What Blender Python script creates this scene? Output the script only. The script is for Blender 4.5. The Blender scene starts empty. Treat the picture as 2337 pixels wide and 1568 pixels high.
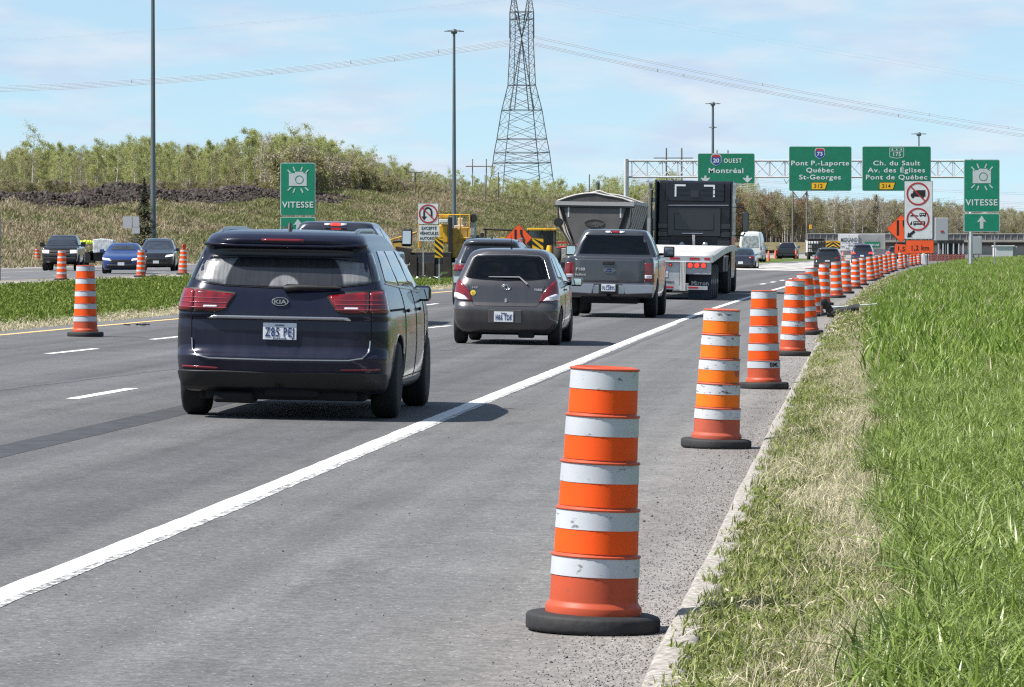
import bpy, bmesh, math, random
import numpy as np
from mathutils import Vector, Matrix, Euler
R = math.radians
random.seed(7); RNG = np.random.default_rng(7)
S = bpy.context.scene; COL = S.collection

# ------------------------------------------------------------------ camera
FPX = 10200.0; HC = 1.65; CXP, CYP, HZ = 1168.5, 784.0, 560.0      # 2337 px wide working frame
cam = bpy.data.cameras.new('camera'); cam.sensor_width = 36; cam.lens = FPX/2337*36
cam.clip_start = 0.5; cam.clip_end = 12000
camo = bpy.data.objects.new('camera', cam); COL.objects.link(camo)
PITCH = math.atan((CYP-HZ)/FPX)
camo.location = (0, 0, HC); camo.rotation_euler = (R(90)-PITCH, 0, 0)
S.camera = camo

# ------------------------------------------------------------------ light
SUN_EL, SUN_AZ = R(54), R(17)            # from the left, a little behind the camera
sdir = Vector((-math.cos(SUN_AZ)*math.cos(SUN_EL), -math.sin(SUN_AZ)*math.cos(SUN_EL), math.sin(SUN_EL)))
sl = bpy.data.lights.new('sun', 'SUN'); sl.energy = 4.4; sl.angle = R(0.53); sl.color = (1, .955, .89)
so = bpy.data.objects.new('sun', sl); COL.objects.link(so)
so.rotation_euler = sdir.to_track_quat('Z', 'Y').to_euler()
S.view_settings.view_transform = 'Standard'; S.view_settings.look = 'None'
S.view_settings.exposure = 1.0; S.view_settings.gamma = 1
S.cycles.max_bounces = 5; S.cycles.sample_clamp_indirect = 4; S.cycles.transparent_max_bounces = 6
S.cycles.use_denoising = False; S.cycles.filter_width = 1.25

w = bpy.data.worlds.new('World'); S.world = w; w.use_nodes = True
nt = w.node_tree; N = nt.nodes; L = nt.links; N.clear()
def nn(t, **k):
    n = N.new(t)
    for a, b in k.items(): setattr(n, a, b)
    return n
geo = nn('ShaderNodeTexCoord'); sep = nn('ShaderNodeSeparateXYZ'); L.new(geo.outputs['Generated'], sep.inputs[0])
sky = nn('ShaderNodeTexSky', sky_type='NISHITA'); sky.sun_disc = False
sky.sun_elevation = SUN_EL; sky.sun_rotation = math.atan2(sdir.x, sdir.y)
sky.air_density = 1.0; sky.dust_density = 0.4; sky.ozone_density = 1.6
# look a little higher into the sky model near the horizon, so that it stays clean blue
def mth(op, a, b=None, c=None):
    n = nn('ShaderNodeMath', operation=op)
    for i, v in enumerate((a, b, c)):
        if v is None: continue
        if isinstance(v, (int, float)): n.inputs[i].default_value = v
        else: L.new(v, n.inputs[i])
    return n.outputs[0]
zz = mth('ADD', mth('MULTIPLY', sep.outputs[2], 1.0), 0.10)
cmb = nn('ShaderNodeCombineXYZ'); L.new(sep.outputs[0], cmb.inputs[0]); L.new(sep.outputs[1], cmb.inputs[1]); L.new(zz, cmb.inputs[2])
nrm = nn('ShaderNodeVectorMath', operation='NORMALIZE'); L.new(cmb.outputs[0], nrm.inputs[0]); L.new(nrm.outputs[0], sky.inputs[0])
# clouds: flat banks low over the horizon
mp = nn('ShaderNodeMapping'); L.new(geo.outputs['Generated'], mp.inputs[0]); mp.inputs['Scale'].default_value = (26, 26, 120)
mp.inputs['Location'].default_value = (3.1, 0.4, 1.3)
n1 = nn('ShaderNodeTexNoise'); L.new(mp.outputs[0], n1.inputs[0]); n1.inputs['Scale'].default_value = 1.0; n1.inputs['Detail'].default_value = 7; n1.inputs['Roughness'].default_value = .52
cr = nn('ShaderNodeValToRGB'); L.new(n1.outputs[0], cr.inputs[0])
cr.color_ramp.elements[0].position = .42; cr.color_ramp.elements[1].position = .62
# more cloud near the horizon
low = nn('ShaderNodeMapRange'); L.new(sep.outputs[2], low.inputs[0])
for i, v in zip((1, 2, 3, 4), (0.004, .058, 1.0, .55)): low.inputs[i].default_value = v
cm = mth('MULTIPLY', cr.outputs[0], low.outputs[0])
n2 = nn('ShaderNodeTexNoise'); mp2 = nn('ShaderNodeMapping'); L.new(geo.outputs['Generated'], mp2.inputs[0]); mp2.inputs['Scale'].default_value = (34, 34, 150); mp2.inputs['Location'].default_value = (1, 2, 0.6)
L.new(mp2.outputs[0], n2.inputs[0]); n2.inputs['Scale'].default_value = 1.2; n2.inputs['Detail'].default_value = 5
cc = nn('ShaderNodeValToRGB'); L.new(n2.outputs[0], cc.inputs[0])
cc.color_ramp.elements[0].position = .38; cc.color_ramp.elements[0].color = (3.5, 3.95, 5.0, 1)
cc.color_ramp.elements[1].position = .62; cc.color_ramp.elements[1].color = (4.75, 4.85, 5.25, 1)
tint = nn('ShaderNodeMix', data_type='RGBA', blend_type='MULTIPLY'); tint.inputs[0].default_value = 1
L.new(sky.outputs[0], tint.inputs[6]); tint.inputs[7].default_value = (.98, 1.0, .935, 1)
mx = nn('ShaderNodeMix', data_type='RGBA'); L.new(mth('MULTIPLY', cm, .85), mx.inputs[0]); L.new(tint.outputs[2], mx.inputs[6]); L.new(cc.outputs[0], mx.inputs[7])
bg = nn('ShaderNodeBackground'); bg.inputs[1].default_value = 0.088; L.new(mx.outputs[2], bg.inputs[0])
wo = nn('ShaderNodeOutputWorld'); L.new(bg.outputs[0], wo.inputs[0])

# ------------------------------------------------------------------ layout functions
def c_of(Y): return 0.081*Y + 6.5e-5*np.maximum(0, Y-60)**2        # road axis, curving right
def heading(Y): return math.atan(0.081 + 1.3e-4*max(0, Y-60))
def plane(u): return -0.018*np.clip(u, -14, 3)                     # superelevated carriageway
def px(x, y, Y):
    """world point at depth Y seen at working-frame pixel (x, y)"""
    dx = (x-CXP)/FPX; dy = (CYP-y)/FPX
    f = math.cos(PITCH)+dy*math.sin(PITCH); up = -math.sin(PITCH)+dy*math.cos(PITCH)
    return Vector((dx/f*Y, Y, HC+up/f*Y))
def road_pt(x, y):
    """ground point (carriageway surface) under a pixel"""
    Y = 50.0
    for _ in range(60):
        p = px(x, y, Y); z = float(plane(p.x-c_of(Y)))
        Yn = (HC-z)/max(1e-4, (HC-p.z)/Y); Y = .5*Y+.5*Yn
    return px(x, y, Y), Y
def gz(X, Y): return float(plane(X-c_of(Y)))
# ------------------------------------------------------------------ materials
MATS = {}
def mat(name, col, rough=.6, metal=0, spec=.5, coat=0, var=0, vscale=8, col2=None, bump=0, bscale=60, emit=None, alpha=None, detail=4, stretch=None):
    if name in MATS: return MATS[name]
    m = bpy.data.materials.new(name); m.use_nodes = True; MATS[name] = m
    nt = m.node_tree; b = nt.nodes['Principled BSDF']; b.name = 'bsdf'
    c = tuple(col)+(1,) if len(col) == 3 else col
    b.inputs['Base Color'].default_value = c; b.inputs['Roughness'].default_value = rough
    b.inputs['Metallic'].default_value = metal; b.inputs['Specular IOR Level'].default_value = spec
    if coat: b.inputs['Coat Weight'].default_value = coat; b.inputs['Coat Roughness'].default_value = .04
    if emit: b.inputs['Emission Color'].default_value = tuple(emit[:3])+(1,); b.inputs['Emission Strength'].default_value = emit[3]
    tc = None
    if var or bump or col2:
        tc = nt.nodes.new('ShaderNodeTexCoord'); src = tc.outputs['Object']
        if stretch:
            mp = nt.nodes.new('ShaderNodeMapping'); mp.inputs['Scale'].default_value = stretch; nt.links.new(src, mp.inputs[0]); src = mp.outputs[0]
    if var or col2:
        n = nt.nodes.new('ShaderNodeTexNoise'); n.inputs['Scale'].default_value = vscale; n.inputs['Detail'].default_value = detail
        nt.links.new(src, n.inputs[0])
        r = nt.nodes.new('ShaderNodeValToRGB'); nt.links.new(n.outputs[0], r.inputs[0])
        r.color_ramp.elements[0].position = .35; r.color_ramp.elements[1].position = .65
        a = tuple(max(0, v*(1-var)) for v in c[:3])+(1,); d = tuple(col2)+(1,) if col2 else tuple(min(1, v*(1+var)) for v in c[:3])+(1,)
        r.color_ramp.elements[0].color = a; r.color_ramp.elements[1].color = d
        nt.links.new(r.outputs[0], b.inputs['Base Color'])
    if bump:
        n = nt.nodes.new('ShaderNodeTexNoise'); n.inputs['Scale'].default_value = bscale; n.inputs['Detail'].default_value = 3
        nt.links.new(src, n.inputs[0]); bu = nt.nodes.new('ShaderNodeBump'); bu.inputs['Strength'].default_value = bump; bu.inputs['Distance'].default_value = .01
        nt.links.new(n.outputs[0], bu.inputs['Height']); nt.links.new(bu.outputs[0], b.inputs['Normal'])
    return m

# ------------------------------------------------------------------ objects
def tag(o, label=None, cat=None, group=None, kind=None):
    if label: o['label'] = label
    if cat: o['category'] = cat
    if group: o['group'] = group
    if kind: o['kind'] = kind
    return o
def empty(name, loc, rz=0, roll=0, label=None, cat=None, group=None):
    o = bpy.data.objects.new(name, None); COL.objects.link(o); o.empty_display_size = .2
    o.location = loc; o.rotation_euler = (0, roll, rz)
    return tag(o, label, cat, group)
def children(o): return list(KIDS.get(o.name, []))
KIDS = {}
def link(o, parent=None):
    COL.objects.link(o)
    if parent is not None:
        o.parent = parent; KIDS.setdefault(parent.name, []).append(o)
    return o
def copy_tree(o, parent=None, label=None, group=None):
    c = o.copy(); link(c, parent)
    if label: c['label'] = label
    if group: c['group'] = group
    for ch in children(o): copy_tree(ch, c)
    return c

class MB:
    """collects shapes, builds ONE mesh object"""
    def __init__(s): s.v = []; s.f = []; s.mi = []; s.sm = []; s.m = 0
    def add(s, vs, fs, smooth=False):
        b = len(s.v); s.v += [tuple(p) for p in vs]
        for f in fs: s.f.append(tuple(i+b for i in f)); s.mi.append(s.m); s.sm.append(smooth)
        return s
    def box(s, c, d, rot=None, taper=None):
        x, y, z = d[0]/2, d[1]/2, d[2]/2; vs = []
        for k in (-1, 1):
            t = taper if (taper and k > 0) else 1
            for sx, sy in ((-1, -1), (1, -1), (1, 1), (-1, 1)): vs.append(Vector((sx*x*t, sy*y*t, k*z)))
        if rot is not None:
            rm = Euler(rot).to_matrix(); vs = [rm @ p for p in vs]
        vs = [p+Vector(c) for p in vs]
        return s.add(vs, [(3, 2, 1, 0), (4, 5, 6, 7), (0, 1, 5, 4), (1, 2, 6, 5), (2, 3, 7, 6), (3, 0, 4, 7)])
    def tube(s, pts, r, n=8, caps=True, smooth=True):
        pts = [Vector(p) for p in pts]; rs = r if isinstance(r, (list, tuple)) else [r]*len(pts)
        vs = []; fs = []; prev = None
        for i, p in enumerate(pts):
            d = (pts[min(i+1, len(pts)-1)]-pts[max(i-1, 0)]).normalized()
            a = prev if prev is not None else (Vector((0, 0, 1)) if abs(d.z) < .9 else Vector((1, 0, 0)))
            a = (a-d*a.dot(d)).normalized(); prev = a; bb = d.cross(a)
            for k in range(n):
                t = 2*math.pi*k/n; vs.append(p+(a*math.cos(t)+bb*math.sin(t))*rs[i])
        for i in range(len(pts)-1):
            for k in range(n): fs.append((i*n+k, i*n+(k+1) % n, (i+1)*n+(k+1) % n, (i+1)*n+k))
        s.add(vs, fs, smooth)
        if caps: s.add(vs[:n], [tuple(range(n))[::-1]]); s.add(vs[-n:], [tuple(range(n))])
        return s
    def lathe(s, prof, n=32, c=(0, 0, 0), axis='z', smooth=True, cap=True):
        vs = []; fs = []; m = len(prof)
        for (r, h) in prof:
            for k in range(n):
                t = 2*math.pi*k/n; a, b = r*math.cos(t), r*math.sin(t)
                p = (a, b, h) if axis == 'z' else ((h, a, b) if axis == 'x' else (b, h, a))
                vs.append((p[0]+c[0], p[1]+c[1], p[2]+c[2]))
        for i in range(m-1):
            for k in range(n): fs.append((i*n+k, i*n+(k+1) % n, (i+1)*n+(k+1) % n, (i+1)*n+k))
        s.add(vs, fs, smooth)
        if cap: s.add(vs[:n], [tuple(range(n))[::-1]]); s.add(vs[-n:], [tuple(range(n))])
        return s
    def poly(s, pts, y0, y1, smooth=False):
        """polygon in the x-z plane extruded from y0 to y1"""
        n = len(pts); a = sum(pts[i][0]*pts[(i+1) % n][1]-pts[(i+1) % n][0]*pts[i][1] for i in range(n))
        if a < 0: pts = pts[::-1]
        vs = [(p[0], y0, p[1]) for p in pts]+[(p[0], y1, p[1]) for p in pts]
        fs = [tuple(range(n)), tuple(range(2*n-1, n-1, -1))]+[(i, n+i, n+(i+1) % n, (i+1) % n) for i in range(n)]
        return s.add(vs, fs, smooth)
    def polyx(s, pts, x0, x1):
        """polygon in the y-z plane extruded from x0 to x1"""
        n = len(pts); vs = [(x0, p[0], p[1]) for p in pts]+[(x1, p[0], p[1]) for p in pts]
        fs = [tuple(range(n))[::-1], tuple(range(n, 2*n))]+[(i, (i+1) % n, n+(i+1) % n, n+i) for i in range(n)]
        return s.add(vs, fs)
    def ring(s, cx, cz, r0, r1, y0, y1, n=40):
        vs = []; fs = []
        for k in range(n):
            t = 2*math.pi*k/n
            for rr, yy in ((r0, y0), (r1, y0), (r1, y1), (r0, y1)): vs.append((cx+rr*math.cos(t), yy, cz+rr*math.sin(t)))
        for k in range(n):
            j = (k+1) % n
            for q in range(4): fs.append((k*4+q, k*4+(q+1) % 4, j*4+(q+1) % 4, j*4+q))
        return s.add(vs, fs)
    def build(s, name, mats, parent=None, bevel=0, label=None, fix=True, loc=None):
        me = bpy.data.meshes.new(name); me.from_pydata(s.v, [], s.f); 
        mats = mats if isinstance(mats, (list, tuple)) else [mats]
        for m in mats: me.materials.append(m)
        me.polygons.foreach_set('material_index', s.mi); me.polygons.foreach_set('use_smooth', s.sm)
        me.update()
        if fix:
            bm = bmesh.new(); bm.from_mesh(me); bmesh.ops.recalc_face_normals(bm, faces=bm.faces); bm.to_mesh(me); bm.free()
        o = bpy.data.objects.new(name, me); link(o, parent)
        if loc is not None: o.location = loc
        if bevel:
            b = o.modifiers.new('bevel', 'BEVEL'); b.width = bevel; b.segments = 2; b.limit_method = 'ANGLE'
        if label: o['label'] = label
        return o
def mesh_np(name, V, F, mat_, parent=None, smooth=False, uv=None, vcol=None, mi=None):
    """V (n,3), F (m,k) arrays -> object"""
    V = np.asarray(V, np.float32); F = np.asarray(F, np.int32); k = F.shape[1]
    me = bpy.data.meshes.new(name); me.vertices.add(len(V)); me.vertices.foreach_set('co', V.ravel())
    me.loops.add(F.size); me.loops.foreach_set('vertex_index', F.ravel())
    me.polygons.add(len(F)); me.polygons.foreach_set('loop_start', np.arange(0, F.size, k, dtype=np.int32))
    try: me.polygons.foreach_set('loop_total', np.full(len(F), k, np.int32))
    except Exception: pass
    for m in (mat_ if isinstance(mat_, (list, tuple)) else [mat_]): me.materials.append(m)
    if mi is not None: me.polygons.foreach_set('material_index', np.asarray(mi, np.int32))
    if uv is not None:
        l = me.uv_layers.new(name='uv'); l.data.foreach_set('uv', np.asarray(uv, np.float32)[F.ravel()].ravel())
    if vcol is not None:
        a = me.color_attributes.new('col', 'FLOAT_COLOR', 'POINT'); a.data.foreach_set('color', np.asarray(vcol, np.float32).ravel())
    me.update(calc_edges=True); me.validate()
    if smooth: me.polygons.foreach_set('use_smooth', np.ones(len(F), bool))
    o = bpy.data.objects.new(name, me); link(o, parent)
    return o
def text(parent, s, x, z, h, m, y=-.006, align='CENTER', name='lettering', bold=.0, sx=1.0, spacing=1.0, rot=None, depth=.002, fit=None):
    cu = bpy.data.curves.new(name, 'FONT'); cu.body = s; cu.size = h*1.37; cu.align_x = align; cu.align_y = 'BOTTOM_BASELINE'
    cu.offset = bold*h; cu.extrude = depth; cu.space_character = spacing; cu.resolution_u = 3
    t = bpy.data.objects.new(name, cu); COL.objects.link(t)
    dg = bpy.context.evaluated_depsgraph_get(); dg.update()
    me = bpy.data.meshes.new_from_object(t.evaluated_get(dg)); bpy.data.objects.remove(t)
    me.materials.clear(); me.materials.append(m)
    if len(me.vertices):
        co = np.empty(len(me.vertices)*3, np.float32); me.vertices.foreach_get('co', co); co = co.reshape(-1, 3)
        if fit: sx = fit/max(1e-6, co[:, 0].max()-co[:, 0].min())
        co[:, 0] *= sx; me.vertices.foreach_set('co', co.ravel())
    o = bpy.data.objects.new(name, me); link(o, parent)
    o.location = (x, y, z); o.rotation_euler = rot or (R(90), 0, 0)
    return o
def scatter(name, protos, P, rot, scl, m_idx=None, label=None, cat=None):
    """one 'stuff' object: meshes instanced on points with geometry nodes"""
    n = len(P); me = bpy.data.meshes.new(name); me.vertices.add(n); me.vertices.foreach_set('co', np.asarray(P, np.float32).ravel())
    def att(nm, ty, dat, key='value'):
        a = me.attributes.new(nm, ty, 'POINT'); a.data.foreach_set(key, np.asarray(dat).ravel())
    att('rot', 'FLOAT_VECTOR', np.asarray(rot, np.float32), 'vector')
    scl = np.asarray(scl, np.float32); scl = np.repeat(scl[:, None], 3, 1) if scl.ndim == 1 else scl
    att('scl', 'FLOAT_VECTOR', scl, 'vector')
    att('pick', 'INT', np.asarray(m_idx if m_idx is not None else RNG.integers(0, len(protos), n), np.int32))
    c = bpy.data.collections.new(name+' pieces')
    for p in protos:
        if p.name not in c.objects: c.objects.link(p)
    g = bpy.data.node_groups.new(name, 'GeometryNodeTree')
    g.interface.new_socket('Geometry', in_out='INPUT', socket_type='NodeSocketGeometry'); g.interface.new_socket('Geometry', in_out='OUTPUT', socket_type='NodeSocketGeometry')
    gi = g.nodes.new('NodeGroupInput'); go = g.nodes.new('NodeGroupOutput'); ip = g.nodes.new('GeometryNodeInstanceOnPoints'); ci = g.nodes.new('GeometryNodeCollectionInfo')
    ci.inputs[0].default_value = c; ci.inputs['Separate Children'].default_value = True; ci.inputs['Reset Children'].default_value = True
    g.links.new(gi.outputs[0], ip.inputs['Points']); g.links.new(ci.outputs[0], ip.inputs['Instance']); ip.inputs['Pick Instance'].default_value = True
    def na(nm, ty):
        a = g.nodes.new('GeometryNodeInputNamedAttribute'); a.data_type = ty; a.inputs[0].default_value = nm; return a.outputs['Attribute']
    g.links.new(na('pick', 'INT'), ip.inputs['Instance Index'])
    er = g.nodes.new('FunctionNodeEulerToRotation'); g.links.new(na('rot', 'FLOAT_VECTOR'), er.inputs[0]); g.links.new(er.outputs[0], ip.inputs['Rotation'])
    g.links.new(na('scl', 'FLOAT_VECTOR'), ip.inputs['Scale']); g.links.new(ip.outputs[0], go.inputs[0])
    o = bpy.data.objects.new(name, me); link(o); md = o.modifiers.new('scatter', 'NODES'); md.node_group = g
    return tag(o, label, cat, kind='stuff')
def unlinked(o):
    for c in list(o.users_collection): c.objects.unlink(o)
    return o
# ------------------------------------------------------------------ terrain
def crest(Y): 
    h = np.interp(Y, [0, 350, 420, 520, 640, 720, 800, 2500], [5.0, 5.3, 6.6, 7.6, 8.4, 7.0, 3.4, 3.4])
    return h
def terrain_z(u, Y):
    u = np.asarray(u, float); Y = np.asarray(Y, float)
    z = plane(u)-.06
    # right verge
    zr = .075+.03*np.clip(u+.74, 0, 3.5)+.02*np.sin(Y*.13+u)*np.clip(u-1, 0, 1)
    z = np.where(u > -.76, zr, z)
    # median: shallow swale, then up to the other carriageway
    k = np.clip((-u-14.2)/15.6, 0, 1)
    zm = .235+.14*k-.28*np.sin(k*math.pi)*np.clip((420-Y)/100, 0, 1)
    z = np.where(u < -14.2, zm, z)
    z = np.where(u < -29.8, .34, z)
    # embankment
    k = np.clip((-u-51.5)/24.0, 0, 1); ks = k*k*(3-2*k)
    z = np.where(u < -51.5, .38+(crest(Y)-.38)*ks+.25*np.sin(Y*.11+u*.23)*ks+.18*np.sin(Y*.37-u*.5)*ks, z)
    return z
def build_terrain():
    us = np.array(sorted(set(list(np.linspace(-420, -90, 30))+list(np.arange(-88, -50, 1.25))+[-51.5, -51.4]+list(np.linspace(-50, -30, 7))+[-29.9, -29.7]+list(np.linspace(-29, -15, 12))+[-14.25, -14.15, -14.0, -12, -8, -4, -.9, -.77, -.75]+list(np.arange(-.5, 8, .5))+list(np.linspace(9, 60, 16))+[90, 150, 260, 420])))
    Ys = np.concatenate([np.arange(-30, 120, 5.), np.arange(120, 900, 8.), np.arange(900, 1600, 40.), [1700, 2000, 2600, 3400, 4500]])
    U, Y = np.meshgrid(us, Ys); Z = terrain_z(U, Y); X = c_of(np.minimum(Y, 1200))+ (Y-np.minimum(Y, 1200))*.38 + U
    V = np.stack([X, Y, Z], -1).reshape(-1, 3)
    # kinds of ground as an attribute: r dry slope, g green grass, b gravel
    r = ((U < -50)).astype(float); gravel = ((Y > 470) & (U > -50) & (U < -14)) | ((U > -31.5) & (U < -29.3)) | ((U < -49.5) & (U > -52.5)) | ((U > -14.9) & (U < -14)) | (Y > 640) & (U > -.8)
    b = gravel.astype(float); g = 1-np.clip(r+b, 0, 1); r = np.clip(r-b, 0, 1)
    n, m = U.shape; i = np.arange(n*m).reshape(n, m)
    F = np.stack([i[:-1, :-1], i[:-1, 1:], i[1:, 1:], i[1:, :-1]], -1).reshape(-1, 4)
    m_ = bpy.data.materials.new('ground'); m_.use_nodes = True; nt = m_.node_tree; B = nt.nodes['Principled BSDF']; B.inputs['Roughness'].default_value = 1; B.inputs['Specular IOR Level'].default_value = .1
    at = nt.nodes.new('ShaderNodeAttribute'); at.attribute_name = 'col'; sp = nt.nodes.new('ShaderNodeSeparateColor'); nt.links.new(at.outputs['Color'], sp.inputs[0])
    tc = nt.nodes.new('ShaderNodeTexCoord')
    def ramp(scale, cols, pos, det=6, st=None):
        src = tc.outputs['Object']
        if st: mp = nt.nodes.new('ShaderNodeMapping'); mp.inputs['Scale'].default_value = st; nt.links.new(src, mp.inputs[0]); src = mp.outputs[0]
        no = nt.nodes.new('ShaderNodeTexNoise'); no.inputs['Scale'].default_value = scale; no.inputs['Detail'].default_value = det; no.inputs['Roughness'].default_value = .65; nt.links.new(src, no.inputs[0])
        r_ = nt.nodes.new('ShaderNodeValToRGB'); nt.links.new(no.outputs[0], r_.inputs[0]); cr = r_.color_ramp
        while len(cr.elements) < len(cols): cr.elements.new(.5)
        for e, c, p in zip(cr.elements, cols, pos): e.position = p; e.color = tuple(c)+(1,)
        return r_.outputs[0]
    dry = ramp(.5, [(.07, .065, .03), (.15, .125, .065), (.24, .19, .11)], [.32, .5, .68], 9)
    grn = ramp(.9, [(.05, .085, .015), (.075, .115, .022), (.12, .125, .045)], [.35, .52, .7], 8)
    grv = ramp(.8, [(.17, .155, .14), (.26, .24, .22), (.33, .31, .285)], [.35, .5, .65], 10)
    def mix(f, a, b_):
        x = nt.nodes.new('ShaderNodeMix'); x.data_type = 'RGBA'; nt.links.new(f, x.inputs[0]); nt.links.new(a, x.inputs[6]); nt.links.new(b_, x.inputs[7]); return x.outputs[2]
    o1 = mix(sp.outputs[0], grn, dry); o2 = mix(sp.outputs[2], o1, grv); nt.links.new(o2, B.inputs['Base Color'])
    o = mesh_np('ground', V, F, m_, smooth=True, vcol=np.stack([r, g, b, np.ones_like(r)], -1).reshape(-1, 4))
    tag(o, kind='structure')
build_terrain()

def road_sheet(name, u0, u1, Y0, Y1, m_, dz=0, nu=24, step=4):
    Ys = np.arange(Y0, Y1+step, step); us = np.linspace(u0, u1, nu); U, Y = np.meshgrid(us, Ys)
    Z = (plane(U) if u0 > -20 else np.full_like(U, .35))+dz
    V = np.stack([c_of(Y)+U, Y, Z], -1).reshape(-1, 3); n, m = U.shape; i = np.arange(n*m).reshape(n, m)
    F = np.stack([i[:-1, :-1], i[:-1, 1:], i[1:, 1:], i[1:, :-1]], -1).reshape(-1, 4)
    o = mesh_np(name, V, F, m_, smooth=True, uv=np.stack([U, Y], -1).reshape(-1, 2)); return tag(o, kind='structure')
def asphalt(name, stops, streak=.25):
    m_ = bpy.data.materials.new(name); m_.use_nodes = True; nt = m_.node_tree; B = nt.nodes['Principled BSDF']; B.inputs['Roughness'].default_value = .85; B.inputs['Specular IOR Level'].default_value = .35
    lk = nt.links.new; new = nt.nodes.new
    uv = new('ShaderNodeUVMap'); tc = new('ShaderNodeTexCoord'); sp = new('ShaderNodeSeparateXYZ'); lk(uv.outputs[0], sp.inputs[0])
    # wobble the lateral coordinate so that zones have ragged limits
    nz = new('ShaderNodeTexNoise'); nz.inputs['Scale'].default_value = 1.3; nz.inputs['Detail'].default_value = 8; nz.inputs['Roughness'].default_value = .7; lk(uv.outputs[0], nz.inputs[0])
    ma = new('ShaderNodeMath'); ma.operation = 'MULTIPLY_ADD'; lk(nz.outputs[0], ma.inputs[0]); ma.inputs[1].default_value = .55; lk(sp.outputs[0], ma.inputs[2])
    mr = new('ShaderNodeMapRange'); lo, hi = stops[0][0], stops[-1][0]; lk(ma.outputs[0], mr.inputs[0]); mr.inputs[1].default_value = lo+.27; mr.inputs[2].default_value = hi+.27
    cr = new('ShaderNodeValToRGB'); lk(mr.outputs[0], cr.inputs[0])
    while len(cr.color_ramp.elements) < len(stops): cr.color_ramp.elements.new(.5)
    for e, (u, c) in zip(cr.color_ramp.elements, stops): e.position = (u-lo)/(hi-lo); e.color = tuple(c)+(1,)
    # lengthwise tyre streaks
    mp = new('ShaderNodeMapping'); mp.inputs['Scale'].default_value = (2.2, .025, 1); lk(uv.outputs[0], mp.inputs[0])
    st = new('ShaderNodeTexNoise'); st.inputs['Scale'].default_value = 1; st.inputs['Detail'].default_value = 5; lk(mp.outputs[0], st.inputs[0])
    mb_ = new('ShaderNodeMapRange'); lk(st.outputs[0], mb_.inputs[0]); mb_.inputs[1].default_value = .3; mb_.inputs[2].default_value = .7; mb_.inputs[3].default_value = 1-streak; mb_.inputs[4].default_value = 1+streak*.6
    # patches
    pa = new('ShaderNodeTexNoise'); pa.inputs['Scale'].default_value = .7; pa.inputs['Detail'].default_value = 6; lk(tc.outputs['Object'], pa.inputs[0])
    mc = new('ShaderNodeMapRange'); lk(pa.outputs[0], mc.inputs[0]); mc.inputs[1].default_value = .3; mc.inputs[2].default_value = .7; mc.inputs[3].default_value = .9; mc.inputs[4].default_value = 1.1
    # aggregate speckle
    sc = new('ShaderNodeTexNoise'); sc.inputs['Scale'].default_value = 55; sc.inputs['Detail'].default_value = 4; sc.inputs['Roughness'].default_value = .8; lk(tc.outputs['Object'], sc.inputs[0])
    md = new('ShaderNodeMapRange'); lk(sc.outputs[0], md.inputs[0]); md.inputs[1].default_value = .37; md.inputs[2].default_value = .63; md.inputs[3].default_value = .6; md.inputs[4].default_value = 1.36
    sv = new('ShaderNodeTexVoronoi'); sv.inputs['Scale'].default_value = 17; lk(tc.outputs['Object'], sv.inputs[0])
    me_ = new('ShaderNodeMapRange'); lk(sv.outputs['Distance'], me_.inputs[0]); me_.inputs[1].default_value = .0; me_.inputs[2].default_value = .16; me_.inputs[3].default_value = 3.2; me_.inputs[4].default_value = 1.0
    def mul(a, b): x = new('ShaderNodeMath'); x.operation = 'MULTIPLY'; lk(a, x.inputs[0]); lk(b, x.inputs[1]); return x.outputs[0]
    g2 = new('ShaderNodeTexNoise'); g2.inputs['Scale'].default_value = 17; g2.inputs['Detail'].default_value = 3; lk(tc.outputs['Object'], g2.inputs[0]); mg = new('ShaderNodeMapRange'); lk(g2.outputs[0], mg.inputs[0]); mg.inputs[1].default_value = .35; mg.inputs[2].default_value = .65; mg.inputs[3].default_value = .84; mg.inputs[4].default_value = 1.16
    f = mul(mul(mul(mb_.outputs[0], mg.outputs[0]), mc.outputs[0]), mul(md.outputs[0], me_.outputs[0]))
    oi = new('ShaderNodeMapping'); oi.inputs['Scale'].default_value = (1.5, .35, 1); lk(uv.outputs[0], oi.inputs[0]); on = new('ShaderNodeTexNoise'); on.inputs['Scale'].default_value = 1.1; on.inputs['Detail'].default_value = 7; on.inputs['Roughness'].default_value = .62; lk(oi.outputs[0], on.inputs[0]); om = new('ShaderNodeMapRange'); lk(on.outputs[0], om.inputs[0]); om.inputs[1].default_value = .58; om.inputs[2].default_value = .68; om.inputs[3].default_value = 1.0; om.inputs[4].default_value = .78; f = mul(f, om.outputs[0])
    vm = new('ShaderNodeVectorMath'); vm.operation = 'SCALE'; lk(cr.outputs[0], vm.inputs[0]); lk(f, vm.inputs['Scale']); lk(vm.outputs[0], B.inputs['Base Color'])
    bu = new('ShaderNodeBump'); bu.inputs['Strength'].default_value = .35; bu.inputs['Distance'].default_value = .01; lk(sc.outputs[0], bu.inputs['Height']); lk(bu.outputs[0], B.inputs['Normal'])
    return m_
A0 = (.118, .118, .119); A1 = (.080, .081, .084); SH = (.118, .117, .115)
m_road = asphalt('asphalt', [(-14.6, (.15, .145, .14)), (-13.8, A0), (-12.6, (.095, .095, .098)), (-11.4, A1), (-9.9, (.11, .11, .112)), (-8.9, A1), (-7.7, (.112, .112, .114)), (-6.6, (.082, .082, .085)), (-5.7, (.106, .106, .108)), (-4.75, (.078, .078, .081)), (-4.3, (.094, .094, .096)), (-3.6, SH), (-2.1, (.122, .121, .12)), (-1.6, (.15, .146, .14)), (-1.3, (.19, .178, .166)), (-.85, (.21, .195, .18))])
road_sheet('road', -14.2, -.78, -20, 1000, m_road, nu=28)
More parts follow.
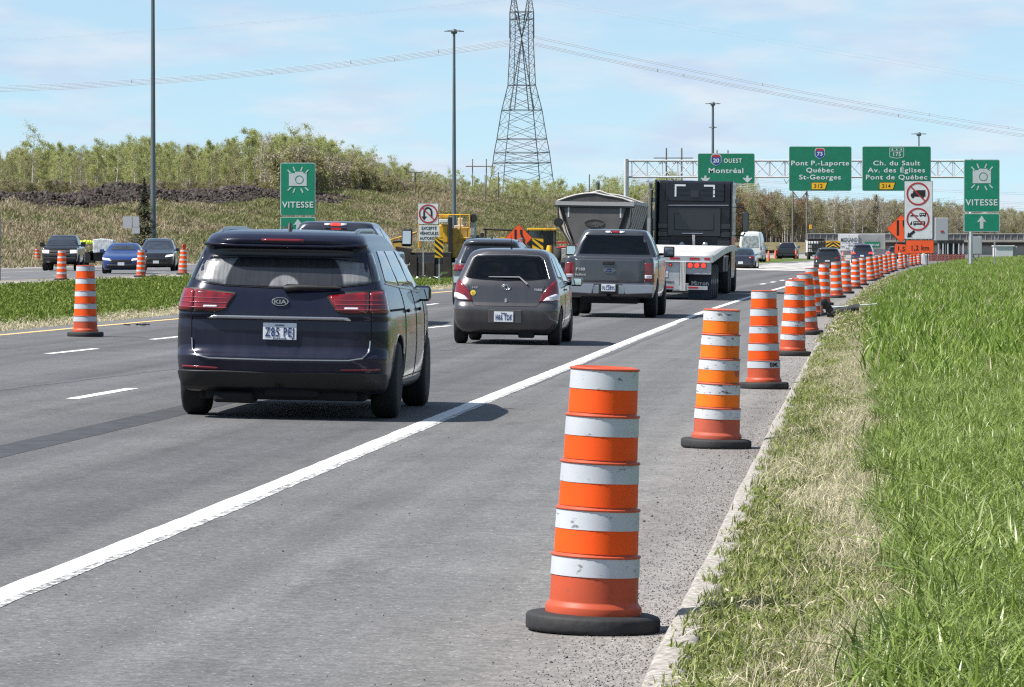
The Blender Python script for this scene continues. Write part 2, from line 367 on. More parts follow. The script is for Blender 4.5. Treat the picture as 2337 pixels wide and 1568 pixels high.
m_road2 = asphalt('asphalt_far_carriageway', [(-50.4, (.17, .16, .15)), (-48.5, A0), (-34, (.12, .122, .127)), (-32.6, (.14, .138, .135)), (-31.6, (.26, .24, .22)), (-30, (.3, .27, .25))])
road_sheet('road', -50.2, -30, -20, 900, m_road2, nu=12, step=6)

# ------------------------------------------------------------------ markings
def paint_mat(name, col, wear=.42, sc=14):
    m_ = bpy.data.materials.new(name); m_.use_nodes = True; nt = m_.node_tree; B = nt.nodes['Principled BSDF']; B.inputs['Roughness'].default_value = .7
    tc = nt.nodes.new('ShaderNodeTexCoord'); n = nt.nodes.new('ShaderNodeTexNoise'); n.inputs['Scale'].default_value = sc; n.inputs['Detail'].default_value = 9; n.inputs['Roughness'].default_value = .75; nt.links.new(tc.outputs['Object'], n.inputs[0])
    r = nt.nodes.new('ShaderNodeValToRGB'); nt.links.new(n.outputs[0], r.inputs[0]); r.color_ramp.elements[0].position = wear-.06; r.color_ramp.elements[1].position = wear+.05
    r.color_ramp.elements[0].color = (.12, .12, .12, 1); r.color_ramp.elements[1].color = tuple(col)+(1,); nt.links.new(r.outputs[0], B.inputs['Base Color'])
    return m_
m_wp = paint_mat('white road paint', (.70, .70, .67)); m_yp = paint_mat('yellow road paint', (.62, .43, .16), .36)
def ribbon(name, line, width, m_, zf=None, dz=.0032, ragged=0, kind='structure'):
    """line: list of (X, Y)"""
    V = []; F = []
    for i, (X, Y) in enumerate(line):
        a = line[max(0, i-1)]; b = line[min(len(line)-1, i+1)]; d = Vector((b[0]-a[0], b[1]-a[1])).normalized(); nr = Vector((d.y, -d.x))
        w_ = width/2
        for s_ in (-1, 1):
            q = w_*(1+ragged*random.uniform(-1, 1)); x, y = X+nr.x*q*s_, Y+nr.y*q*s_
            V.append((x, y, (zf(x, y) if zf else gz(x, y))+dz))
    for i in range(len(line)-1): F.append((2*i, 2*i+1, 2*i+3, 2*i+2))
    o = mesh_np(name, V, F, m_); return tag(o, kind=kind)
def uline(u, Y0, Y1, step=2.): return [(float(c_of(np.float64(Y)))+u, Y) for Y in np.arange(Y0, Y1+.01, step)]
# right edge line follows the photograph's points, then the road axis
ep = [road_pt(x, y) for x, y in ((-150, 1420), (0, 1358), (480, 1168), (965, 968), (1300, 833), (1600, 714))]
eu = [(Y, p.x-float(c_of(np.float64(Y)))) for p, Y in ep]
def edge_u(Y): return float(np.interp(Y, [e[0] for e in eu], [e[1] for e in eu]))
ribbon('white_edge_line', [(float(c_of(np.float64(Y)))+edge_u(Y), Y) for Y in list(np.arange(10, 150, .3))+list(np.arange(150, 330, 3.))], .15, m_wp, ragged=.07)
ribbon('white_line_worn_edge', [(float(c_of(np.float64(Y)))+edge_u(Y)+.10, Y) for Y in np.arange(10, 90, .3)], .06, paint_mat('worn paint fringe', (.72, .72, .69), .53, 22), ragged=.25, dz=.0026)
for q, (a, b) in enumerate((((165, 910.5), (303, 886.5)), ((110, 807.5), (219, 796)), ((347, 775), (428, 766.5)), ((960, 749.8), (1028, 743.5)), ((955, 698.5), (998, 693)), ((640, 851), (760, 830)), ((870, 726), (940, 719)))):
    p0, Y0 = road_pt(*a); p1, Y1 = road_pt(*b); n = max(2, int((Y1-Y0)/.6))
    ribbon('white_dash_line', [(p0.x+(p1.x-p0.x)*i/n, Y0+(Y1-Y0)*i/n) for i in range(n+1)], .13, m_wp, ragged=.08)
for i in range(12):
    Y = 178+i*9.5
    ribbon('white_dash_line', uline(-5.4+.004*(Y-178), Y, Y+3.4, 1.7), .2, m_wp)
# yellow line on the left
ya = [road_pt(x, y) for x, y in ((-200, 782), (0, 765), (180, 748), (410, 727.5))]; yu = [(Y, p.x-float(c_of(np.float64(Y)))) for p, Y in ya]
ribbon('yellow_edge_line', [(float(c_of(np.float64(Y)))+float(np.interp(Y, [e[0] for e in yu], [e[1] for e in yu])), Y) for Y in np.arange(50, 300, 2.)], .14, m_yp, ragged=.08)
z2 = lambda x, y: .35
ribbon('yellow_edge_line', uline(-32.6, 100, 420, 3), .14, m_yp, zf=z2)
for i in range(18): ribbon('white_dash_line', uline(-36.4, 120+i*12, 123.4+i*12, 1.7), .16, m_wp, zf=z2)
ribbon('white_edge_line', uline(-43.8, 100, 420, 3), .16, m_wp, zf=z2)
# dark crack-seal strip and thin joints
m_seal = mat('bitumen seal', (.034, .035, .038), .8, var=.25, vscale=5)
a, Ya = road_pt(-120, 1058); b, Yb = road_pt(560, 903)
ribbon('bitumen_strip', [(a.x+(b.x-a.x)*t, Ya+(Yb-Ya)*t) for t in np.linspace(0, 1, 24)], .38, m_seal, dz=.0018, ragged=.03)
for (p_, q_, w_) in (((-50, 895), (430, 838), .10), ((1010, 800), (1150, 771), .13), ((700, 1078), (1560, 742), .07)):
    a, Ya = road_pt(*p_); b, Yb = road_pt(*q_)
    ribbon('pavement_joint', [(a.x+(b.x-a.x)*t+.02*math.sin(t*23), Ya+(Yb-Ya)*t) for t in np.linspace(0, 1, 40)], w_, mat('tyre darkened joint', (.078, .079, .083), .9), dz=.0022, ragged=.5)
# pale milled surface far down the road
m_mill = mat('milled pavement', (.33, .32, .3), .95, var=.45, vscale=1.1, detail=9, stretch=(1, .25, 1))
ribbon('milled_pavement', uline(-9.5, 262, 470, 4), 6.5, m_mill, dz=.02, ragged=.35)

# ------------------------------------------------------------------ kerb
def kshift(Y): return np.interp(Y, [15, 17, 23, 32, 42, 60], [.075, .065, .05, .02, 0, -.02])
def build_kerb():
    Ys = np.concatenate([np.arange(12, 70, .5), np.arange(70, 330, 2.)]); V = []; F = []
    prof = [(-.915, -.02), (-.907, .045), (-.895, .068), (-.88, .078), (-.775, .084), (-.755, .078), (-.735, .0)]
    for j, Y in enumerate(Ys):
        wob = .005*math.sin(Y*.6)+.003*math.sin(Y*1.7)
        for k, (u, h) in enumerate(prof):
            V.append((float(c_of(np.float64(Y)))+u+float(kshift(Y))+wob*(1 if k < 4 else .4)+random.uniform(-.0015, .0015), Y, .016+h+random.uniform(-.003, .001)))
    n = len(prof)
    for j in range(len(Ys)-1):
        for k in range(n-1): F.append((j*n+k, j*n+k+1, (j+1)*n+k+1, (j+1)*n+k))
    m_ = mat('worn kerb concrete', (.26, .24, .215), .95, var=.45, vscale=30, bump=.1, bscale=70, detail=10)
    o = mesh_np('kerb', V, F, m_, smooth=True); tag(o, kind='structure')
build_kerb()
# ------------------------------------------------------------------ vegetation materials
def leaf_mat(name, stops, trans=.35, rough=.7, hstretch=None):
    m_ = bpy.data.materials.new(name); m_.use_nodes = True; nt = m_.node_tree; nt.nodes.clear(); new = nt.nodes.new; lk = nt.links.new
    oi = new('ShaderNodeObjectInfo'); ge = new('ShaderNodeNewGeometry'); ad = new('ShaderNodeMath'); ad.operation = 'MULTIPLY_ADD'
    lk(ge.outputs['Random Per Island'], ad.inputs[0]); ad.inputs[1].default_value = .7; ml = new('ShaderNodeMath'); ml.operation = 'MULTIPLY'; lk(oi.outputs['Random'], ml.inputs[0]); ml.inputs[1].default_value = .3; lk(ml.outputs[0], ad.inputs[2])
    cr = new('ShaderNodeValToRGB'); lk(ad.outputs[0], cr.inputs[0])
    while len(cr.color_ramp.elements) < len(stops): cr.color_ramp.elements.new(.5)
    for e, (p, c) in zip(cr.color_ramp.elements, stops): e.position = p; e.color = tuple(c)+(1,)
    d = new('ShaderNodeBsdfPrincipled'); d.inputs['Roughness'].default_value = rough; d.inputs['Specular IOR Level'].default_value = .3; lk(cr.outputs[0], d.inputs['Base Color'])
    t = new('ShaderNodeBsdfTranslucent'); lk(cr.outputs[0], t.inputs[0]); mx = new('ShaderNodeMixShader'); mx.inputs[0].default_value = trans; lk(d.outputs[0], mx.inputs[1]); lk(t.outputs[0], mx.inputs[2])
    o = new('ShaderNodeOutputMaterial'); lk(mx.outputs[0], o.inputs[0]); MATS[name] = m_; return m_
g_tall = leaf_mat('tall grass blade', [(0, (.05, .085, .012)), (.4, (.15, .215, .035)), (.8, (.22, .29, .07)), (1, (.46, .49, .28))], .25, .35)
g_far = leaf_mat('distant grass blade', [(0, (.085, .155, .016)), (.5, (.15, .235, .028)), (.85, (.22, .29, .05)), (1, (.40, .42, .17))], .25, .5)
g_short = leaf_mat('short turf blade', [(0, (.09, .12, .025)), (.5, (.17, .21, .045)), (.8, (.25, .28, .08)), (1, (.40, .37, .21))], .22)
g_straw = leaf_mat('dead straw', [(0, (.28, .24, .14)), (.5, (.46, .41, .27)), (1, (.62, .57, .42))], .25)
g_med = leaf_mat('median turf', [(0, (.08, .125, .014)), (.6, (.12, .17, .022)), (1, (.22, .24, .06))], .25)

def blades(name, m_, n, rad, h, wdt, lean=.5, segs=3, curl=.5):
    V = []; F = []
    for i in range(n):
        a = random.uniform(0, 6.28); r = rad*math.sqrt(random.random()); x, y = r*math.cos(a), r*math.sin(a)
        d = random.uniform(0, 6.28); hh = h*random.uniform(.5, 1.1); w_ = wdt*random.uniform(.6, 1.3); le = lean*random.uniform(.1, 1); b = len(V)
        dx, dy = math.cos(d), math.sin(d); fx, fy = -math.sin(d+random.uniform(-.6, .6)), math.cos(d+random.uniform(-.6, .6))
        for s_ in range(segs+1):
            t = s_/segs; off = hh*le*(t**(1.5))*(1+curl*t); z = hh*(t-curl*le*.5*t*t*t); ww = w_*(1-t**2.2)+.0004
            V += [(x+dx*off-fx*ww/2, y+dy*off-fy*ww/2, z), (x+dx*off+fx*ww/2, y+dy*off+fy*ww/2, z)]
        for s_ in range(segs): F.append((b+2*s_, b+2*s_+1, b+2*s_+3, b+2*s_+2))
    return unlinked(mesh_np(name, V, F, m_))
tall = [blades('tall_grass_tuft', g_tall, 24, .15, .19, .009, .8, 4, .8) for _ in range(4)]+[blades('tall_grass_tuft', g_tall, 16, .15, .22, .0125, 1.1, 4, 1.0) for _ in range(2)]
short = [blades('turf_tuft', g_short, 60, .12, .042, .006, 1.1) for _ in range(4)]+[blades('turf_tuft', g_short, 30, .12, .034, .014, 1.2, 2)]
straw = [blades('straw_tuft', g_straw, 26, .13, .075, .004, 1.4) for _ in range(3)]+[blades('straw_tuft', g_straw, 6, .10, .14, .0035, .7)]
tallf = [blades('far_grass_tuft', g_far, 40, .38, .30, .026, .7, 2) for _ in range(4)]+[blades('far_grass_tuft', g_straw, 3, .4, .34, .02, .8, 2)]
medf = [blades('median_turf_tuft', g_med, 60, .45, .075, .03, .9, 2) for _ in range(4)]
strawf = [blades('verge_straw_tuft', g_straw, 40, .3, .06, .014, 1.2, 2) for _ in range(3)]
mixf = [blades('verge_turf_tuft', g_short, 60, .3, .055, .015, 1., 2) for _ in range(3)]

def field(n, u0, u1, Y0, Y1, keep=None, z=None):
    Y = RNG.uniform(Y0, Y1, n); u = RNG.uniform(0, 1, n)
    a = u0(Y) if callable(u0) else u0; b = u1(Y) if callable(u1) else u1; u = a+(b-a)*u
    if keep is not None: k = keep(u, Y); u, Y = u[k], Y[k]
    return np.stack([c_of(Y)+u, Y, terrain_z(u, Y)-.005 if z is None else z(u, Y)], -1), u
def rots(n, tilt=.12): return np.stack([RNG.normal(0, tilt, n), RNG.normal(0, tilt, n), RNG.uniform(0, 6.28, n)], -1)
def fb(u, Y, s=1.): return np.sin(u*3.1*s+Y*.9*s)+np.sin(u*5.3*s-Y*1.7*s+1.3)+np.sin(Y*.43*s+u*1.7*s+.4)
right_u = lambda Y: Y*.1175-c_of(Y)+2.8
P, u = field(62000, lambda Y: .02+0*Y, right_u, 14, 86, keep=lambda u, Y: (u > .12+.13*fb(u*.3, Y*.8)*.5) & (RNG.random(len(u)) > (Y-48)/38))
scatter('tall_grass', tall, P, rots(len(P)), RNG.uniform(.65, 1.25, len(P)), label='long bright green grass covering the verge right of the kerb', cat='grass')
P, u = field(19000, lambda Y: -.735+kshift(Y), lambda Y: .5+0*Y, 14, 75, keep=lambda u, Y: (fb(u, Y)+RNG.normal(0, .9, len(u)) > -1.3-1.1*(u < -.35)+.8*(u > -.15)))
scatter('short_turf', short, P, rots(len(P), .2), RNG.uniform(.6, 1.4, len(P)), label='short patchy turf along the back of the kerb', cat='grass')
P, u = field(15000, lambda Y: -.72+kshift(Y), lambda Y: .35+0*Y, 14, 75, keep=lambda u, Y: (np.exp(-((u+.10)/.30)**2)*1.6+fb(u*1.6, Y*.7, .9)*.5+RNG.normal(0, .6, len(u)) > 1.0))
scatter('dead_straw', straw, P, rots(len(P), .3), RNG.uniform(.6, 1.3, len(P)), label='dead pale straw between the turf and the long grass', cat='dry grass')
Q_, u = field(5200, lambda Y: -.74+kshift(Y), lambda Y: .45+0*Y, 14, 75)
scatter('loose_straw', straw, Q_, rots(len(Q_), .35), RNG.uniform(.4, 1.0, len(Q_)), label='loose straw strewn thinly through the verge turf', cat='dry grass')
P, u = field(40000, lambda Y: .1+0*Y, lambda Y: right_u(Y), 44, 520, keep=lambda u, Y: RNG.random(len(u)) < (Y-44)/40+.02)
scatter('distant_long_grass', tallf, P, rots(len(P)), RNG.uniform(.6, 1.2, len(P)), np.minimum(RNG.integers(0, 9, len(P)), 4) if False else RNG.integers(0, 5, len(P)), label='long grass further along the verge under the road signs', cat='grass')
P, u = field(14000, lambda Y: -.7+0*Y, lambda Y: .4+0*Y, 70, 330)
scatter('distant_verge_turf', mixf+strawf[:2], P, rots(len(P), .2), RNG.uniform(.5, 1.2, len(P)), label='thin turf and straw beside the far drums', cat='grass')
P, u = field(26000, -29.4, -15.2, 60, 330)
scatter('median_grass', medf, P, rots(len(P)), RNG.uniform(.6, 1.3, len(P)), label='mown green grass on the median strip', cat='grass')
P, u = field(12000, -15.9, -14.25, 58, 260)
scatter('median_straw', strawf, P, rots(len(P), .2), RNG.uniform(.5, 1.15, len(P)), label='pale dry straw along the near edge of the median', cat='dry grass')

# loose stones on the shoulder
def stone(name, m_, r=.5):
    bm = bmesh.new(); bmesh.ops.create_icosphere(bm, subdivisions=1, radius=r)
    for v in bm.verts: v.co = v.co*random.uniform(.65, 1.2); v.co.z *= .7
    me = bpy.data.meshes.new(name); bm.to_mesh(me); bm.free(); me.materials.append(m_)
    return bpy.data.objects.new(name, me)
mst = mat('loose gravel', (.19, .175, .165), .9, var=.3, vscale=3); mstd = mat('dark gravel', (.05, .05, .055), .9)
peb = [stone('pebble', mst) for _ in range(4)]+[stone('pebble', mstd) for _ in range(2)]
n = 16000; Y = 14+RNG.uniform(0, 1, n)**1.6*75; u = -.87-np.abs(RNG.normal(0, .24, n))
sc_ = RNG.uniform(.003, .009, n)*(1+(RNG.random(n) < .03)*1.6)
scatter('shoulder_gravel', peb, np.stack([c_of(Y)+u, Y, plane(u)+.002], -1), rots(n, .5), sc_, label='loose gravel washed against the kerb', cat='gravel')
n = 700; Y = RNG.uniform(14, 60, n); u = RNG.uniform(-4, -1.2, n)
scatter('scattered_pebbles', peb, np.stack([c_of(Y)+u, Y, plane(u)+.002], -1), rots(n, .5), RNG.uniform(.004, .013, n), label='few scattered pebbles over the paved shoulder', cat='gravel')

# embankment: dry clumps
e_dry = leaf_mat('dry embankment grass', [(0, (.18, .15, .09)), (.5, (.28, .235, .145)), (1, (.43, .37, .26))], .2)
e_grn = leaf_mat('olive embankment grass', [(0, (.10, .115, .045)), (.5, (.17, .18, .07)), (1, (.29, .28, .14))], .2)
clump = [blades('dry_clump', e_dry, 60, .65, .32, .04, .9, 2) for _ in range(3)]+[blades('olive_clump', e_grn, 60, .65, .30, .045, .9, 2) for _ in range(3)]
n = 34000; Y = RNG.uniform(230, 800, n); u = RNG.uniform(-80, -52, n)
grn = (fb(u*.12, Y*.05)+RNG.normal(0, 1, n)+np.interp(Y, [300, 450], [-1.4, .9]) > 0)
ok = (u > -69.5)|(Y > 500); u, Y, grn = u[ok], Y[ok], grn[ok]; n = len(u)
pk = np.where(grn, RNG.integers(3, 6, n), RNG.integers(0, 3, n))
clump_sorted = clump
for i, o_ in enumerate(clump): o_.name = 'embankment_clump.%03d' % i
scatter('embankment_grass', clump, np.stack([c_of(Y)+u, Y, terrain_z(u, Y)-.05], -1), rots(n, .2), RNG.uniform(.5, 1.5, n), pk, label='rough dry and olive grass over the embankment', cat='dry grass')
# rubble along the crest
mr1 = mat('dark broken rock', (.038, .027, .022), .9, var=.4, vscale=2); mr2 = mat('grey broken rock', (.085, .072, .062), .9, var=.3, vscale=2)
rk = [stone('rubble_rock', mr1) for _ in range(5)]+[stone('rubble_rock', mr2) for _ in range(1)]
def rub(n, Y0, Y1):
    Y = RNG.uniform(Y0, Y1, n); t = RNG.uniform(0, 1, n); hh = np.interp(Y, [250, 400, 455, 500], [.4, .6, .55, .05])*(.8+.25*np.sin(Y*.21)+.12*np.sin(Y*.73))
    u = -69.5-7*t; z = terrain_z(u, Y)+hh*np.sin(np.clip(t, 0, 1)*math.pi)**.6-.15
    return np.stack([c_of(Y)+u, Y, z], -1)
P = rub(20000, 250, 500)
scatter('rock_rubble', rk, P, RNG.uniform(0, 6.28, (len(P), 3)), RNG.uniform(.16, .5, len(P))*(1+(RNG.random(len(P)) < .04)), label='dark broken rock piled along the top of the embankment', cat='rubble')

# ------------------------------------------------------------------ trees
bark_w = mat('pale birch bark', (.52, .49, .44), .9, var=.35, vscale=4); bark_g = mat('grey bark', (.30, .27, .23), .9, var=.3, vscale=4)
L_green = leaf_mat('fresh spring leaves', [(0, (.24, .27, .09)), (.6, (.36, .385, .14)), (1, (.50, .50, .25))], .45)  # green, olive and brown tones lightened, partly to stand in for distance haze
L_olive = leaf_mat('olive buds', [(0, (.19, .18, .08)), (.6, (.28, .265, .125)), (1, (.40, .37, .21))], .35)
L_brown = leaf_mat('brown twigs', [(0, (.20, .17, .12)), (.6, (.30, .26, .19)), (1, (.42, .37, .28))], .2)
L_red = leaf_mat('russet buds', [(0, (.15, .09, .055)), (.6, (.22, .14, .085)), (1, (.31, .22, .13))], .25)
L_dark = leaf_mat('spruce needles', [(0, (.02, .028, .015)), (1, (.05, .06, .03))], .1)
def tree_mesh(H, spread, nl, lsz, m_l, m_b, lean=.06, nb=9, base=.25, twig=1, cluster=.5):
    tr = MB(); top = Vector((random.uniform(-lean, lean)*H, random.uniform(-lean, lean)*H, H)); pts = []
    for i in range(7):
        t = i/6; pts.append(Vector((top.x*t*t+.02*H*math.sin(t*5+nl), top.y*t*t, H*.97*t)))
    r0 = H*.011+.02; tr.tube(pts, [r0*(1-.85*i/6) for i in range(7)], 5, caps=False)
    tips = []
    for b in range(nb):
        t = base+(1-base)*(b+random.random())/nb*.95; k = min(5, int(t*6)); p = pts[k].lerp(pts[k+1], t*6-k)
        a = random.uniform(0, 6.28); ln = spread*(1.02-t*.42)*random.uniform(.55, 1.1); up = random.uniform(.5, 1.3)
        q = p+Vector((math.cos(a)*ln, math.sin(a)*ln, ln*up)); m = p.lerp(q, .5)+Vector((0, 0, -.08*ln)); tr.tube([p, m, q], [r0*.38*(1-t*.6), r0*.24, r0*.08], 4, caps=False); tips += [(p.lerp(q, .45), ln*.45), (q, ln*.5)]
        for _ in range(3*twig):
            s_ = p.lerp(q, random.uniform(.3, .95)); e = s_+Vector((random.uniform(-1, 1), random.uniform(-1, 1), random.uniform(.2, 1.2)))*ln*.4
            tr.tube([s_, e], [r0*.12, r0*.04], 3, caps=False); tips.append((e, ln*.32))
    tips.append((pts[-1], spread*.25))
    V = []; idx = RNG.integers(0, len(tips), nl)
    C = np.array([tips[i][0][:] for i in idx]); rr = np.array([tips[i][1] for i in idx])
    C = C+RNG.normal(0, 1, (nl, 3))*rr[:, None]*cluster*np.array([1, 1, 1.15]); C[:, 2] = np.maximum(C[:, 2], H*.06)
    s_ = lsz*RNG.uniform(.5, 1.3, nl); a = RNG.normal(0, 1, (nl, 3)); a /= np.linalg.norm(a, axis=1)[:, None]; b = np.cross(a, RNG.normal(0, 1, (nl, 3))); b /= np.linalg.norm(b, axis=1)[:, None]
    V = np.stack([C+a*s_[:, None], C+b*s_[:, None]*.55, C-a*s_[:, None], C-b*s_[:, None]*.55], 1).reshape(-1, 3); F = np.arange(nl*4).reshape(-1, 4)
    trunk = tr.build('trunk', m_b, fix=False); unlinked(trunk)
    crown = unlinked(mesh_np('crown', V, F, m_l))
    return trunk, crown
TP = {}
def tkind(k, *a, **kw): TP.setdefault(k, []).append(tree_mesh(*a, **kw))
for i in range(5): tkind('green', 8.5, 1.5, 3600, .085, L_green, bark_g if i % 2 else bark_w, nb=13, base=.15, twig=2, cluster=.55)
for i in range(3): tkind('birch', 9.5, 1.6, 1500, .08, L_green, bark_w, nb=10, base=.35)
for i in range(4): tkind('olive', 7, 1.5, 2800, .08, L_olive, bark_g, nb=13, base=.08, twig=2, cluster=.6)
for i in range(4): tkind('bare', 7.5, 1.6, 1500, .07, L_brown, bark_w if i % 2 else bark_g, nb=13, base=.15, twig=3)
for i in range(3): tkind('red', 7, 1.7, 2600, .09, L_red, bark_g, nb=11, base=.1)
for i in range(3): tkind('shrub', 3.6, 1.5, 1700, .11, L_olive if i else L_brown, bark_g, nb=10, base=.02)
def spruce_mesh():
    tr = MB().tube([(0, 0, 0), (0, 0, 7)], [.1, .02], 6); t = unlinked(tr.build('trunk', bark_g)); n = 3500
    z = 7*(1-RNG.uniform(0, 1, n)**.6*.95); rr = (7-z)*.26*np.sqrt(RNG.uniform(.2, 1, n))*(1+.3*np.sin(z*5)); a = RNG.uniform(0, 6.28, n)
    C = np.stack([rr*np.cos(a), rr*np.sin(a), z-.15*rr], -1); d = np.stack([np.cos(a), np.sin(a), -.25+0*a], -1)*.2; e = np.stack([-np.sin(a), np.cos(a), 0*a], -1)*.06
    V = np.stack([C+d, C+e, C-d, C-e], 1).reshape(-1, 3); return t, unlinked(mesh_np('crown', V, np.arange(n*4).reshape(-1, 4), L_dark))
TP['spruce'] = [spruce_mesh()]
def plant_tree(kind, p, sc, name, label, cat='tree', group=None, k=None):
    root = empty(name, p, random.uniform(0, 6.28), 0, label, cat, group); root.scale = (sc, sc, sc*random.uniform(.93, 1.07))
    t, c = TP[kind][k if k is not None else random.randrange(len(TP[kind]))]
    link(t.copy(), root).name = 'trunk'; link(c.copy(), root).name = 'crown'
    return root
# individual trees of the front row on the left, by position in the photo
def row_pt(x, v=-80):
    Y = 300.
    for _ in range(60):
        X = (x-CXP)/FPX*Y; Y += (v-(X-float(c_of(np.float64(Y)))))/(-.19); Y = max(150, min(Y, 1200))
    X = (x-CXP)/FPX*Y; return X, Y
def top_scale(kind, k, Y, z0, ytop):
    H = max(v.co.z for v in []) if False else float(np.percentile([v.co.z for v in list(TP[kind][k][1].data.vertices)[::5]], 97)); return ((HZ-ytop)/FPX*Y+HC-z0)/H
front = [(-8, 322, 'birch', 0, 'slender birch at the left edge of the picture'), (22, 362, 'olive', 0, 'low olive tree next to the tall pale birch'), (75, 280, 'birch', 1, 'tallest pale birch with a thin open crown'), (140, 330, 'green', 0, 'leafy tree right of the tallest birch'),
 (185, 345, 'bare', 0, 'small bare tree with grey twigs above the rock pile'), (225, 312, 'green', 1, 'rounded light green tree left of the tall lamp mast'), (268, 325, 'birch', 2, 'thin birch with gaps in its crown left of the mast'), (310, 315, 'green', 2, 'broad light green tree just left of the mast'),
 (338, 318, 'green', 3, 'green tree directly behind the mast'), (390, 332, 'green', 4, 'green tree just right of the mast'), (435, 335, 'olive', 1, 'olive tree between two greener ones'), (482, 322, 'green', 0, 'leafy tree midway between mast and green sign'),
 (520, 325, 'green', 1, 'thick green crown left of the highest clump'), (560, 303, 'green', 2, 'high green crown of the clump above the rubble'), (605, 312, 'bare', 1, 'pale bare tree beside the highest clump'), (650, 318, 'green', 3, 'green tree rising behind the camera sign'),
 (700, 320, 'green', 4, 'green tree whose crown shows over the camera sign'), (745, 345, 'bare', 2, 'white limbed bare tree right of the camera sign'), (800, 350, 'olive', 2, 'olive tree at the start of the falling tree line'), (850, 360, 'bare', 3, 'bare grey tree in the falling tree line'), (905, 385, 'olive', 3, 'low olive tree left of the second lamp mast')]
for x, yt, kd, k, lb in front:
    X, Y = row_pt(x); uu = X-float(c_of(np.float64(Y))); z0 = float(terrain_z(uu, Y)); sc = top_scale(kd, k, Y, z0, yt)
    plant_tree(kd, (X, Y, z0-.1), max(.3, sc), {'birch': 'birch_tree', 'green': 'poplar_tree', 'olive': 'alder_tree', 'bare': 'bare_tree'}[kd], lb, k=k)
X, Y = row_pt(330, -57); plant_tree('spruce', (X, Y, float(terrain_z(-57, Y))), .78, 'spruce_tree', 'small dark spruce behind the backs of the white signs')
X, Y = px(2000, 470, 745).xy; plant_tree('spruce', (X, Y, 2.5), 1.15, 'spruce_tree', 'lone dark spruce standing above the brown woodland on the right')
# the woodland behind: one mass
def wood(name, label, pts, kinds, scl):
    pro = []
    for k in kinds:
        for t, c in TP[k]:
            vs = [v.co[:] for v in t.data.vertices]; fs = [tuple(p.vertices) for p in t.data.polygons]; vc = np.empty(len(c.data.vertices)*3, np.float32); c.data.vertices.foreach_get('co', vc); vc = vc.reshape(-1, 3)
            V = np.concatenate([np.array(vs), vc]); F = np.concatenate([np.array([f if len(f) == 4 else f+(f[-1],) for f in fs]), np.arange(len(vc)).reshape(-1, 4)+len(vs)])
            mi = np.concatenate([np.zeros(len(fs), int), np.ones(len(vc)//4, int)])
            pro.append(unlinked(mesh_np('woodland_tree', V, F, [t.data.materials[0], c.data.materials[0]], mi=mi)))
    n = len(pts); scatter(name, pro, pts, np.stack([0*scl, 0*scl, RNG.uniform(0, 6.28, n)], -1), scl, label=label, cat='woodland')
def wpts(n, x0, x1, v0, v1, ytop, H=8., zoff=0, jit=.12):
    P = []; sc = []
    for _ in range(n):
        x = random.uniform(x0, x1); v = random.uniform(v0, v1); X, Y = row_pt(x, v); z0 = float(terrain_z(v, Y))+zoff
        yt = float(np.interp(x, *ytop))+random.uniform(-4, 18); s_ = ((HZ-yt)/FPX*Y+HC-z0)/H*1.13
        if s_ < .15: continue
        P.append((X, Y, z0-.1)); sc.append(min(s_, 1.9)*random.uniform(1-jit*2, 1))
    return np.array(P), np.array(sc)
TL = ([-60, 0, 60, 150, 260, 330, 420, 560, 700, 780, 860, 950, 1030, 1120, 1250, 1380, 1500, 1600, 1690], [345, 355, 330, 352, 345, 335, 345, 322, 328, 352, 372, 395, 408, 425, 432, 436, 432, 430, 428])
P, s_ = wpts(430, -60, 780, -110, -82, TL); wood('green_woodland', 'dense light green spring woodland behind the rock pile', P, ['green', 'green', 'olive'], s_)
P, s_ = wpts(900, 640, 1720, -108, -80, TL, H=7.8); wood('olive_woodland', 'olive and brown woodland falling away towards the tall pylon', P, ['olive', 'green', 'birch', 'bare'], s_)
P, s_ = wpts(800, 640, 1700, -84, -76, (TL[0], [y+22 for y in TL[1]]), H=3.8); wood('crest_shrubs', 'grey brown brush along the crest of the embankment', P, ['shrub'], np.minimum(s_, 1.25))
P, s_ = wpts(900, -60, 800, -86, -78, ([-60, 800], [415, 415]), H=3.8); wood('woodland_undergrowth', 'low undergrowth between the trunks behind the rock pile', P, ['shrub'], np.minimum(s_, 1.3))
P, s_ = wpts(380, -60, 800, -125, -95, ([-60, 800], [385, 385]), H=3.8); wood('rear_undergrowth', 'bushes deeper inside the green woodland', P, ['shrub'], np.minimum(s_, 1.9))
P = []; s_ = []
TR = ([1660, 1700, 1760, 1850, 1940, 2000, 2060, 2140, 2240, 2337, 2420], [432, 440, 448, 460, 464, 458, 465, 466, 478, 484, 484])
for _ in range(1100):
    x = random.uniform(1640, 2460); Y = random.uniform(735, 800); p = px(x, 545, Y); yt = float(np.interp(x, *TR))+random.uniform(-3, 22)
    P.append((p.x, Y, 2.2)); s_.append(((HZ-yt)/FPX*Y+HC-2.2)/6.6*random.uniform(.8, 1))
P = np.array(P); s_ = np.array(s_); k = P[:, 0] < px(1860, 500, 760).x
wood('russet_woodland', 'russet budding woodland right of the black truck', P[k], ['red', 'bare', 'olive', 'olive'], s_[k]); wood('brown_woodland', 'grey brown leafless woodland behind the overhead sign panels', P[~k], ['bare', 'bare', 'shrub', 'olive'], s_[~k])
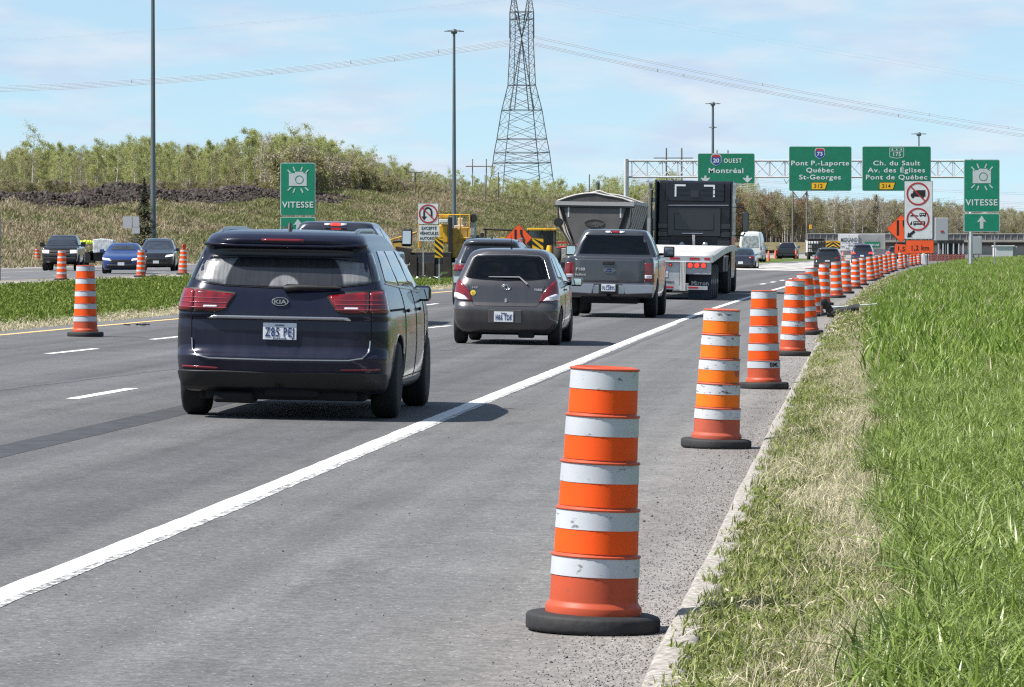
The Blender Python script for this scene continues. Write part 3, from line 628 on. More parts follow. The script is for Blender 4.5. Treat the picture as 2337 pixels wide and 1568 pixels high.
# ------------------------------------------------------------------ drums
def plastic(name, col, rough=.45, dirt=.35, scuff=(.25, .2, .18), amt=.60, scale=9):
    """sheeting or plastic with scuffs that have shapes of their own"""
    m_ = bpy.data.materials.new(name); m_.use_nodes = True; nt = m_.node_tree; B = nt.nodes['Principled BSDF']; B.inputs['Roughness'].default_value = rough; B.inputs['Specular IOR Level'].default_value = .25
    oi = nt.nodes.new('ShaderNodeObjectInfo'); tc = nt.nodes.new('ShaderNodeTexCoord'); ad = nt.nodes.new('ShaderNodeVectorMath'); ad.operation = 'ADD'; nt.links.new(tc.outputs['Object'], ad.inputs[0]); nt.links.new(oi.outputs['Location'], ad.inputs[1])
    mp = nt.nodes.new('ShaderNodeMapping'); mp.inputs['Scale'].default_value = (1, 1, 2.2); nt.links.new(ad.outputs[0], mp.inputs[0])
    n = nt.nodes.new('ShaderNodeTexNoise'); n.inputs['Scale'].default_value = scale; n.inputs['Detail'].default_value = 8; n.inputs['Roughness'].default_value = .65; nt.links.new(mp.outputs[0], n.inputs[0])
    r = nt.nodes.new('ShaderNodeValToRGB'); nt.links.new(n.outputs[0], r.inputs[0]); e = r.color_ramp.elements; e[0].position = amt; e[0].color = (0, 0, 0, 1); e[1].position = amt+.06; e[1].color = (1, 1, 1, 1)
    n2 = nt.nodes.new('ShaderNodeTexNoise'); n2.inputs['Scale'].default_value = 3.5; n2.inputs['Detail'].default_value = 4; nt.links.new(ad.outputs[0], n2.inputs[0])
    mr = nt.nodes.new('ShaderNodeMapRange'); nt.links.new(n2.outputs[0], mr.inputs[0]); mr.inputs[1].default_value = .3; mr.inputs[2].default_value = .7; mr.inputs[3].default_value = 1-dirt*.5; mr.inputs[4].default_value = 1.08
    sc = nt.nodes.new('ShaderNodeVectorMath'); sc.operation = 'SCALE'; sc.inputs[0].default_value = col; nt.links.new(mr.outputs[0], sc.inputs['Scale'])
    mx = nt.nodes.new('ShaderNodeMix'); mx.data_type = 'RGBA'; nt.links.new(r.outputs[0], mx.inputs[0]); nt.links.new(sc.outputs[0], mx.inputs[6]); mx.inputs[7].default_value = tuple(scuff)+(1,); nt.links.new(mx.outputs[2], B.inputs['Base Color'])
    MATS[name] = m_; return m_
P_body = plastic('orange drum plastic', (.42, .07, .03), .5, .3, (.2, .07, .05), .68)
P_bodyf = plastic('faded drum plastic', (.43, .09, .05), .6, .4, (.25, .12, .1), .66)
P_or = plastic('orange sheeting', (.74, .075, .004), .6, .15, (.30, .06, .02), .665)
P_or2 = plastic('amber sheeting', (.78, .15, .008), .6, .2, (.35, .08, .03), .63)
P_wh = plastic('white sheeting', (.42, .44, .47), .5, .25, (.17, .17, .18), .61, 13)
P_wh2 = plastic('scuffed white sheeting', (.50, .51, .53), .55, .3, (.11, .10, .10), .575, 16)
P_whf = plastic('dull white sheeting', (.45, .43, .42), .5, .3, (.3, .2, .17), .60, 12)
rubber = mat('rubber base', (.013, .013, .014), .75, var=.35, vscale=6, bump=.3, bscale=30)
H0 = .072; SEG = 5; SH_ = (1.11-H0)/5.35
def drum_radius(i): return .187-.0105*i          # section i from the bottom
def make_drum(kind, label, group='orange and white construction drums'):
    body, orng, wht = {'clean': (P_body, P_or, P_wh), 'amber': (P_bodyf, P_or2, P_wh2), 'worn': (P_body, P_or, P_wh2), 'dull': (P_bodyf, P_or, P_whf)}[kind]
    root = empty('construction_drum', (0, 0, 0), 0, 0, label, 'traffic drum', group)
    n = 36
    b = MB(); b.lathe([(.20, 0), (.274, 0), (.283, .006), (.285, .02), (.285, .058), (.279, .068), (.262, .074), (.21, .076)], n); b.build('rubber_base', rubber, root)
    z = H0; prof = [(.19, .02), (.203, z-.01), (.204, z+.030), (.202, z+.036), (.190, z+.050), (.187, z+.056)]; bands = []
    for i in range(5):
        r = drum_radius(i); zt = z+(.197 if i else .252); wb = (zt-.008-.080, zt-.008); ob = (z+.010, zt-.008-.080)
        prof += [(r, z+.058 if not i else z+.004), (r-.0005, z+.066 if not i else z+.008), (r-.003, zt-.014), (r-.003, zt-.010), (r+.003, zt-.008), (r+.0045, zt-.003), (r+.002, zt+.001), (r-.009, zt+.002)]
        bands.append((r, wb, ob if i else None)); z = zt
    prof += [(r-.02, z+.006), (r-.03, z-.01), (.0, z-.012)]
    b = MB(); b.lathe(prof, n, cap=False); bd = b.build('drum_body', body, root)
    for r, wb, ob in bands:
        for nm, rg, m_ in (('white_band', wb, wht), ('orange_band', ob, orng)):
            if rg is None: continue
            k = MB(); z0, z1 = rg; k.lathe([(r+.0014, z0), (r-.0008, z1)], n, cap=False); k.build(nm, m_, root)
    wob = {'clean': .4, 'amber': 1., 'worn': 1.3, 'dull': 1.6}[kind]; ph = {'clean': 0, 'amber': 1, 'worn': 2.2, 'dull': 4}[kind]
    for o in children(root)[1:]:                                  # slightly out of round and dented
        for v in o.data.vertices:
            a = math.atan2(v.co.y, v.co.x); zz_ = v.co.z; f = 1+wob*(.008*math.sin(2*a+ph+zz_*2)+.006*math.sin(3*a-4*zz_+ph)-.035*math.exp(-((a-1.9+ph*.3)**2/.12+(zz_-.55-.08*ph)**2/.008)))
            v.co.x *= f; v.co.y *= f
    return root, z
drums = {}
for k in ('clean', 'amber', 'worn', 'dull'): drums[k] = make_drum(k, '')
DTOP = drums['clean'][1]
hd = bpy.data.meshes
# moulded handle on top of a drum
def add_handle(root, m_):
    b = MB(); b.tube([(-.055, 0, DTOP-.01), (-.05, 0, DTOP+.028), (.05, 0, DTOP+.028), (.055, 0, DTOP-.01)], .011, 6); return b.build('handle', m_, root)
DL = [  # base px x, base px y, top px x, kind, label
 (1352, 1439, 1380, 'clean', 'nearest orange and white drum, leaning slightly right'),
 (1634, 1022, 1647, 'amber', 'amber drum with black scuffs on its white bands, second from the camera'),
 (1743, 887, 1743, 'clean', 'drum with black letters on its lowest white band'),
 (1808, 812, 1815, 'worn', 'drum leaning right just behind the drum with black letters'),
 (1844, 764, 1836, 'clean', 'drum leaning left, half hidden behind the leaning one'),
 (1861, 722, 1852, 'clean', 'drum leaning left in front of the toppled sign base'),
 (1879, 696, 1881, 'worn', 'scuffed drum standing directly behind the toppled sign base'),
 (1910, 680, 1907, 'clean', 'first drum past the toppled sign base'),
 (1931, 670, 1930, 'clean', 'second drum past the toppled sign base'),
 (1952, 658.7, 1953, 'worn', 'third drum past the toppled sign base'),
 (1967.5, 651, 1968, 'dull', 'fourth drum past the toppled sign base, narrow looking'),
 (1988.5, 641.5, 1984, 'dull', 'fifth drum past the toppled sign base, leaning left'),
 (1999.5, 638, 1997, 'dull', 'sixth drum past the toppled sign base'),
 (2008, 633, 2008, 'worn', 'seventh drum past the toppled sign base'),
 (2020.5, 625.7, 2019, 'dull', 'drum to the left of the 1,5 distance plate, third one from it'),
 (2031, 622, 2028, 'dull', 'drum to the left of the 1,5 distance plate, second one from it'),
 (2040, 618.7, 2040, 'dull', 'drum right beside the lower left corner of the 1,5 distance plate'),
 (2057, 614, 2055, 'dull', 'drum standing under the 1,5 distance plate'),
 (2066, 611, 2065, 'dull', 'drum just left of the left leg of the 1,2 km sign'),
 (2079, 608, 2079, 'dull', 'drum between the two legs of the 1,2 km sign, left one'),
 (2088, 606, 2087, 'dull', 'drum between the two legs of the 1,2 km sign, middle one'),
 (2097, 604, 2097, 'dull', 'drum between the two legs of the 1,2 km sign, right one')]
first = dict()
for i, (bx, by, tx, kd, lb) in enumerate(DL):
    p, Y = road_pt(bx, by); root, zt = drums[kd]
    o = root if kd not in first else copy_tree(root); first[kd] = 1
    o['label'] = lb; s = FPX/Y; o.location = (p.x, p.y, p.z); o.rotation_euler = (random.uniform(-.015, .015), math.atan((tx-bx)/(DTOP*s)), 0)
    rz = random.uniform(0, 6.28); o.rotation_euler = (Euler((o.rotation_euler.x, o.rotation_euler.y, 0)).to_matrix() @ Euler((0, 0, rz if i != 2 else 0)).to_matrix()).to_euler()
    if i in (3, 6, 9): add_handle(o, P_body)
    if i == 2:                                     # BML on the lowest white band, wrapped round it
        r = drum_radius(0)+.0025; zc = H0+.252-.008-.066
        k = text(o, 'BML', 0, 0, .052, mat('black lettering', (.02, .02, .02), .5), name='lettering', bold=.03)
        for v in k.data.vertices:
            a = R(38)+v.co.x/r; v.co = Vector((math.sin(a)*r, -math.cos(a)*r, zc+v.co.y))
        k.location = (0, 0, 0); k.rotation_euler = (0, 0, 0)
for kd in drums:
    if kd not in first: o = drums[kd][0]
LD = [(195, 768, 193, 'clean', 'orange and white drum standing alone in the left traffic lane', 68),
 (141, 640, 141, 'dull', 'faded drum at the verge in front of the dark oncoming pickup', 0), (321, 633, 319, 'dull', 'faded drum at the verge in front of the blue car', 0),
 (417, 627, 414, 'dull', 'faded drum with a lamp on top, beside the dark oncoming suv', 0), (86, 609, 87, 'dull', 'small drum at the foot of the dry embankment on the left', 1)]
for bx, by, tx, kd, lb, _ in LD:
    root = drums[kd][0]
    if _ == 68: p, Y = road_pt(bx, by); z = p.z
    else:
        z = .345; Y = (HC-z)/((by-HZ)/FPX); p = px(bx, by, Y); p.z = z
    o = root if kd not in first else copy_tree(root); first[kd] = 1; o['label'] = lb; o['group'] = 'orange and white construction drums'
    o.location = (p.x, Y, z); o.rotation_euler = (0, math.atan((tx-bx)/(DTOP*FPX/Y)), random.uniform(0, 6))
    if 'lamp' in lb:
        b = MB(); b.box((0, 0, DTOP+.05), (.16, .09, .10)); b.lathe([(.10, -.04), (.10, .04)], 20, c=(0, 0, DTOP+.16), axis='y'); b.build('warning_lamp', P_body, o)
# second leg of the split drum on the left: a thrown-down rubber base beside it
p = px(350, 631, 182); b = MB(); b.lathe([(.02, 0), (.28, 0), (.29, .05), (.1, .1), (.02, .12)], 14)
tag(b.build('rubber_lump', rubber, loc=(p.x, 182, .345)), 'black rubber lump on the verge right of the blue car', 'rubber piece')

# ------------------------------------------------------------------ signs
def smat(name, col, rough=.45): return mat(name, col, rough, var=.07, vscale=2.5)
S_green = smat('green sign sheeting', (.004, .16, .085)); S_green2 = smat('bright green sign sheeting', (.004, .20, .115)); S_white = smat('white sign sheeting', (.62, .63, .64)); S_grey = smat('grey sign sheeting', (.50, .52, .54))
S_black = mat('black sign ink', (.012, .012, .014), .5); S_red = smat('red sign ink', (.38, .025, .03)); S_orange = smat('orange sign sheeting', (.85, .10, .02)); S_yel = smat('yellow sign sheeting', (.75, .42, .01)); S_blue = smat('blue sign ink', (.01, .05, .25))
galv = mat('galvanised steel', (.34, .35, .36), .5, metal=.3, var=.15, vscale=3); galv_d = mat('weathered steel post', (.15, .155, .16), .6, metal=.3, var=.2, vscale=2)
class SG:
    """flat drawing on a sign: pixel coordinates of the photograph mapped at depth Y"""
    def __init__(s, name, xc, Y, zb, label, cat='road sign', group=None):
        s.Y = Y; s.s = FPX/Y; s.xc = xc; s.X = (xc-CXP)/s.s; s.zb = zb
        s.root = empty(name, (s.X, Y, zb), 0, 0, label, cat, group)
    def x(s, v): return (v-s.xc)/s.s
    def z(s, v): return HC+(HZ-v)/s.s-s.zb
    def P(s, pts): return [(s.x(a), s.z(b)) for a, b in pts]
    def panel(s, x0, y0, x1, y1, m_, border=None, bw=1.3, r=3, name='panel', y=0, parent=None, frame=None):
        def rr(x0, y0, x1, y1, r):
            pts = []
            for cx, cy, a0 in ((x1-r, y0+r, -90), (x1-r, y1-r, 0), (x0+r, y1-r, 90), (x0+r, y0+r, 180)):
                for k in range(5): a = R(a0+k*22.5); pts.append((cx+r*math.cos(a), cy+r*math.sin(a)))
            return s.P(pts)
        t = .03 if s.Y < 600 else .1
        if border is None: o = MB().poly(rr(x0, y0, x1, y1, r), y, y+t).build(name, m_, parent or s.root)
        else:
            b = MB(); b.poly(rr(x0, y0, x1, y1, r), y, y+t); o = b.build(name, border, parent or s.root)
            MB().poly(rr(x0+bw, y0+bw, x1-bw, y1-bw, max(.5, r-bw)), y-.006, y-.001).build('sign_face', m_, o)
        return o
    def shape(s, pts, m_, y=-.010, name='symbol', parent=None, t=.003): return MB().poly(s.P(pts), y-t, y).build(name, m_, parent or s.root)
    def bar(s, a, b, w_, m_, y=-.010, name='symbol', parent=None, mb=None):
        d = Vector((b[0]-a[0], b[1]-a[1])).normalized(); n = Vector((-d.y, d.x))*w_/2
        pts = s.P([(a[0]+n.x, a[1]+n.y), (b[0]+n.x, b[1]+n.y), (b[0]-n.x, b[1]-n.y), (a[0]-n.x, a[1]-n.y)])
        if mb is not None: mb.poly(pts, y-.003, y); return mb
        return MB().poly(pts, y-.003, y).build(name, m_, parent or s.root)
    def txt(s, st, x, y, h, m_, parent=None, bold=.02, sx=1, sp=1.05, name='lettering', align='CENTER', yy=-.012, fit=None): return text(parent or s.root, st, s.x(x), s.z(y), h/s.s, m_, yy, align, name, bold, sx, sp, fit=fit/s.s if fit else None)
    def post(s, x, ytop, w_=3, m_=None, name='post', depth=.07, y=.06, zbot=-.3):
        b = MB(); h = s.z(ytop); ww = w_/s.s; b.box((s.x(x), y+depth/2, (h+zbot)/2), (ww, depth, h-zbot)); return b.build(name, m_ or galv, s.root, bevel=.006)
def camera_sign(name, x0, y0, x1, y1, Y, zb, label, arrow=None):
    g = SG(name, (x0+x1)/2, Y, zb, label, 'road sign', 'speed camera signs'); W = x1-x0
    pn = g.panel(x0, y0, x1, y1, S_green2, S_grey, 1.6, 4)
    cx = (x0+x1)/2; f = W/83
    def q(x, y): return (cx+(x)*f, y0+y*f)
    mb = MB(); mb.poly(g.P([q(-21, 25), q(-7, 25), q(-7, 21.5), q(13, 21.5), q(13, 25), q(21, 25), q(21, 55), q(-21, 55)]), -.013, -.010); mb.build('camera_symbol', S_grey, pn)
    r = MB(); r.ring(g.x(q(3.5, 0)[0]), g.z(q(0, 40)[1]), 8.3*f/g.s, 10*f/g.s, -.017, -.0135); r.build('lens_symbol', S_green2, pn)
    rm = MB()
    for a, b in (((-24, 17), (-16, 26)), ((-11, 10), (-7, 20)), ((11, 10), (7, 20)), ((25, 17), (17, 26)), ((-24, 66), (-16, 58)), ((-11, 71), (-7, 61)), ((12, 71), (7, 61)), ((25, 66), (17, 58))): g.bar(q(*a), q(*b), 2.8*f, S_grey, mb=rm)
    rm.build('flash_rays', S_grey, pn)
    g.txt('VITESSE', cx, y0+106*f, 14.5*f, S_white, pn, .022, 1.0, 1.1, fit=74*f)
    if arrow:
        p2 = g.panel(x0, arrow[0], x1, arrow[1], S_green2, S_grey, 1.6, 3, 'arrow_panel'); ah = arrow[1]-arrow[0]
        g.shape([(cx+a*f, arrow[0]+b*ah/41) for a, b in ((-4, 34), (-4, 18), (-11, 20), (0, 5), (11, 20), (4, 18), (4, 34))], S_grey, parent=p2, name='arrow')
    for xx in (x0+12*f, x1-11*f): g.post(xx, y1 if arrow is None else arrow[0], 3.2)
    return g
camera_sign('camera_sign', 2199, 364, 2281, 484, 280, .2, 'green speed camera sign with an up arrow plate, right of the overhead panels', (487, 529))
camera_sign('camera_sign', 640, 371.5, 720, 492, 160, .1, 'green speed camera sign on the median behind the dark minivan', (495, 534))

# no trucks sign with distance plate
g = SG('restriction_sign', 2095, 272, .1, 'white no trucks and no buses sign standing in the grass', 'road sign')
pn = g.panel(2063, 413, 2128.5, 546, S_white, S_black, .9, 1.5)
def prohib(g, cx, cy, r, m_, pn, th=.14):
    q = MB(); q.ring(g.x(cx), g.z(cy), r*(1-th)/g.s, r/g.s, -.016, -.012); 
    k = r*.68; g.bar((cx-k, cy-k), (cx+k, cy+k), r*.12, m_, y=-.0125, mb=q); q.build('prohibition_ring', m_, pn)
prohib(g, 2094.5, 442.5, 26.3, S_red, pn); prohib(g, 2094.5, 500.5, 26.3, S_red, pn)
def lorry(g, x0, y0, k, pn, m_, fl=1):
    b = MB(); b.poly(g.P([(x0+a*k, y0+c*k) for a, c in ((13, 0), (34, 0), (34, 15), (1, 15), (0, 12), (1, 8), (5, 7), (6, 2), (12, 2), (12, 7), (13, 7))]), -.011, -.008)
    for cx in (5.5, 27.5): b.ring(g.x(x0+cx*k), g.z(y0+15.5*k), .1/g.s, 3.2*k/g.s, -.0115, -.008, 16)
    return b.build('lorry_symbol', m_, pn)
lorry(g, 2077.5, 434, 1.0, pn, S_black)
b = MB()
for x0, y0, w_, h in ((2098, 486, 15, 7), (2084, 505, 27, 8)):
    b.poly(g.P([(x0, y0), (x0+w_, y0), (x0+w_, y0+h), (x0, y0+h)]), -.011, -.008)
    for cx in (x0+3, x0+w_-3): b.ring(g.x(cx), g.z(y0+h), .1/g.s, 2/g.s, -.0115, -.008, 12)
b.poly(g.P([(2077, 492), (2082, 490), (2096, 492), (2096, 494), (2077, 494)]), -.011, -.008); b.poly(g.P([(2077, 510), (2081, 504), (2081, 513), (2076, 513)]), -.011, -.008); b.build('bus_symbol', S_black, pn)
b = MB()
for x0, y0, w_, n in ((2099.5, 488, 12, 3), (2086, 507, 23, 6)):
    for i in range(n): b.poly(g.P([(x0+i*w_/n, y0), (x0+(i+.65)*w_/n, y0), (x0+(i+.65)*w_/n, y0+2.6), (x0+i*w_/n, y0+2.6)]), -.0128, -.0112)
b.build('bus_windows_symbol', S_white, pn)
g.shape([(2070, 542), (2072, 530), (2075, 533), (2085, 525), (2089, 530), (2079, 538), (2082, 541)], S_black, parent=pn, name='arrow')
p2 = g.panel(2067, 548, 2131, 578.5, S_orange, S_black, .8, 2, 'distance_plate'); g.txt('1,2 km', 2099, 571, 11.5, S_black, p2, .02, .95, 1.08, fit=40)
for xx in (2074.5, 2116.5): g.post(xx, 415, 2.6, galv_d)

def merge_diamond(name, cx, cy, r, Y, zb, label, plate=None, posts=None, mir=1):
    g = SG(name, cx, Y, zb, label, 'road sign', 'orange merge warning signs')
    q = lambda k: [(cx-k, cy), (cx, cy-k), (cx+k, cy), (cx, cy+k)]
    b = MB(); b.poly(g.P(q(r)), 0, .02); pn = b.build('panel', S_black, g.root); g.shape(q(r-1.3), S_orange, y=-.002, parent=pn, name='sign_face')
    k = r/32; g.bar((cx-7*k, cy-19*k), (cx-7*k, cy+15*k), 5*k, S_black, parent=pn, y=-.008)
    b = MB()
    pts = [(3.5, -19), (3.5, -9), (6, -2), (9.5, 5), (9.5, 15), (14.5, 15), (14.5, 4), (11, -3), (8.5, -10), (8.5, -19)]
    for i in range(4): b.poly(g.P([(cx+a*k, cy+c*k) for a, c in (pts[i], pts[i+1], pts[8-i], pts[9-i])]), -.011, -.008)
    b.build('symbol', S_black, pn)
    if plate:
        x0, y0, x1, y1, tx = plate; p2 = g.panel(x0, y0, x1, y1, S_orange, S_black, .8, 2, 'distance_plate'); g.txt(tx, (x0+x1)/2, y1-8, 11, S_black, p2, .02)
        p2.rotation_euler.y = R(4)
    for xx in posts or (cx-6*k, cx+6*k): g.post(xx, cy-r*.6, 2.2, galv_d)
    return g
merge_diamond('merge_sign', 1183.5, 543, 32, 196, .1, 'orange diamond lane shift sign between the hatchback roof and the dump trailer')
merge_diamond('merge_sign', 2056, 522, 33, 320, .0, 'orange diamond lane shift sign half hidden behind the no trucks sign', (2038, 557, 2092, 581, '1,5 km'), (2046, 2066))

# no U-turn sign
g = SG('no_turning_sign', 978, 203, .1, 'white no U-turn sign with a text plate below, left of the grey hatchback', 'road sign')
pn = g.panel(953.5, 464, 1001, 512, S_white, S_black, .6, 1.5); prohib(g, 977.5, 488, 21.8, S_red, pn, .15)
b = MB(); pts = [(968, 496), (968, 487)]+[(976.5-8.5*math.cos(R(a)), 484-9.5*math.sin(R(a))) for a in range(0, 181, 20)]+[(985, 497)]
for i in range(len(pts)-1): g.bar(pts[i], pts[i+1], 4.2, S_black, mb=b, y=-.008)
b.poly(g.P([(961.5, 494), (974.5, 494), (968, 503)]), -.0112, -.0082); b.build('turning_arrow', S_black, pn)
p2 = g.panel(955, 513.5, 1003, 551, S_white, S_black, .5, 1.5, 'text_plate')
for i, (t, y, w_) in enumerate((('EXCEPTÉ', 524, 34), ('VÉHICULES', 535.5, 43), ('AUTORISÉS', 547, 42))): g.txt(t, 979, y, 7, S_black, p2, .03, .84, 1.1, fit=w_)
g.post(966, 466, 2.8, galv, depth=.05)
# hazard markers
def hazard(x0, y0, x1, y1, Y, label, slope=1, posty=None):
    g = SG('hazard_marker', (x0+x1)/2, Y, .1, label, 'hazard marker', 'yellow and black hazard markers'); pn = g.panel(x0, y0, x1, y1, S_yel, None, r=.5)
    w_ = x1-x0; b = MB(); st = w_*.72; y = y0-w_*1.2
    while y < y1:
        poly = [(x0, y), (x1, y+w_*.9), (x1, y+w_*.9+st*.5), (x0, y+st*.5)]
        poly = [(a, min(max(c, y0), y1)) for a, c in poly]
        if max(c for a, c in poly)-min(c for a, c in poly) > 1: b.poly(g.P(poly), -.008, -.004)
        y += st
    b.build('black_stripes', S_black, pn); g.post((x0+x1)/2+1, y0+2, 3.2, galv, depth=.05); return g
hazard(992, 542, 1011, 588, 188, 'tall yellow and black hazard marker between the minivan mirror and the hatchback')
hazard(1058.5, 541, 1074, 570, 215, 'hazard marker over the left shoulder of the dark suv roof')
hazard(1138, 541, 1152, 570, 222, 'hazard marker in front of the black roll frame of the compactor')
hazard(1215, 543, 1240, 572, 192, 'wide hazard marker right of the orange diamond sign')
# sign backs on the left
g = SG('blank_sign', 300, 262, .35, 'backs of white signs on two thin posts left of the tall mast', 'road sign')
g.panel(281, 494, 301, 521, mat('bare aluminium', (.42, .42, .43), .5, metal=.2), r=1, name='panel'); g.panel(302, 494, 318, 518, MATS['bare aluminium'], r=1, name='panel', y=.02); g.panel(302, 519, 319, 533, MATS['bare aluminium'], r=1.5, name='panel')
for xx in (292, 310.5): g.post(xx, 495, 1.2, galv_d)
g = SG('sign_post', -2, 165, .2, 'dark slim post at the left edge of the picture', 'post'); g.post(-1, 478, 4, galv_d); g.panel(-12, 505, 3, 540, galv_d)

# toppled sign base in the grass
Y = 101.; p = px(1903, 716, Y); root = empty('toppled_sign_stand', (p.x, Y, .19), 0, 0, 'toppled portable sign stand with rubber feet lying on the kerb and grass', 'sign stand')
def foot(a, b, h, w_):
    A = px(*a, Y)-p; B_ = px(*b, Y)-p; m_ = MB(); d = (B_-A); n = 7
    m_.tube([A+d*i/n+Vector((0, 0, .012*(-1)**i)) for i in range(n+1)], [h*(.8+.25*(i % 2)) for i in range(n+1)], 7); o = m_.build('rubber_foot', rubber, root); o.location.z = p.z-.12; return o
foot((1887, 724), (1960, 709), .10, .1); foot((1876, 692), (1900, 724), .10, .1)
A = px(1895, 709, Y)-p; B_ = px(2002, 701, Y)-p; m_ = MB(); m_.tube([A, B_], .017, 6); o = m_.build('mast', mat('pale aluminium tube', (.42, .47, .45), .5), root); o.location.z = p.z-.12
m_ = MB(); m_.tube([px(1874, 726, Y-3)-p, px(1873, 695, Y-3)-p], .012, 5); o = m_.build('marker_stake', galv_d, root); o.location.z = p.z-.12

# ------------------------------------------------------------------ gantry
g = SG('sign_gantry', 1826, 290, 0., 'white lattice gantry spanning the motorway and carrying three green panels', 'sign gantry')
gw = mat('white painted gantry steel', (.46, .47, .48), .5, var=.12, vscale=.8); zt, zb_ = g.z(367), g.z(404); x0, x1 = g.x(1428), g.x(2215)
for z in (zt, zb_):
    for y in (0, 1.0): MB().tube([(x0, y, z), (x1, y, z)], .062, 8).build('chord', gw, g.root)
nb = 22; st = (x1-x0-.5)/nb; b = MB(); b2 = MB()
for i in range(nb+1):
    x = x0+.4+i*st
    for y in (0, 1.0): b.tube([(x, y, zb_), (x, y, zt)], .027, 5)
    if i < nb:
        b2.tube([(x, 0, zb_), (x+st, 0, zt)] if i % 2 else [(x, 0, zt), (x+st, 0, zb_)], .03, 5); b2.tube([(x, 1., zt), (x+st, 1., zb_)] if i % 2 else [(x, 1., zb_), (x+st, 1., zt)], .03, 5)
        for z in (zt, zb_): b2.tube([(x, 0, z), (x+st, 1., z)], .025, 5)
b.build('uprights', gw, g.root); b2.build('diagonals', gw, g.root)
for x in (x0, x1):
    MB().tube([(x, -.05, 0), (x, -.05, zt+.12)], .125, 10).build('column', gw, g.root); MB().tube([(x+.12, 1.1, 0), (x+.12, 1.1, zt+.12)], .11, 10).build('column', gw, g.root)
def shield(g, cx, y0, k, num, pn):
    pts = [(-10.5, 2), (-7, 0), (7, 0), (10.5, 2), (12, 6), (12, 17), (8, 22), (0, 26.5), (-8, 22), (-12, 17), (-12, 6)]
    sh = g.shape([(cx+a*k, y0+c*k) for a, c in pts], S_white, y=-.012, name='route_shield', parent=pn)
    g.shape([(cx+a*k*.9, y0+1+c*k*.92) for a, c in pts[4:]+pts[4:5]][:-1], S_blue, y=-.017, name='shield_field', parent=sh)
    g.shape([(cx+a*k*.9, y0+1+c*k*.92) for a, c in (pts[0], pts[1], pts[2], pts[3], (12, 6), (-12, 6))], S_red, y=-.017, name='shield_band', parent=sh)
    g.txt(num, cx, y0+18.5*k, 9.5*k, S_white, sh, .03, 1.1, 1.0, yy=-.022)
Yg = 289.4
def gpanel(x0, y0, x1, y1, label, fn):
    g = SG('overhead_sign', (x0+x1)/2, Yg, HC+(HZ-(y0+y1)/2)/(FPX/Yg), label, 'road sign', 'green overhead direction signs')
    pn = g.panel(x0, y0, x1, y1, S_green, S_white, .9, 4); fn(g, pn)
def exitno(g, pn, cx, y, n):
    g.shape([(cx-18, y), (cx+20, y), (cx+14, y+17), (cx-18, y+17)], S_black, y=-.010, name='exit_plate', parent=pn); g.shape([(cx-17, y+1), (cx+18, y+1), (cx+13, y+16), (cx-17, y+16)], S_yel, y=-.014, name='exit_field', parent=pn)
    g.txt(n, cx-2, y+13, 9.2, S_black, pn, .02, 1.05, 1.05, yy=-.018)
def f1(g, pn):
    shield(g, 1634, 352.5, 1.0, '20', pn); g.txt('OUEST', 1672, 371.5, 10, S_white, pn, .02, 1., 1.15, fit=41); g.txt('Montréal', 1656.5, 395, 12, S_white, pn, .018, 1, 1.1, fit=79)
    for cx in (1609.5, 1705.5): g.shape([(cx+a, 401+b) for a, b in ((-2.5, 0), (2.5, 0), (2.5, 6), (10, 4.5), (10, 7), (0, 16), (-10, 7), (-10, 4.5), (-2.5, 6))], S_grey, parent=pn, name='arrow')
def f2(g, pn):
    shield(g, 1870.5, 338, .95, '73', pn)
    for t, y, w_ in (('Pont P.-Laporte', 377.5, 132), ('Québec', 393.5, 63), ('St-Georges', 409.5, 95)): g.txt(t, 1871, y, 11, S_white, pn, .018, 1.0, 1.1, fit=w_)
    exitno(g, pn, 1869, 416, '312')
def f3(g, pn):
    b = MB()
    for q in (((2030, 338), (2062, 338)), ((2030, 345), (2062, 345)), ((2030, 338), (2030, 358)), ((2062, 338), (2062, 358)), ((2030, 358), (2042, 361)), ((2062, 358), (2050, 361)), ((2042, 361), (2050, 361))): g.bar(q[0], q[1], 1, S_white, mb=b)
    for cx in (2036, 2046, 2056): b.poly(g.P([(cx-1.6, 341.5), (cx, 339.3), (cx+1.6, 341.5), (cx, 344)]), -.013, -.010)
    b.build('route_shield', S_white, pn); g.txt('175', 2046, 356.5, 9, S_white, pn, .02, 1, 1.1)
    for t, y, w_ in (('Ch. du Sault', 377.5, 107), ('Av. des Églises', 393.5, 131), ('Pont de Québec', 409.5, 140)): g.txt(t, 2045.5, y, 11, S_white, pn, .018, .98, 1.12, fit=w_)
    exitno(g, pn, 2024, 416, '314')
gpanel(1592, 350, 1722, 419, 'green overhead panel reading OUEST Montréal with two down arrows', f1)
gpanel(1800, 334, 1943, 436, 'green overhead panel for Québec and St-Georges with yellow number 312', f2)
gpanel(1967, 334, 2124, 436, 'green overhead panel for Pont de Québec with yellow number 314', f3)

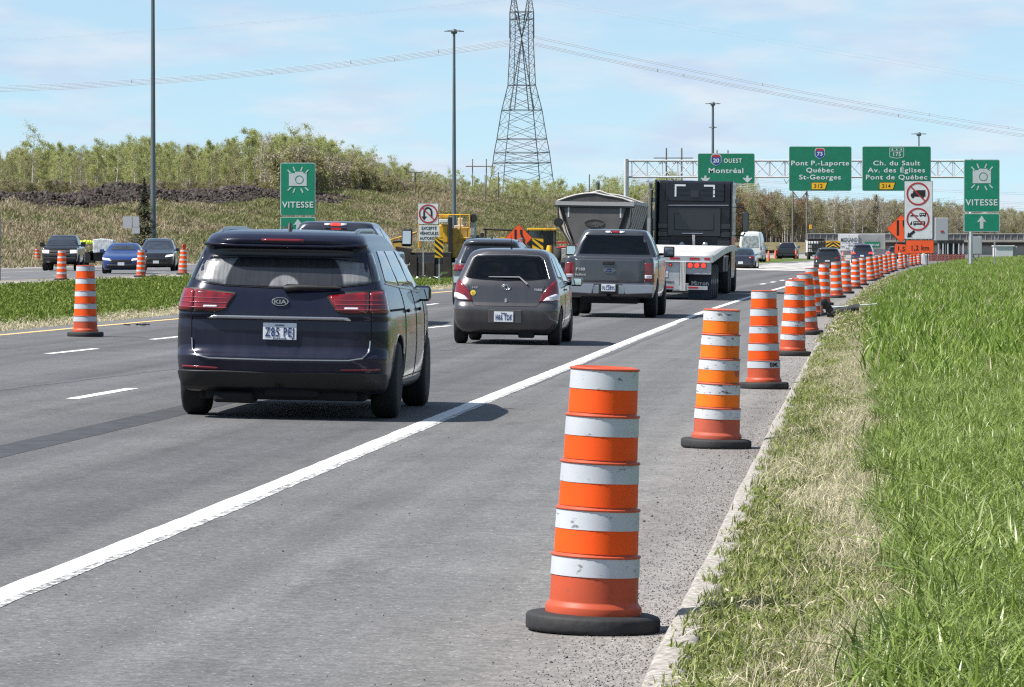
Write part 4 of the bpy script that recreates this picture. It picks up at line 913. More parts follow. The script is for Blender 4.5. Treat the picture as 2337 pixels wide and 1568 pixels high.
# ------------------------------------------------------------------ masts, poles, pylon
mast_m = mat('dark galvanised mast', (.10, .13, .14), .55, metal=.3, var=.12, vscale=.5)
def mast(x, ytop, Y, w0, w1, label, heads=True, ybase=None, mid=None):
    s = FPX/Y; X = (x-CXP)/s; zt = HC+(HZ-ytop)/s; uu = X-float(c_of(np.float64(Y))); zb = float(terrain_z(uu, Y)); r = empty('lamp_mast', (X, Y, zb), 0, 0, label, 'lamp mast', 'tall motorway lamp masts')
    MB().tube([(0, 0, -.2), (0, 0, (zt-zb)*.5), (0, 0, zt-zb)], [w0/s/2, (w0*.55+w1*.45)/s/2, w1/s/2], 14).build('mast_tube', mast_m, r)
    h = zt-zb
    if heads:
        k = 1/s*(13 if Y < 450 else 10)
        MB().lathe([(.25*k, -.8*k), (.55*k, -.7*k), (.55*k, -.1*k), (.2*k, .1*k)], 12, c=(0, 0, h)).build('head_frame', mast_m, r)
        for i in range(5):
            a = 2*math.pi*i/5+.3; d = Vector((math.cos(a), math.sin(a), 0)); m_ = MB(); m_.tube([d*.4*k+Vector((0, 0, h-.35*k)), d*1.1*k+Vector((0, 0, h-.3*k))], .06*k, 5); m_.box(d*1.4*k+Vector((0, 0, h-.3*k)), (.75*k, .34*k, .16*k), (0, 0, a)); m_.build('lamp_head', galv_d, r)
    if mid is not None:
        z = HC+(HZ-mid)/s-zb; m_ = MB(); m_.tube([(-9/s, 0, z), (9/s, 0, z)], 1/s, 5); m_.lathe([(4/s, -2/s), (4/s, 2/s)], 8, c=(0, 0, z)); m_.build('ring_bracket', galv_d, r)
mast(350, -180, 335, 12.5, 7, 'tall dark lamp mast on the left, running out of the top of the picture')
mast(1036.5, 68, 400, 10.5, 5.5, 'lamp mast with a crown of lamps left of the lattice pylon')
mast(1626.5, 234, 640, 7.5, 5, 'lamp mast rising above the Montréal panel', mid=291)
mast(2096.5, 303, 900, 4, 3, 'small distant lamp mast above the rightmost overhead panel')
pyl_m = mat('grey lattice steel', (.10, .115, .125), .6, metal=.2)
Yp = 1040.; sp_ = FPX/Yp; xc = 1190.5; base = empty('transmission_pylon', ((xc-CXP)/sp_, Yp, 4), 0, 0, 'huge steel lattice pylon carrying the high voltage lines', 'pylon'); ph = R(15)
zz_ = lambda y: HC+(HZ-y)/sp_-4
prof = [(470, 84), (439, 75), (348.6, 63), (318, 57), (252, 46), (195, 31.5), (85, 26), (45, 26.5), (28, 27)]
def corner(y, k):
    hw = np.interp(y, [p[0] for p in prof[::-1]], [p[1] for p in prof[::-1]])/sp_/ (math.cos(ph)+math.sin(ph)); a = [(-1, -1), (1, -1), (1, 1), (-1, 1)][k]
    x, y_ = a[0]*hw, a[1]*hw; return Vector((x*math.cos(ph)-y_*math.sin(ph), x*math.sin(ph)+y_*math.cos(ph), zz_(y)))
for k in range(4): MB().tube([corner(y, k) for y, _ in prof], .12, 5).build('leg', pyl_m, base)
b = MB(); lv = [470, 439, 400, 372, 348.6, 318, 285, 252, 222, 195, 172, 150, 130, 110, 92, 75, 60, 45, 28]
for i in range(len(lv)-1):
    for k in range(4):
        A, B_, C_, D_ = corner(lv[i], k), corner(lv[i], (k+1) % 4), corner(lv[i+1], k), corner(lv[i+1], (k+1) % 4)
        b.tube([A, D_], .05, 4, False); b.tube([B_, C_], .05, 4, False)
        if lv[i+1] in (348.6, 372, 318, 252, 195, 45, 28): b.tube([C_, D_], .075, 4, False)
        if i < 9:
            for T in (.25, .75):
                P1 = A.lerp(C_, T); P2 = A.lerp(D_, T) if T < .5 else B_.lerp(C_, T); b.tube([P1, P2], .035, 4, False)
b.build('bracing', pyl_m, base)
b = MB(); cen = Vector((0, 0, zz_(88)))
for k in range(4): b.tube([corner(252, k)*.62+Vector((0, 0, corner(252, k).z*.38)), cen], .12, 4, False); b.tube([cen, corner(30, k)*.55+Vector((0, 0, corner(30, k).z*.45))], .12, 4, False)
b.build('inner_struts', pyl_m, base)
for sgn in (-1, 1):                                       # two horns
    b = MB(); tip = Vector((sgn*18/sp_, 0, zz_(-28))); ks = (0, 3) if sgn < 0 else (1, 2)
    q = [corner(28, ks[0]), corner(28, ks[1]), Vector((sgn*5/sp_, 1, zz_(45))), Vector((sgn*5/sp_, -1, zz_(45)))]
    for p_ in q: b.tube([p_, tip], .12, 4, False)
    for j in range(1, 6):
        for a in range(4): b.tube([q[a].lerp(tip, j/6), q[(a+1) % 4].lerp(tip, (j-1)/6)], .06, 4, False)
    b.build('horn', pyl_m, base)
b = MB()
for sgn in (-1, 1): b.tube([(sgn*27/sp_, 0, zz_(30)), (sgn*27.5/sp_, 0, zz_(88))], .16, 5)
b.build('insulators', pyl_m, base)
wire_m = mat('aluminium conductor', (.42, .47, .54), .5)
def span(pts, Y, n, dy, r, label, spacer=None):
    """conductors through photo points (x, y), all at depth Y"""
    fx = np.array([p[0] for p in pts]); co = np.polyfit(fx, np.array([p[1] for p in pts]), min(2, len(pts)-1)); b = MB()
    for k in range(n):
        b.tube([px(x, float(np.polyval(co, x))+dy*k, Y) for x in np.linspace(fx[0], fx[-1], 26)], r, 4, False)
    for x in spacer or (): b.tube([px(x, float(np.polyval(co, x))-1, Y), px(x, float(np.polyval(co, x))+dy*(n-1)+1, Y)], r*2, 4, False)
    o = b.build('power_line', wire_m, fix=False); return tag(o, label, 'power line', 'high voltage conductors')
span([(1163, 91), (700, 149), (0, 197), (-150, 199)], 1035, 3, 3.2, .055, 'upper bundle of conductors running left from the pylon', (300, 800, 1000))
span([(1163, 101), (700, 158), (0, 207), (-150, 209)], 1037, 2, 3.0, .055, 'lower bundle of conductors running left from the pylon', (620, 900))
span([(1220, 82), (1700, 183), (2337, 295), (2450, 312)], 1035, 2, 4, .055, 'upper bundle of conductors running right from the pylon', (1740, 2120, 2300))
span([(1218, 97), (1700, 197), (2337, 307), (2450, 323)], 1037, 3, 3, .055, 'lower bundle of conductors running right from the pylon', (1500, 1560, 2050))
span([(1180, -5), (700, 40), (0, 94), (-150, 99)], 1035, 2, 3, .018, 'thin faint wire pair high on the left')
span([(1210, -8), (1700, 78), (2337, 189), (2450, 206)], 1035, 2, 8, .018, 'thin faint wire pair high on the right')
for i, y in enumerate((474, 487, 500)): pass
for i, (a, b_) in enumerate((((1420, 397), (2337, 462)), ((1420, 404), (2337, 472)), ((1420, 388), (2337, 440)), ((1420, 411), (2337, 482)))): span([a, ((a[0]+b_[0])/2, (a[1]+b_[1])/2+6), b_], 860, 2, 4, .035, ['highest','second highest','second lowest','lowest'][i]+' of the low distant line pairs behind the gantry')
wood_m = mat('weathered timber pole', (.17, .15, .13), .9, var=.2, vscale=1)
def pole_frame(name, xs, ytop, ybot, arm, Y, label, w_=2.6, brace=True, cat='utility pole'):
    s = FPX/Y; xc = sum(xs)/len(xs); r = empty(name, ((xc-CXP)/s, Y, HC+(HZ-ybot)/s), 0, 0, label, cat, 'distant wooden poles'); z = lambda y: (ybot-y)/s
    for x in xs: MB().tube([((x-xc)/s, 0, -2), ((x-xc)/s, 0, z(ytop))], [w_/2/s*1.15, w_/2/s*.85], 6).build('pole', wood_m, r)
    if arm: MB().box(((arm[0]+arm[1])/2/s-xc/s, -.2, z(arm[2])), ((arm[1]-arm[0])/s, .2, 2.3/s)).build('crossarm', wood_m, r)
    if brace and len(xs) > 1:
        b = MB()
        for x in xs: b.tube([((x-xc)/s, -.1, z(arm[2]+32)), (0, -.1, z(arm[2]+52))], 1/s, 4)
        for x in ((arm[0]+xs[0])/2, xc, (arm[1]+xs[1])/2): b.tube([((x-xc-6)/s, -.3, z(arm[2]+4)), ((x-xc)/s, -.3, z(arm[2]+14))], .7/s, 4); b.tube([((x-xc+6)/s, -.3, z(arm[2]+4)), ((x-xc)/s, -.3, z(arm[2]+14))], .7/s, 4)
        b.build('braces', wood_m, r)
pole_frame('utility_pole', (1520.5, 1555.5), 338, 455, (1491.7, 1581.5, 361), 850, 'twin pole frame behind the left end of the gantry', 4)
pole_frame('utility_pole', (1078.5, 1110), 363, 445, (1063, 1127, 380), 850, 'twin pole frame just left of the pylon', 2.6, False)
pole_frame('utility_pole', (1809, 1841), 400, 545, (1780, 1870, 405), 730, 'twin pole frame standing below the St-Georges panel', 4)
pole_frame('utility_pole', (1636, 1661), 343, 470, (1610, 1690, 368), 860, 'twin pole frame hidden by the Montréal panel, tips showing', 3.4)
pole_frame('utility_pole', (948,), 393, 455, (932, 964, 394), 560, 'single wooden pole with crossarm left of the second mast', 3)
pole_frame('utility_pole', (1345,), 398, 450, None, 700, 'bare single pole right of the pylon foot', 3)
pole_frame('utility_pole', (1107,), 400, 470, None, 600, 'grey dead pole rising from the green bushes', 2.6)
pole_frame('utility_pole', (1137,), 392, 470, None, 610, 'dead pole next to the pylon leg', 2.8)
# ------------------------------------------------------------------ vehicle bodies
def pchip(x, Y, xi):
    x = np.asarray(x, float); Y = np.asarray(Y, float); h = np.diff(x); d = np.diff(Y, axis=0)/h[:, None]; m = np.zeros_like(Y)
    for j in range(Y.shape[1]):
        for i in range(1, len(x)-1):
            a, b = d[i-1, j], d[i, j]
            if a*b > 0: w1, w2 = 2*h[i]+h[i-1], h[i]+2*h[i-1]; m[i, j] = (w1+w2)/(w1/a+w2/b)
        m[0, j], m[-1, j] = d[0, j], d[-1, j]
    i = np.clip(np.searchsorted(x, xi)-1, 0, len(x)-2); t = (xi-x[i])/h[i]
    h00 = 2*t**3-3*t**2+1; h10 = t**3-2*t**2+t; h01 = -2*t**3+3*t**2; h11 = t**3-t**2
    return h00*Y[i]+h10*h[i]*m[i]+h01*Y[i+1]+h11*h[i]*m[i+1]
class Body:
    """closed shell lofted from plan rings; rows: (z, half width, y rear, y front, corner rx, corner ry)"""
    def __init__(s, rows, taper=.06, ftaper=.1, bow=.04):
        s.r = rows; s.z = [a[0] for a in rows]; s.v = np.array([a[1:] for a in rows], float); s.tp = taper; s.ftp = ftaper; s.bow = bow; s.L = s.v[:, 2].max()
    def at(s, z): return pchip(s.z, s.v, min(max(z, s.z[0]), s.z[-1]))
    def tx(s, x, y):
        k = (y-s.L/2)/(s.L/2); return x*(1-(s.tp if k < 0 else s.ftp)*abs(k)**3)
    def ring(s, z):
        W, yr, yf, rx, ry = s.at(z); rx = min(rx, W*.9); ry = min(ry, (yf-yr)*.3); P = []
        for i in range(7): x = (W-rx)*i/6; P.append((x, yr+s.bow*((x/max(W, .01))**2)))
        y0 = P[-1][1]
        for i in range(1, 7): a = i/6*math.pi/2; P.append((W-rx+rx*math.sin(a), y0+ry*(1-math.cos(a))))
        ya = P[-1][1]; yb = yf-s.bow*1.4*((1-rx/max(W, .01))**2)-ry*1.3
        for i in range(1, 17): P.append((W, ya+(yb-ya)*i/16))
        for i in range(1, 7): a = i/6*math.pi/2; P.append((W-rx+rx*math.cos(a), yb+ry*1.3*math.sin(a)))
        y1 = P[-1][1]; x1 = P[-1][0]
        for i in range(1, 7): x = x1*(1-i/6); P.append((x, y1+(yf-y1)*(1-(x/x1)**2)))
        P = [(s.tx(x, y), y) for x, y in P]
        return P+[(-x, y) for x, y in P[-2:0:-1]]
    def mesh(s, name, m_, parent, nrow=44, arches=(), ra=.36, zs=None, mats=None, cuts=()):
        zz = zs or sorted(set(list(np.linspace(s.z[0], s.z[-1], nrow))+[a for a in s.z])); V = []; F = []
        for z in zz: V += [(x, y, z) for x, y in s.ring(z)]
        n = len(V)//len(zz)
        for i in range(len(zz)-1):
            for k in range(n): F.append((i*n+k, i*n+(k+1) % n, (i+1)*n+(k+1) % n, (i+1)*n+k))
        F.append(tuple(range(n))[::-1]); F.append(tuple(range((len(zz)-1)*n, len(zz)*n)))
        b = MB(); b.add(V, F, True); o = b.build(name, [m_, mat('wheel arch liner', (.012, .012, .012), .9)]+(mats or []), parent)
        if arches or cuts:
            cm = MB(); cm.m = 0
            for y, zc in arches: cm.lathe([(ra, -1.3), (ra, 1.3)], 28, c=(0, y, zc), axis='x', smooth=False)
            for pl, ya, yb in cuts: cm.poly(list(pl), ya, yb)
            cut = cm.build('cutter', MATS['wheel arch liner']); md = o.modifiers.new('b', 'BOOLEAN'); md.object = cut; md.operation = 'DIFFERENCE'; md.solver = 'EXACT'; md.material_mode = 'TRANSFER'
            bpy.context.view_layer.update(); dg = bpy.context.evaluated_depsgraph_get(); me = bpy.data.meshes.new_from_object(o.evaluated_get(dg)); o.modifiers.clear(); o.data = me; bpy.data.objects.remove(cut)
        return o
    def rear(s, x, z):
        W, yr, yf, rx, ry = s.at(z); k = 1-s.tp*.85; ax = min(abs(x)/k, W*.9999); 
        if ax <= W-rx: y = yr+s.bow*(ax/W)**2
        else: y = yr+s.bow*((W-rx)/W)**2+ry*(1-math.sqrt(max(0, 1-((ax-(W-rx))/rx)**2)))
        return Vector((x, y, z))
    def front(s, x, z):
        W, yr, yf, rx, ry = s.at(z); k = 1-s.ftp*.8; ax = min(abs(x)/k, W*.9999); x1 = W-rx; y1 = yf-s.bow*1.4*(1-rx/W)**2
        if ax <= x1: y = y1+(yf-y1)*(1-(ax/x1)**2)
        else: y = y1-ry*1.3*(1-math.sqrt(max(0, 1-((ax-x1)/rx)**2)))
        return Vector((x, y, z))
    def side(s, y, z, sg=1):
        W, yr, yf, rx, ry = s.at(z); ya = yr+s.bow*(1-rx/W)**2+ry; yb = yf-s.bow*1.4*(1-rx/W)**2-ry*1.3; x = W
        if y < ya: t = min(1, (ya-y)/ry); x = W-rx+rx*math.sqrt(max(0, 1-t*t))
        if y > yb: t = min(1, (y-yb)/(ry*1.3)); x = W-rx+rx*math.sqrt(max(0, 1-t*t))
        return Vector((sg*s.tx(x, y), y, z))
    def wrap(s, a, z, fr=False):
        """a: distance from the centre line, going round the corner"""
        W, yr, yf, rx, ry = s.at(z); sg = 1 if a >= 0 else -1; a = abs(a); la = (rx+ry)*math.pi/4
        if fr:
            if a <= W-rx: return s.front(sg*a*(1-s.ftp*.8), z)
            y1 = yf-s.bow*1.4*(1-rx/W)**2
            if a <= W-rx+la: t = (a-(W-rx))/la*math.pi/2; x = W-rx+rx*math.sin(t); y = y1-ry*1.3*(1-math.cos(t))
            else: x = W; y = y1-ry*1.3-(a-(W-rx)-la)
            return Vector((sg*s.tx(x, y), y, z))
        y0 = yr+s.bow*(1-rx/W)**2
        if a <= W-rx: x = a; y = yr+s.bow*(a/W)**2
        elif a <= W-rx+la: t = (a-(W-rx))/la*math.pi/2; x = W-rx+rx*math.sin(t); y = y0+ry*(1-math.cos(t))
        else: x = W; y = y0+ry+(a-(W-rx)-la)
        return Vector((sg*s.tx(x, y), y, z))
    def patch(s, name, poly, kind, m_, parent, off=.006, thick=.01, cell=.07, round_=0, smooth=True, label=None, mats=None):
        if round_:
            out = []; n = len(poly)
            for i in range(n):
                p = Vector(poly[i]); a = Vector(poly[i-1]); b = Vector(poly[(i+1) % n]); r = min(round_, (a-p).length*.45, (b-p).length*.45); A = p+(a-p).normalized()*r; B = p+(b-p).normalized()*r
                for t in (0, .25, .5, .75, 1): out.append(tuple(A*(1-t)**2+p*2*t*(1-t)+B*t*t))
            poly = out
        f = {'rear': s.rear, 'front': s.front, 'right': lambda a, z: s.side(a, z, 1), 'left': lambda a, z: s.side(a, z, -1), 'wrap': s.wrap, 'fwrap': lambda a, z: s.wrap(a, z, True)}[kind]
        bm = bmesh.new(); bm.faces.new([bm.verts.new((p[0], 0, p[1])) for p in poly])
        for ax, (i, no) in enumerate(((0, (1, 0, 0)), (1, (0, 0, 1)))):
            lo = min(p[i] for p in poly); hi = max(p[i] for p in poly); c = math.ceil(lo/cell)*cell
            while c < hi:
                bmesh.ops.bisect_plane(bm, geom=bm.verts[:]+bm.edges[:]+bm.faces[:], plane_co=(c, 0, 0) if i == 0 else (0, 0, c), plane_no=no, dist=1e-6); c += cell
        e = .004
        for v in bm.verts:
            a, z = v.co.x, v.co.z; p = f(a, z); da = f(a+e, z)-f(a-e, z); dz = f(a, z+e)-f(a, z-e); n = da.cross(dz)
            n = n.normalized() if n.length > 1e-9 else Vector((0, -1, 0))
            c = Vector((0, s.L/2, .8)); 
            if n.dot(p-c) < 0: n = -n
            v.co = p+n*off
        bmesh.ops.recalc_face_normals(bm, faces=bm.faces)
        bm.faces.ensure_lookup_table(); q = bm.faces[len(bm.faces)//2]; 
        if q.normal.dot(q.calc_center_median()-Vector((0, s.L/2, .8))) < 0: bmesh.ops.reverse_faces(bm, faces=bm.faces)
        for fc in bm.faces: fc.smooth = smooth
        if m_.name.startswith('see-through'): thick = 0
        me = bpy.data.meshes.new(name); bm.to_mesh(me); bm.free(); me.materials.append(m_)
        o = bpy.data.objects.new(name, me); link(o, parent)
        if thick: md = o.modifiers.new('th', 'SOLIDIFY'); md.thickness = thick; md.offset = -1
        if label: o['label'] = label
        return o
    def strip(s, name, pts, kind, w_, m_, parent, off=.004, closed=False, r=None):
        """a thin bead following the surface"""
        f = {'rear': s.rear, 'front': s.front, 'right': lambda a, z: s.side(a, z, 1), 'left': lambda a, z: s.side(a, z, -1), 'wrap': s.wrap, 'fwrap': lambda a, z: s.wrap(a, z, True)}[kind]
        P = []
        q = pts+[pts[0]] if closed else pts
        for i in range(len(q)-1):
            n = max(2, int(math.dist(q[i], q[i+1])/.06))
            for k in range(n): t = k/n; P.append(f(q[i][0]*(1-t)+q[i+1][0]*t, q[i][1]*(1-t)+q[i+1][1]*t))
        P.append(f(*q[-1])); c = Vector((0, s.L/2, .8)); P = [p+Vector(((p.x > 0)*2-1, 0, 0))*off*.7*(kind not in ('rear', 'front'))+Vector((0, -off if p.y < s.L/2 else off, 0))*(kind in ('rear', 'front', 'wrap', 'fwrap')) for p in P]
        return MB().tube(P, w_/2, 6).build(name, m_, parent)

def paint(name, col, rough=.32, metal=.45, dust=.12, dcol=(.26, .24, .22), coat=.8, spec=.5):
    if name in MATS: return MATS[name]
    m_ = bpy.data.materials.new(name); m_.use_nodes = True; nt = m_.node_tree; B = nt.nodes['Principled BSDF']; B.inputs['Roughness'].default_value = rough; B.inputs['Metallic'].default_value = metal; B.inputs['Specular IOR Level'].default_value = spec; B.inputs['Coat Weight'].default_value = coat; B.inputs['Coat Roughness'].default_value = .06
    tc = nt.nodes.new('ShaderNodeTexCoord'); mp = nt.nodes.new('ShaderNodeMapping'); mp.inputs['Scale'].default_value = (7, 3, 1.3); nt.links.new(tc.outputs['Object'], mp.inputs[0])
    n = nt.nodes.new('ShaderNodeTexNoise'); n.inputs['Scale'].default_value = 1.2; n.inputs['Detail'].default_value = 8; n.inputs['Roughness'].default_value = .6; nt.links.new(mp.outputs[0], n.inputs[0])
    sp = nt.nodes.new('ShaderNodeSeparateXYZ'); nt.links.new(tc.outputs['Object'], sp.inputs[0])
    hg = nt.nodes.new('ShaderNodeMapRange'); nt.links.new(sp.outputs[2], hg.inputs[0]); hg.inputs[1].default_value = .25; hg.inputs[2].default_value = 1.2; hg.inputs[3].default_value = dust*2.6; hg.inputs[4].default_value = dust
    mr = nt.nodes.new('ShaderNodeMapRange'); nt.links.new(n.outputs[0], mr.inputs[0]); mr.inputs[1].default_value = .3; mr.inputs[2].default_value = .75; mr.inputs[3].default_value = .35; mr.inputs[4].default_value = 1.5
    ml = nt.nodes.new('ShaderNodeMath'); ml.operation = 'MULTIPLY'; nt.links.new(hg.outputs[0], ml.inputs[0]); nt.links.new(mr.outputs[0], ml.inputs[1])
    mx = nt.nodes.new('ShaderNodeMix'); mx.data_type = 'RGBA'; nt.links.new(ml.outputs[0], mx.inputs[0]); mx.inputs[6].default_value = tuple(col)+(1,); mx.inputs[7].default_value = tuple(dcol)+(1,); nt.links.new(mx.outputs[2], B.inputs['Base Color'])
    inv = nt.nodes.new('ShaderNodeMath'); inv.operation = 'SUBTRACT'; inv.inputs[0].default_value = coat; nt.links.new(ml.outputs[0], inv.inputs[1]); nt.links.new(inv.outputs[0], B.inputs['Coat Weight'])
    MATS[name] = m_; return m_
V_glass = mat('tinted car glass', (.006, .007, .009), .04, spec=.8, coat=.5)
V_glass2 = mat('clear car glass', (.02, .023, .027), .05, spec=.9, coat=.6)
V_black = mat('black car plastic', (.009, .009, .0095), .55, var=.3, vscale=5); V_gap = mat('panel gap', (.003, .003, .003), .9); V_chrome = mat('chrome trim', (.5, .5, .5), .24, metal=1)
V_red = mat('red lamp lens', (.15, .003, .006), .16, coat=.8, var=.35, vscale=9); V_redd = mat('dark red lamp lens', (.14, .004, .008), .16, coat=.8); V_redon = mat('lit red lamp', (.6, .01, .01), .3, emit=(1, .03, .02, 1.6)); V_clear = mat('clear lamp lens', (.55, .55, .57), .12, coat=1.0)
V_tyre = mat('car tyre', (.009, .009, .0095), .85, var=.25, vscale=6); V_rim = mat('alloy rim', (.28, .29, .30), .35, metal=.8); V_under = mat('car underside', (.004, .004, .0045), .9); V_plate = mat('licence plate', (.60, .62, .64), .45); V_ink = mat('plate ink', (.01, .03, .12), .5)
V_head = mat('headlamp', (.7, .7, .72), .1, coat=1, emit=(1, .93, .8, .5)); V_amber = mat('amber lamp', (.8, .35, .02), .3, emit=(1, .6, .15, 1.5)); V_mirror = mat('mirror glass', (.55, .58, .6), .02, metal=1)
def see_glass(name, tr):
    m_ = bpy.data.materials.new(name); m_.use_nodes = True; nt = m_.node_tree; nt.nodes.clear(); new = nt.nodes.new
    t = new('ShaderNodeBsdfTransparent'); t.inputs[0].default_value = (tr, tr*1.03, tr*1.05, 1); g = new('ShaderNodeBsdfGlossy'); g.inputs['Roughness'].default_value = .04; f = new('ShaderNodeFresnel'); f.inputs[0].default_value = 1.5
    mx = new('ShaderNodeMixShader'); o = new('ShaderNodeOutputMaterial'); nt.links.new(f.outputs[0], mx.inputs[0]); nt.links.new(t.outputs[0], mx.inputs[1]); nt.links.new(g.outputs[0], mx.inputs[2]); nt.links.new(mx.outputs[0], o.inputs[0]); MATS[name] = m_; return m_
V_see = see_glass('see-through rear glass', .42); V_see2 = see_glass('see-through windscreen', .62)
def cabin(r, y1, y2, z, w_, ys, n=2):
    """seats standing inside the hollow glasshouse"""
    sm = mat('dark seat', (.02, .02, .022), .8)
    for y in ys:
        for x in ((-w_, w_) if n == 2 else (-w_, 0, w_)):
            b = MB(); b.box((x, y, z), (.40, .12, .16)); b.box((x, y, z+.19), (.22, .10, .17)); b.tube([(x-.05, y, z), (x-.05, y, z+.12)], .01, 5); b.tube([(x+.05, y, z), (x+.05, y, z+.12)], .01, 5); b.build('seat', sm, r, bevel=.03)
def wheel(parent, x, y, r, w_, rim=.62, far=False):
    """tyre with a rim; x sign gives the outer side"""
    sg = 1 if x > 0 else -1; n = 20 if far else 36
    b = MB(); b.lathe([(r*rim, -w_/2), (r*.9, -w_/2), (r*.985, -w_*.38), (r, -w_*.2), (r, w_*.2), (r*.985, w_*.38), (r*.9, w_/2), (r*rim, w_/2)], n, axis='x'); o = b.build('wheel', V_tyre, parent, loc=(x, y, r))
    b = MB(); b.lathe([(r*rim, .42*w_*sg), (r*rim*.93, .46*w_*sg), (r*rim*.9, .25*w_*sg), (.02, .2*w_*sg)], n, axis='x', cap=False)
    for k in range(5):
        a = 2*math.pi*k/5; d = Vector((0, math.cos(a), math.sin(a)))
        b.tube([d*r*.08+Vector((.36*w_*sg, 0, 0)), d*r*rim*.93+Vector((.40*w_*sg, 0, 0))], [r*.07, r*.045], 5)
    b.lathe([(r*.13, .3*w_*sg), (r*.12, .42*w_*sg), (.01, .43*w_*sg)], 12, axis='x', cap=False); b.build('rim', V_rim, o); return o
def plate(parent, x, y, z, w_, h, s_, top=None, tilt=0, sub=None, size=.56):
    o = MB().box((0, 0, 0), (w_, .012, h)).build('licence_plate', V_plate, parent, bevel=.003, loc=(x, y, z)); o.rotation_euler.x = tilt
    if s_: text(o, s_, 0, -h*.30, h*size, V_ink, -.009, name='lettering', bold=.008, fit=w_*.86, spacing=1.15)
    if top: text(o, top, 0, h*.31, h*.13, V_ink, -.009, name='lettering')
    if sub: text(o, sub, 0, -h*.46, h*.1, V_ink, -.009, name='lettering')
    return o
def side_mirror(parent, sg, x, y, z, w_=.23, h=.15, m_=None, tall=False, reach=.06):
    b = MB(); b.box((sg*(x+reach+w_/2), y, z), (w_, .12, h)); o = b.build('side_mirror', m_ or V_black, parent, bevel=.035 if not tall else .03)
    b = MB(); b.tube([(sg*(x-.03), y+.02, z-h*.25), (sg*(x+reach+.03), y, z-h*.2)], .028, 6); b.build('mirror_arm', V_black, o)
    MB().box((sg*(x+reach+w_/2), y-.064, z), (w_*.8, .008, h*.74)).build('mirror_glass', V_mirror, o, bevel=.002); return o
def place(root, xc, Y, zoff=None, extra=0, oncoming=False):
    X = (xc-CXP)/FPX*Y; root.location = (X, Y, gz(X, Y) if zoff is None else zoff); root.rotation_euler = (0, R(1.03) if zoff is None else 0, -heading(Y)+extra+(math.pi if oncoming else 0)); return root

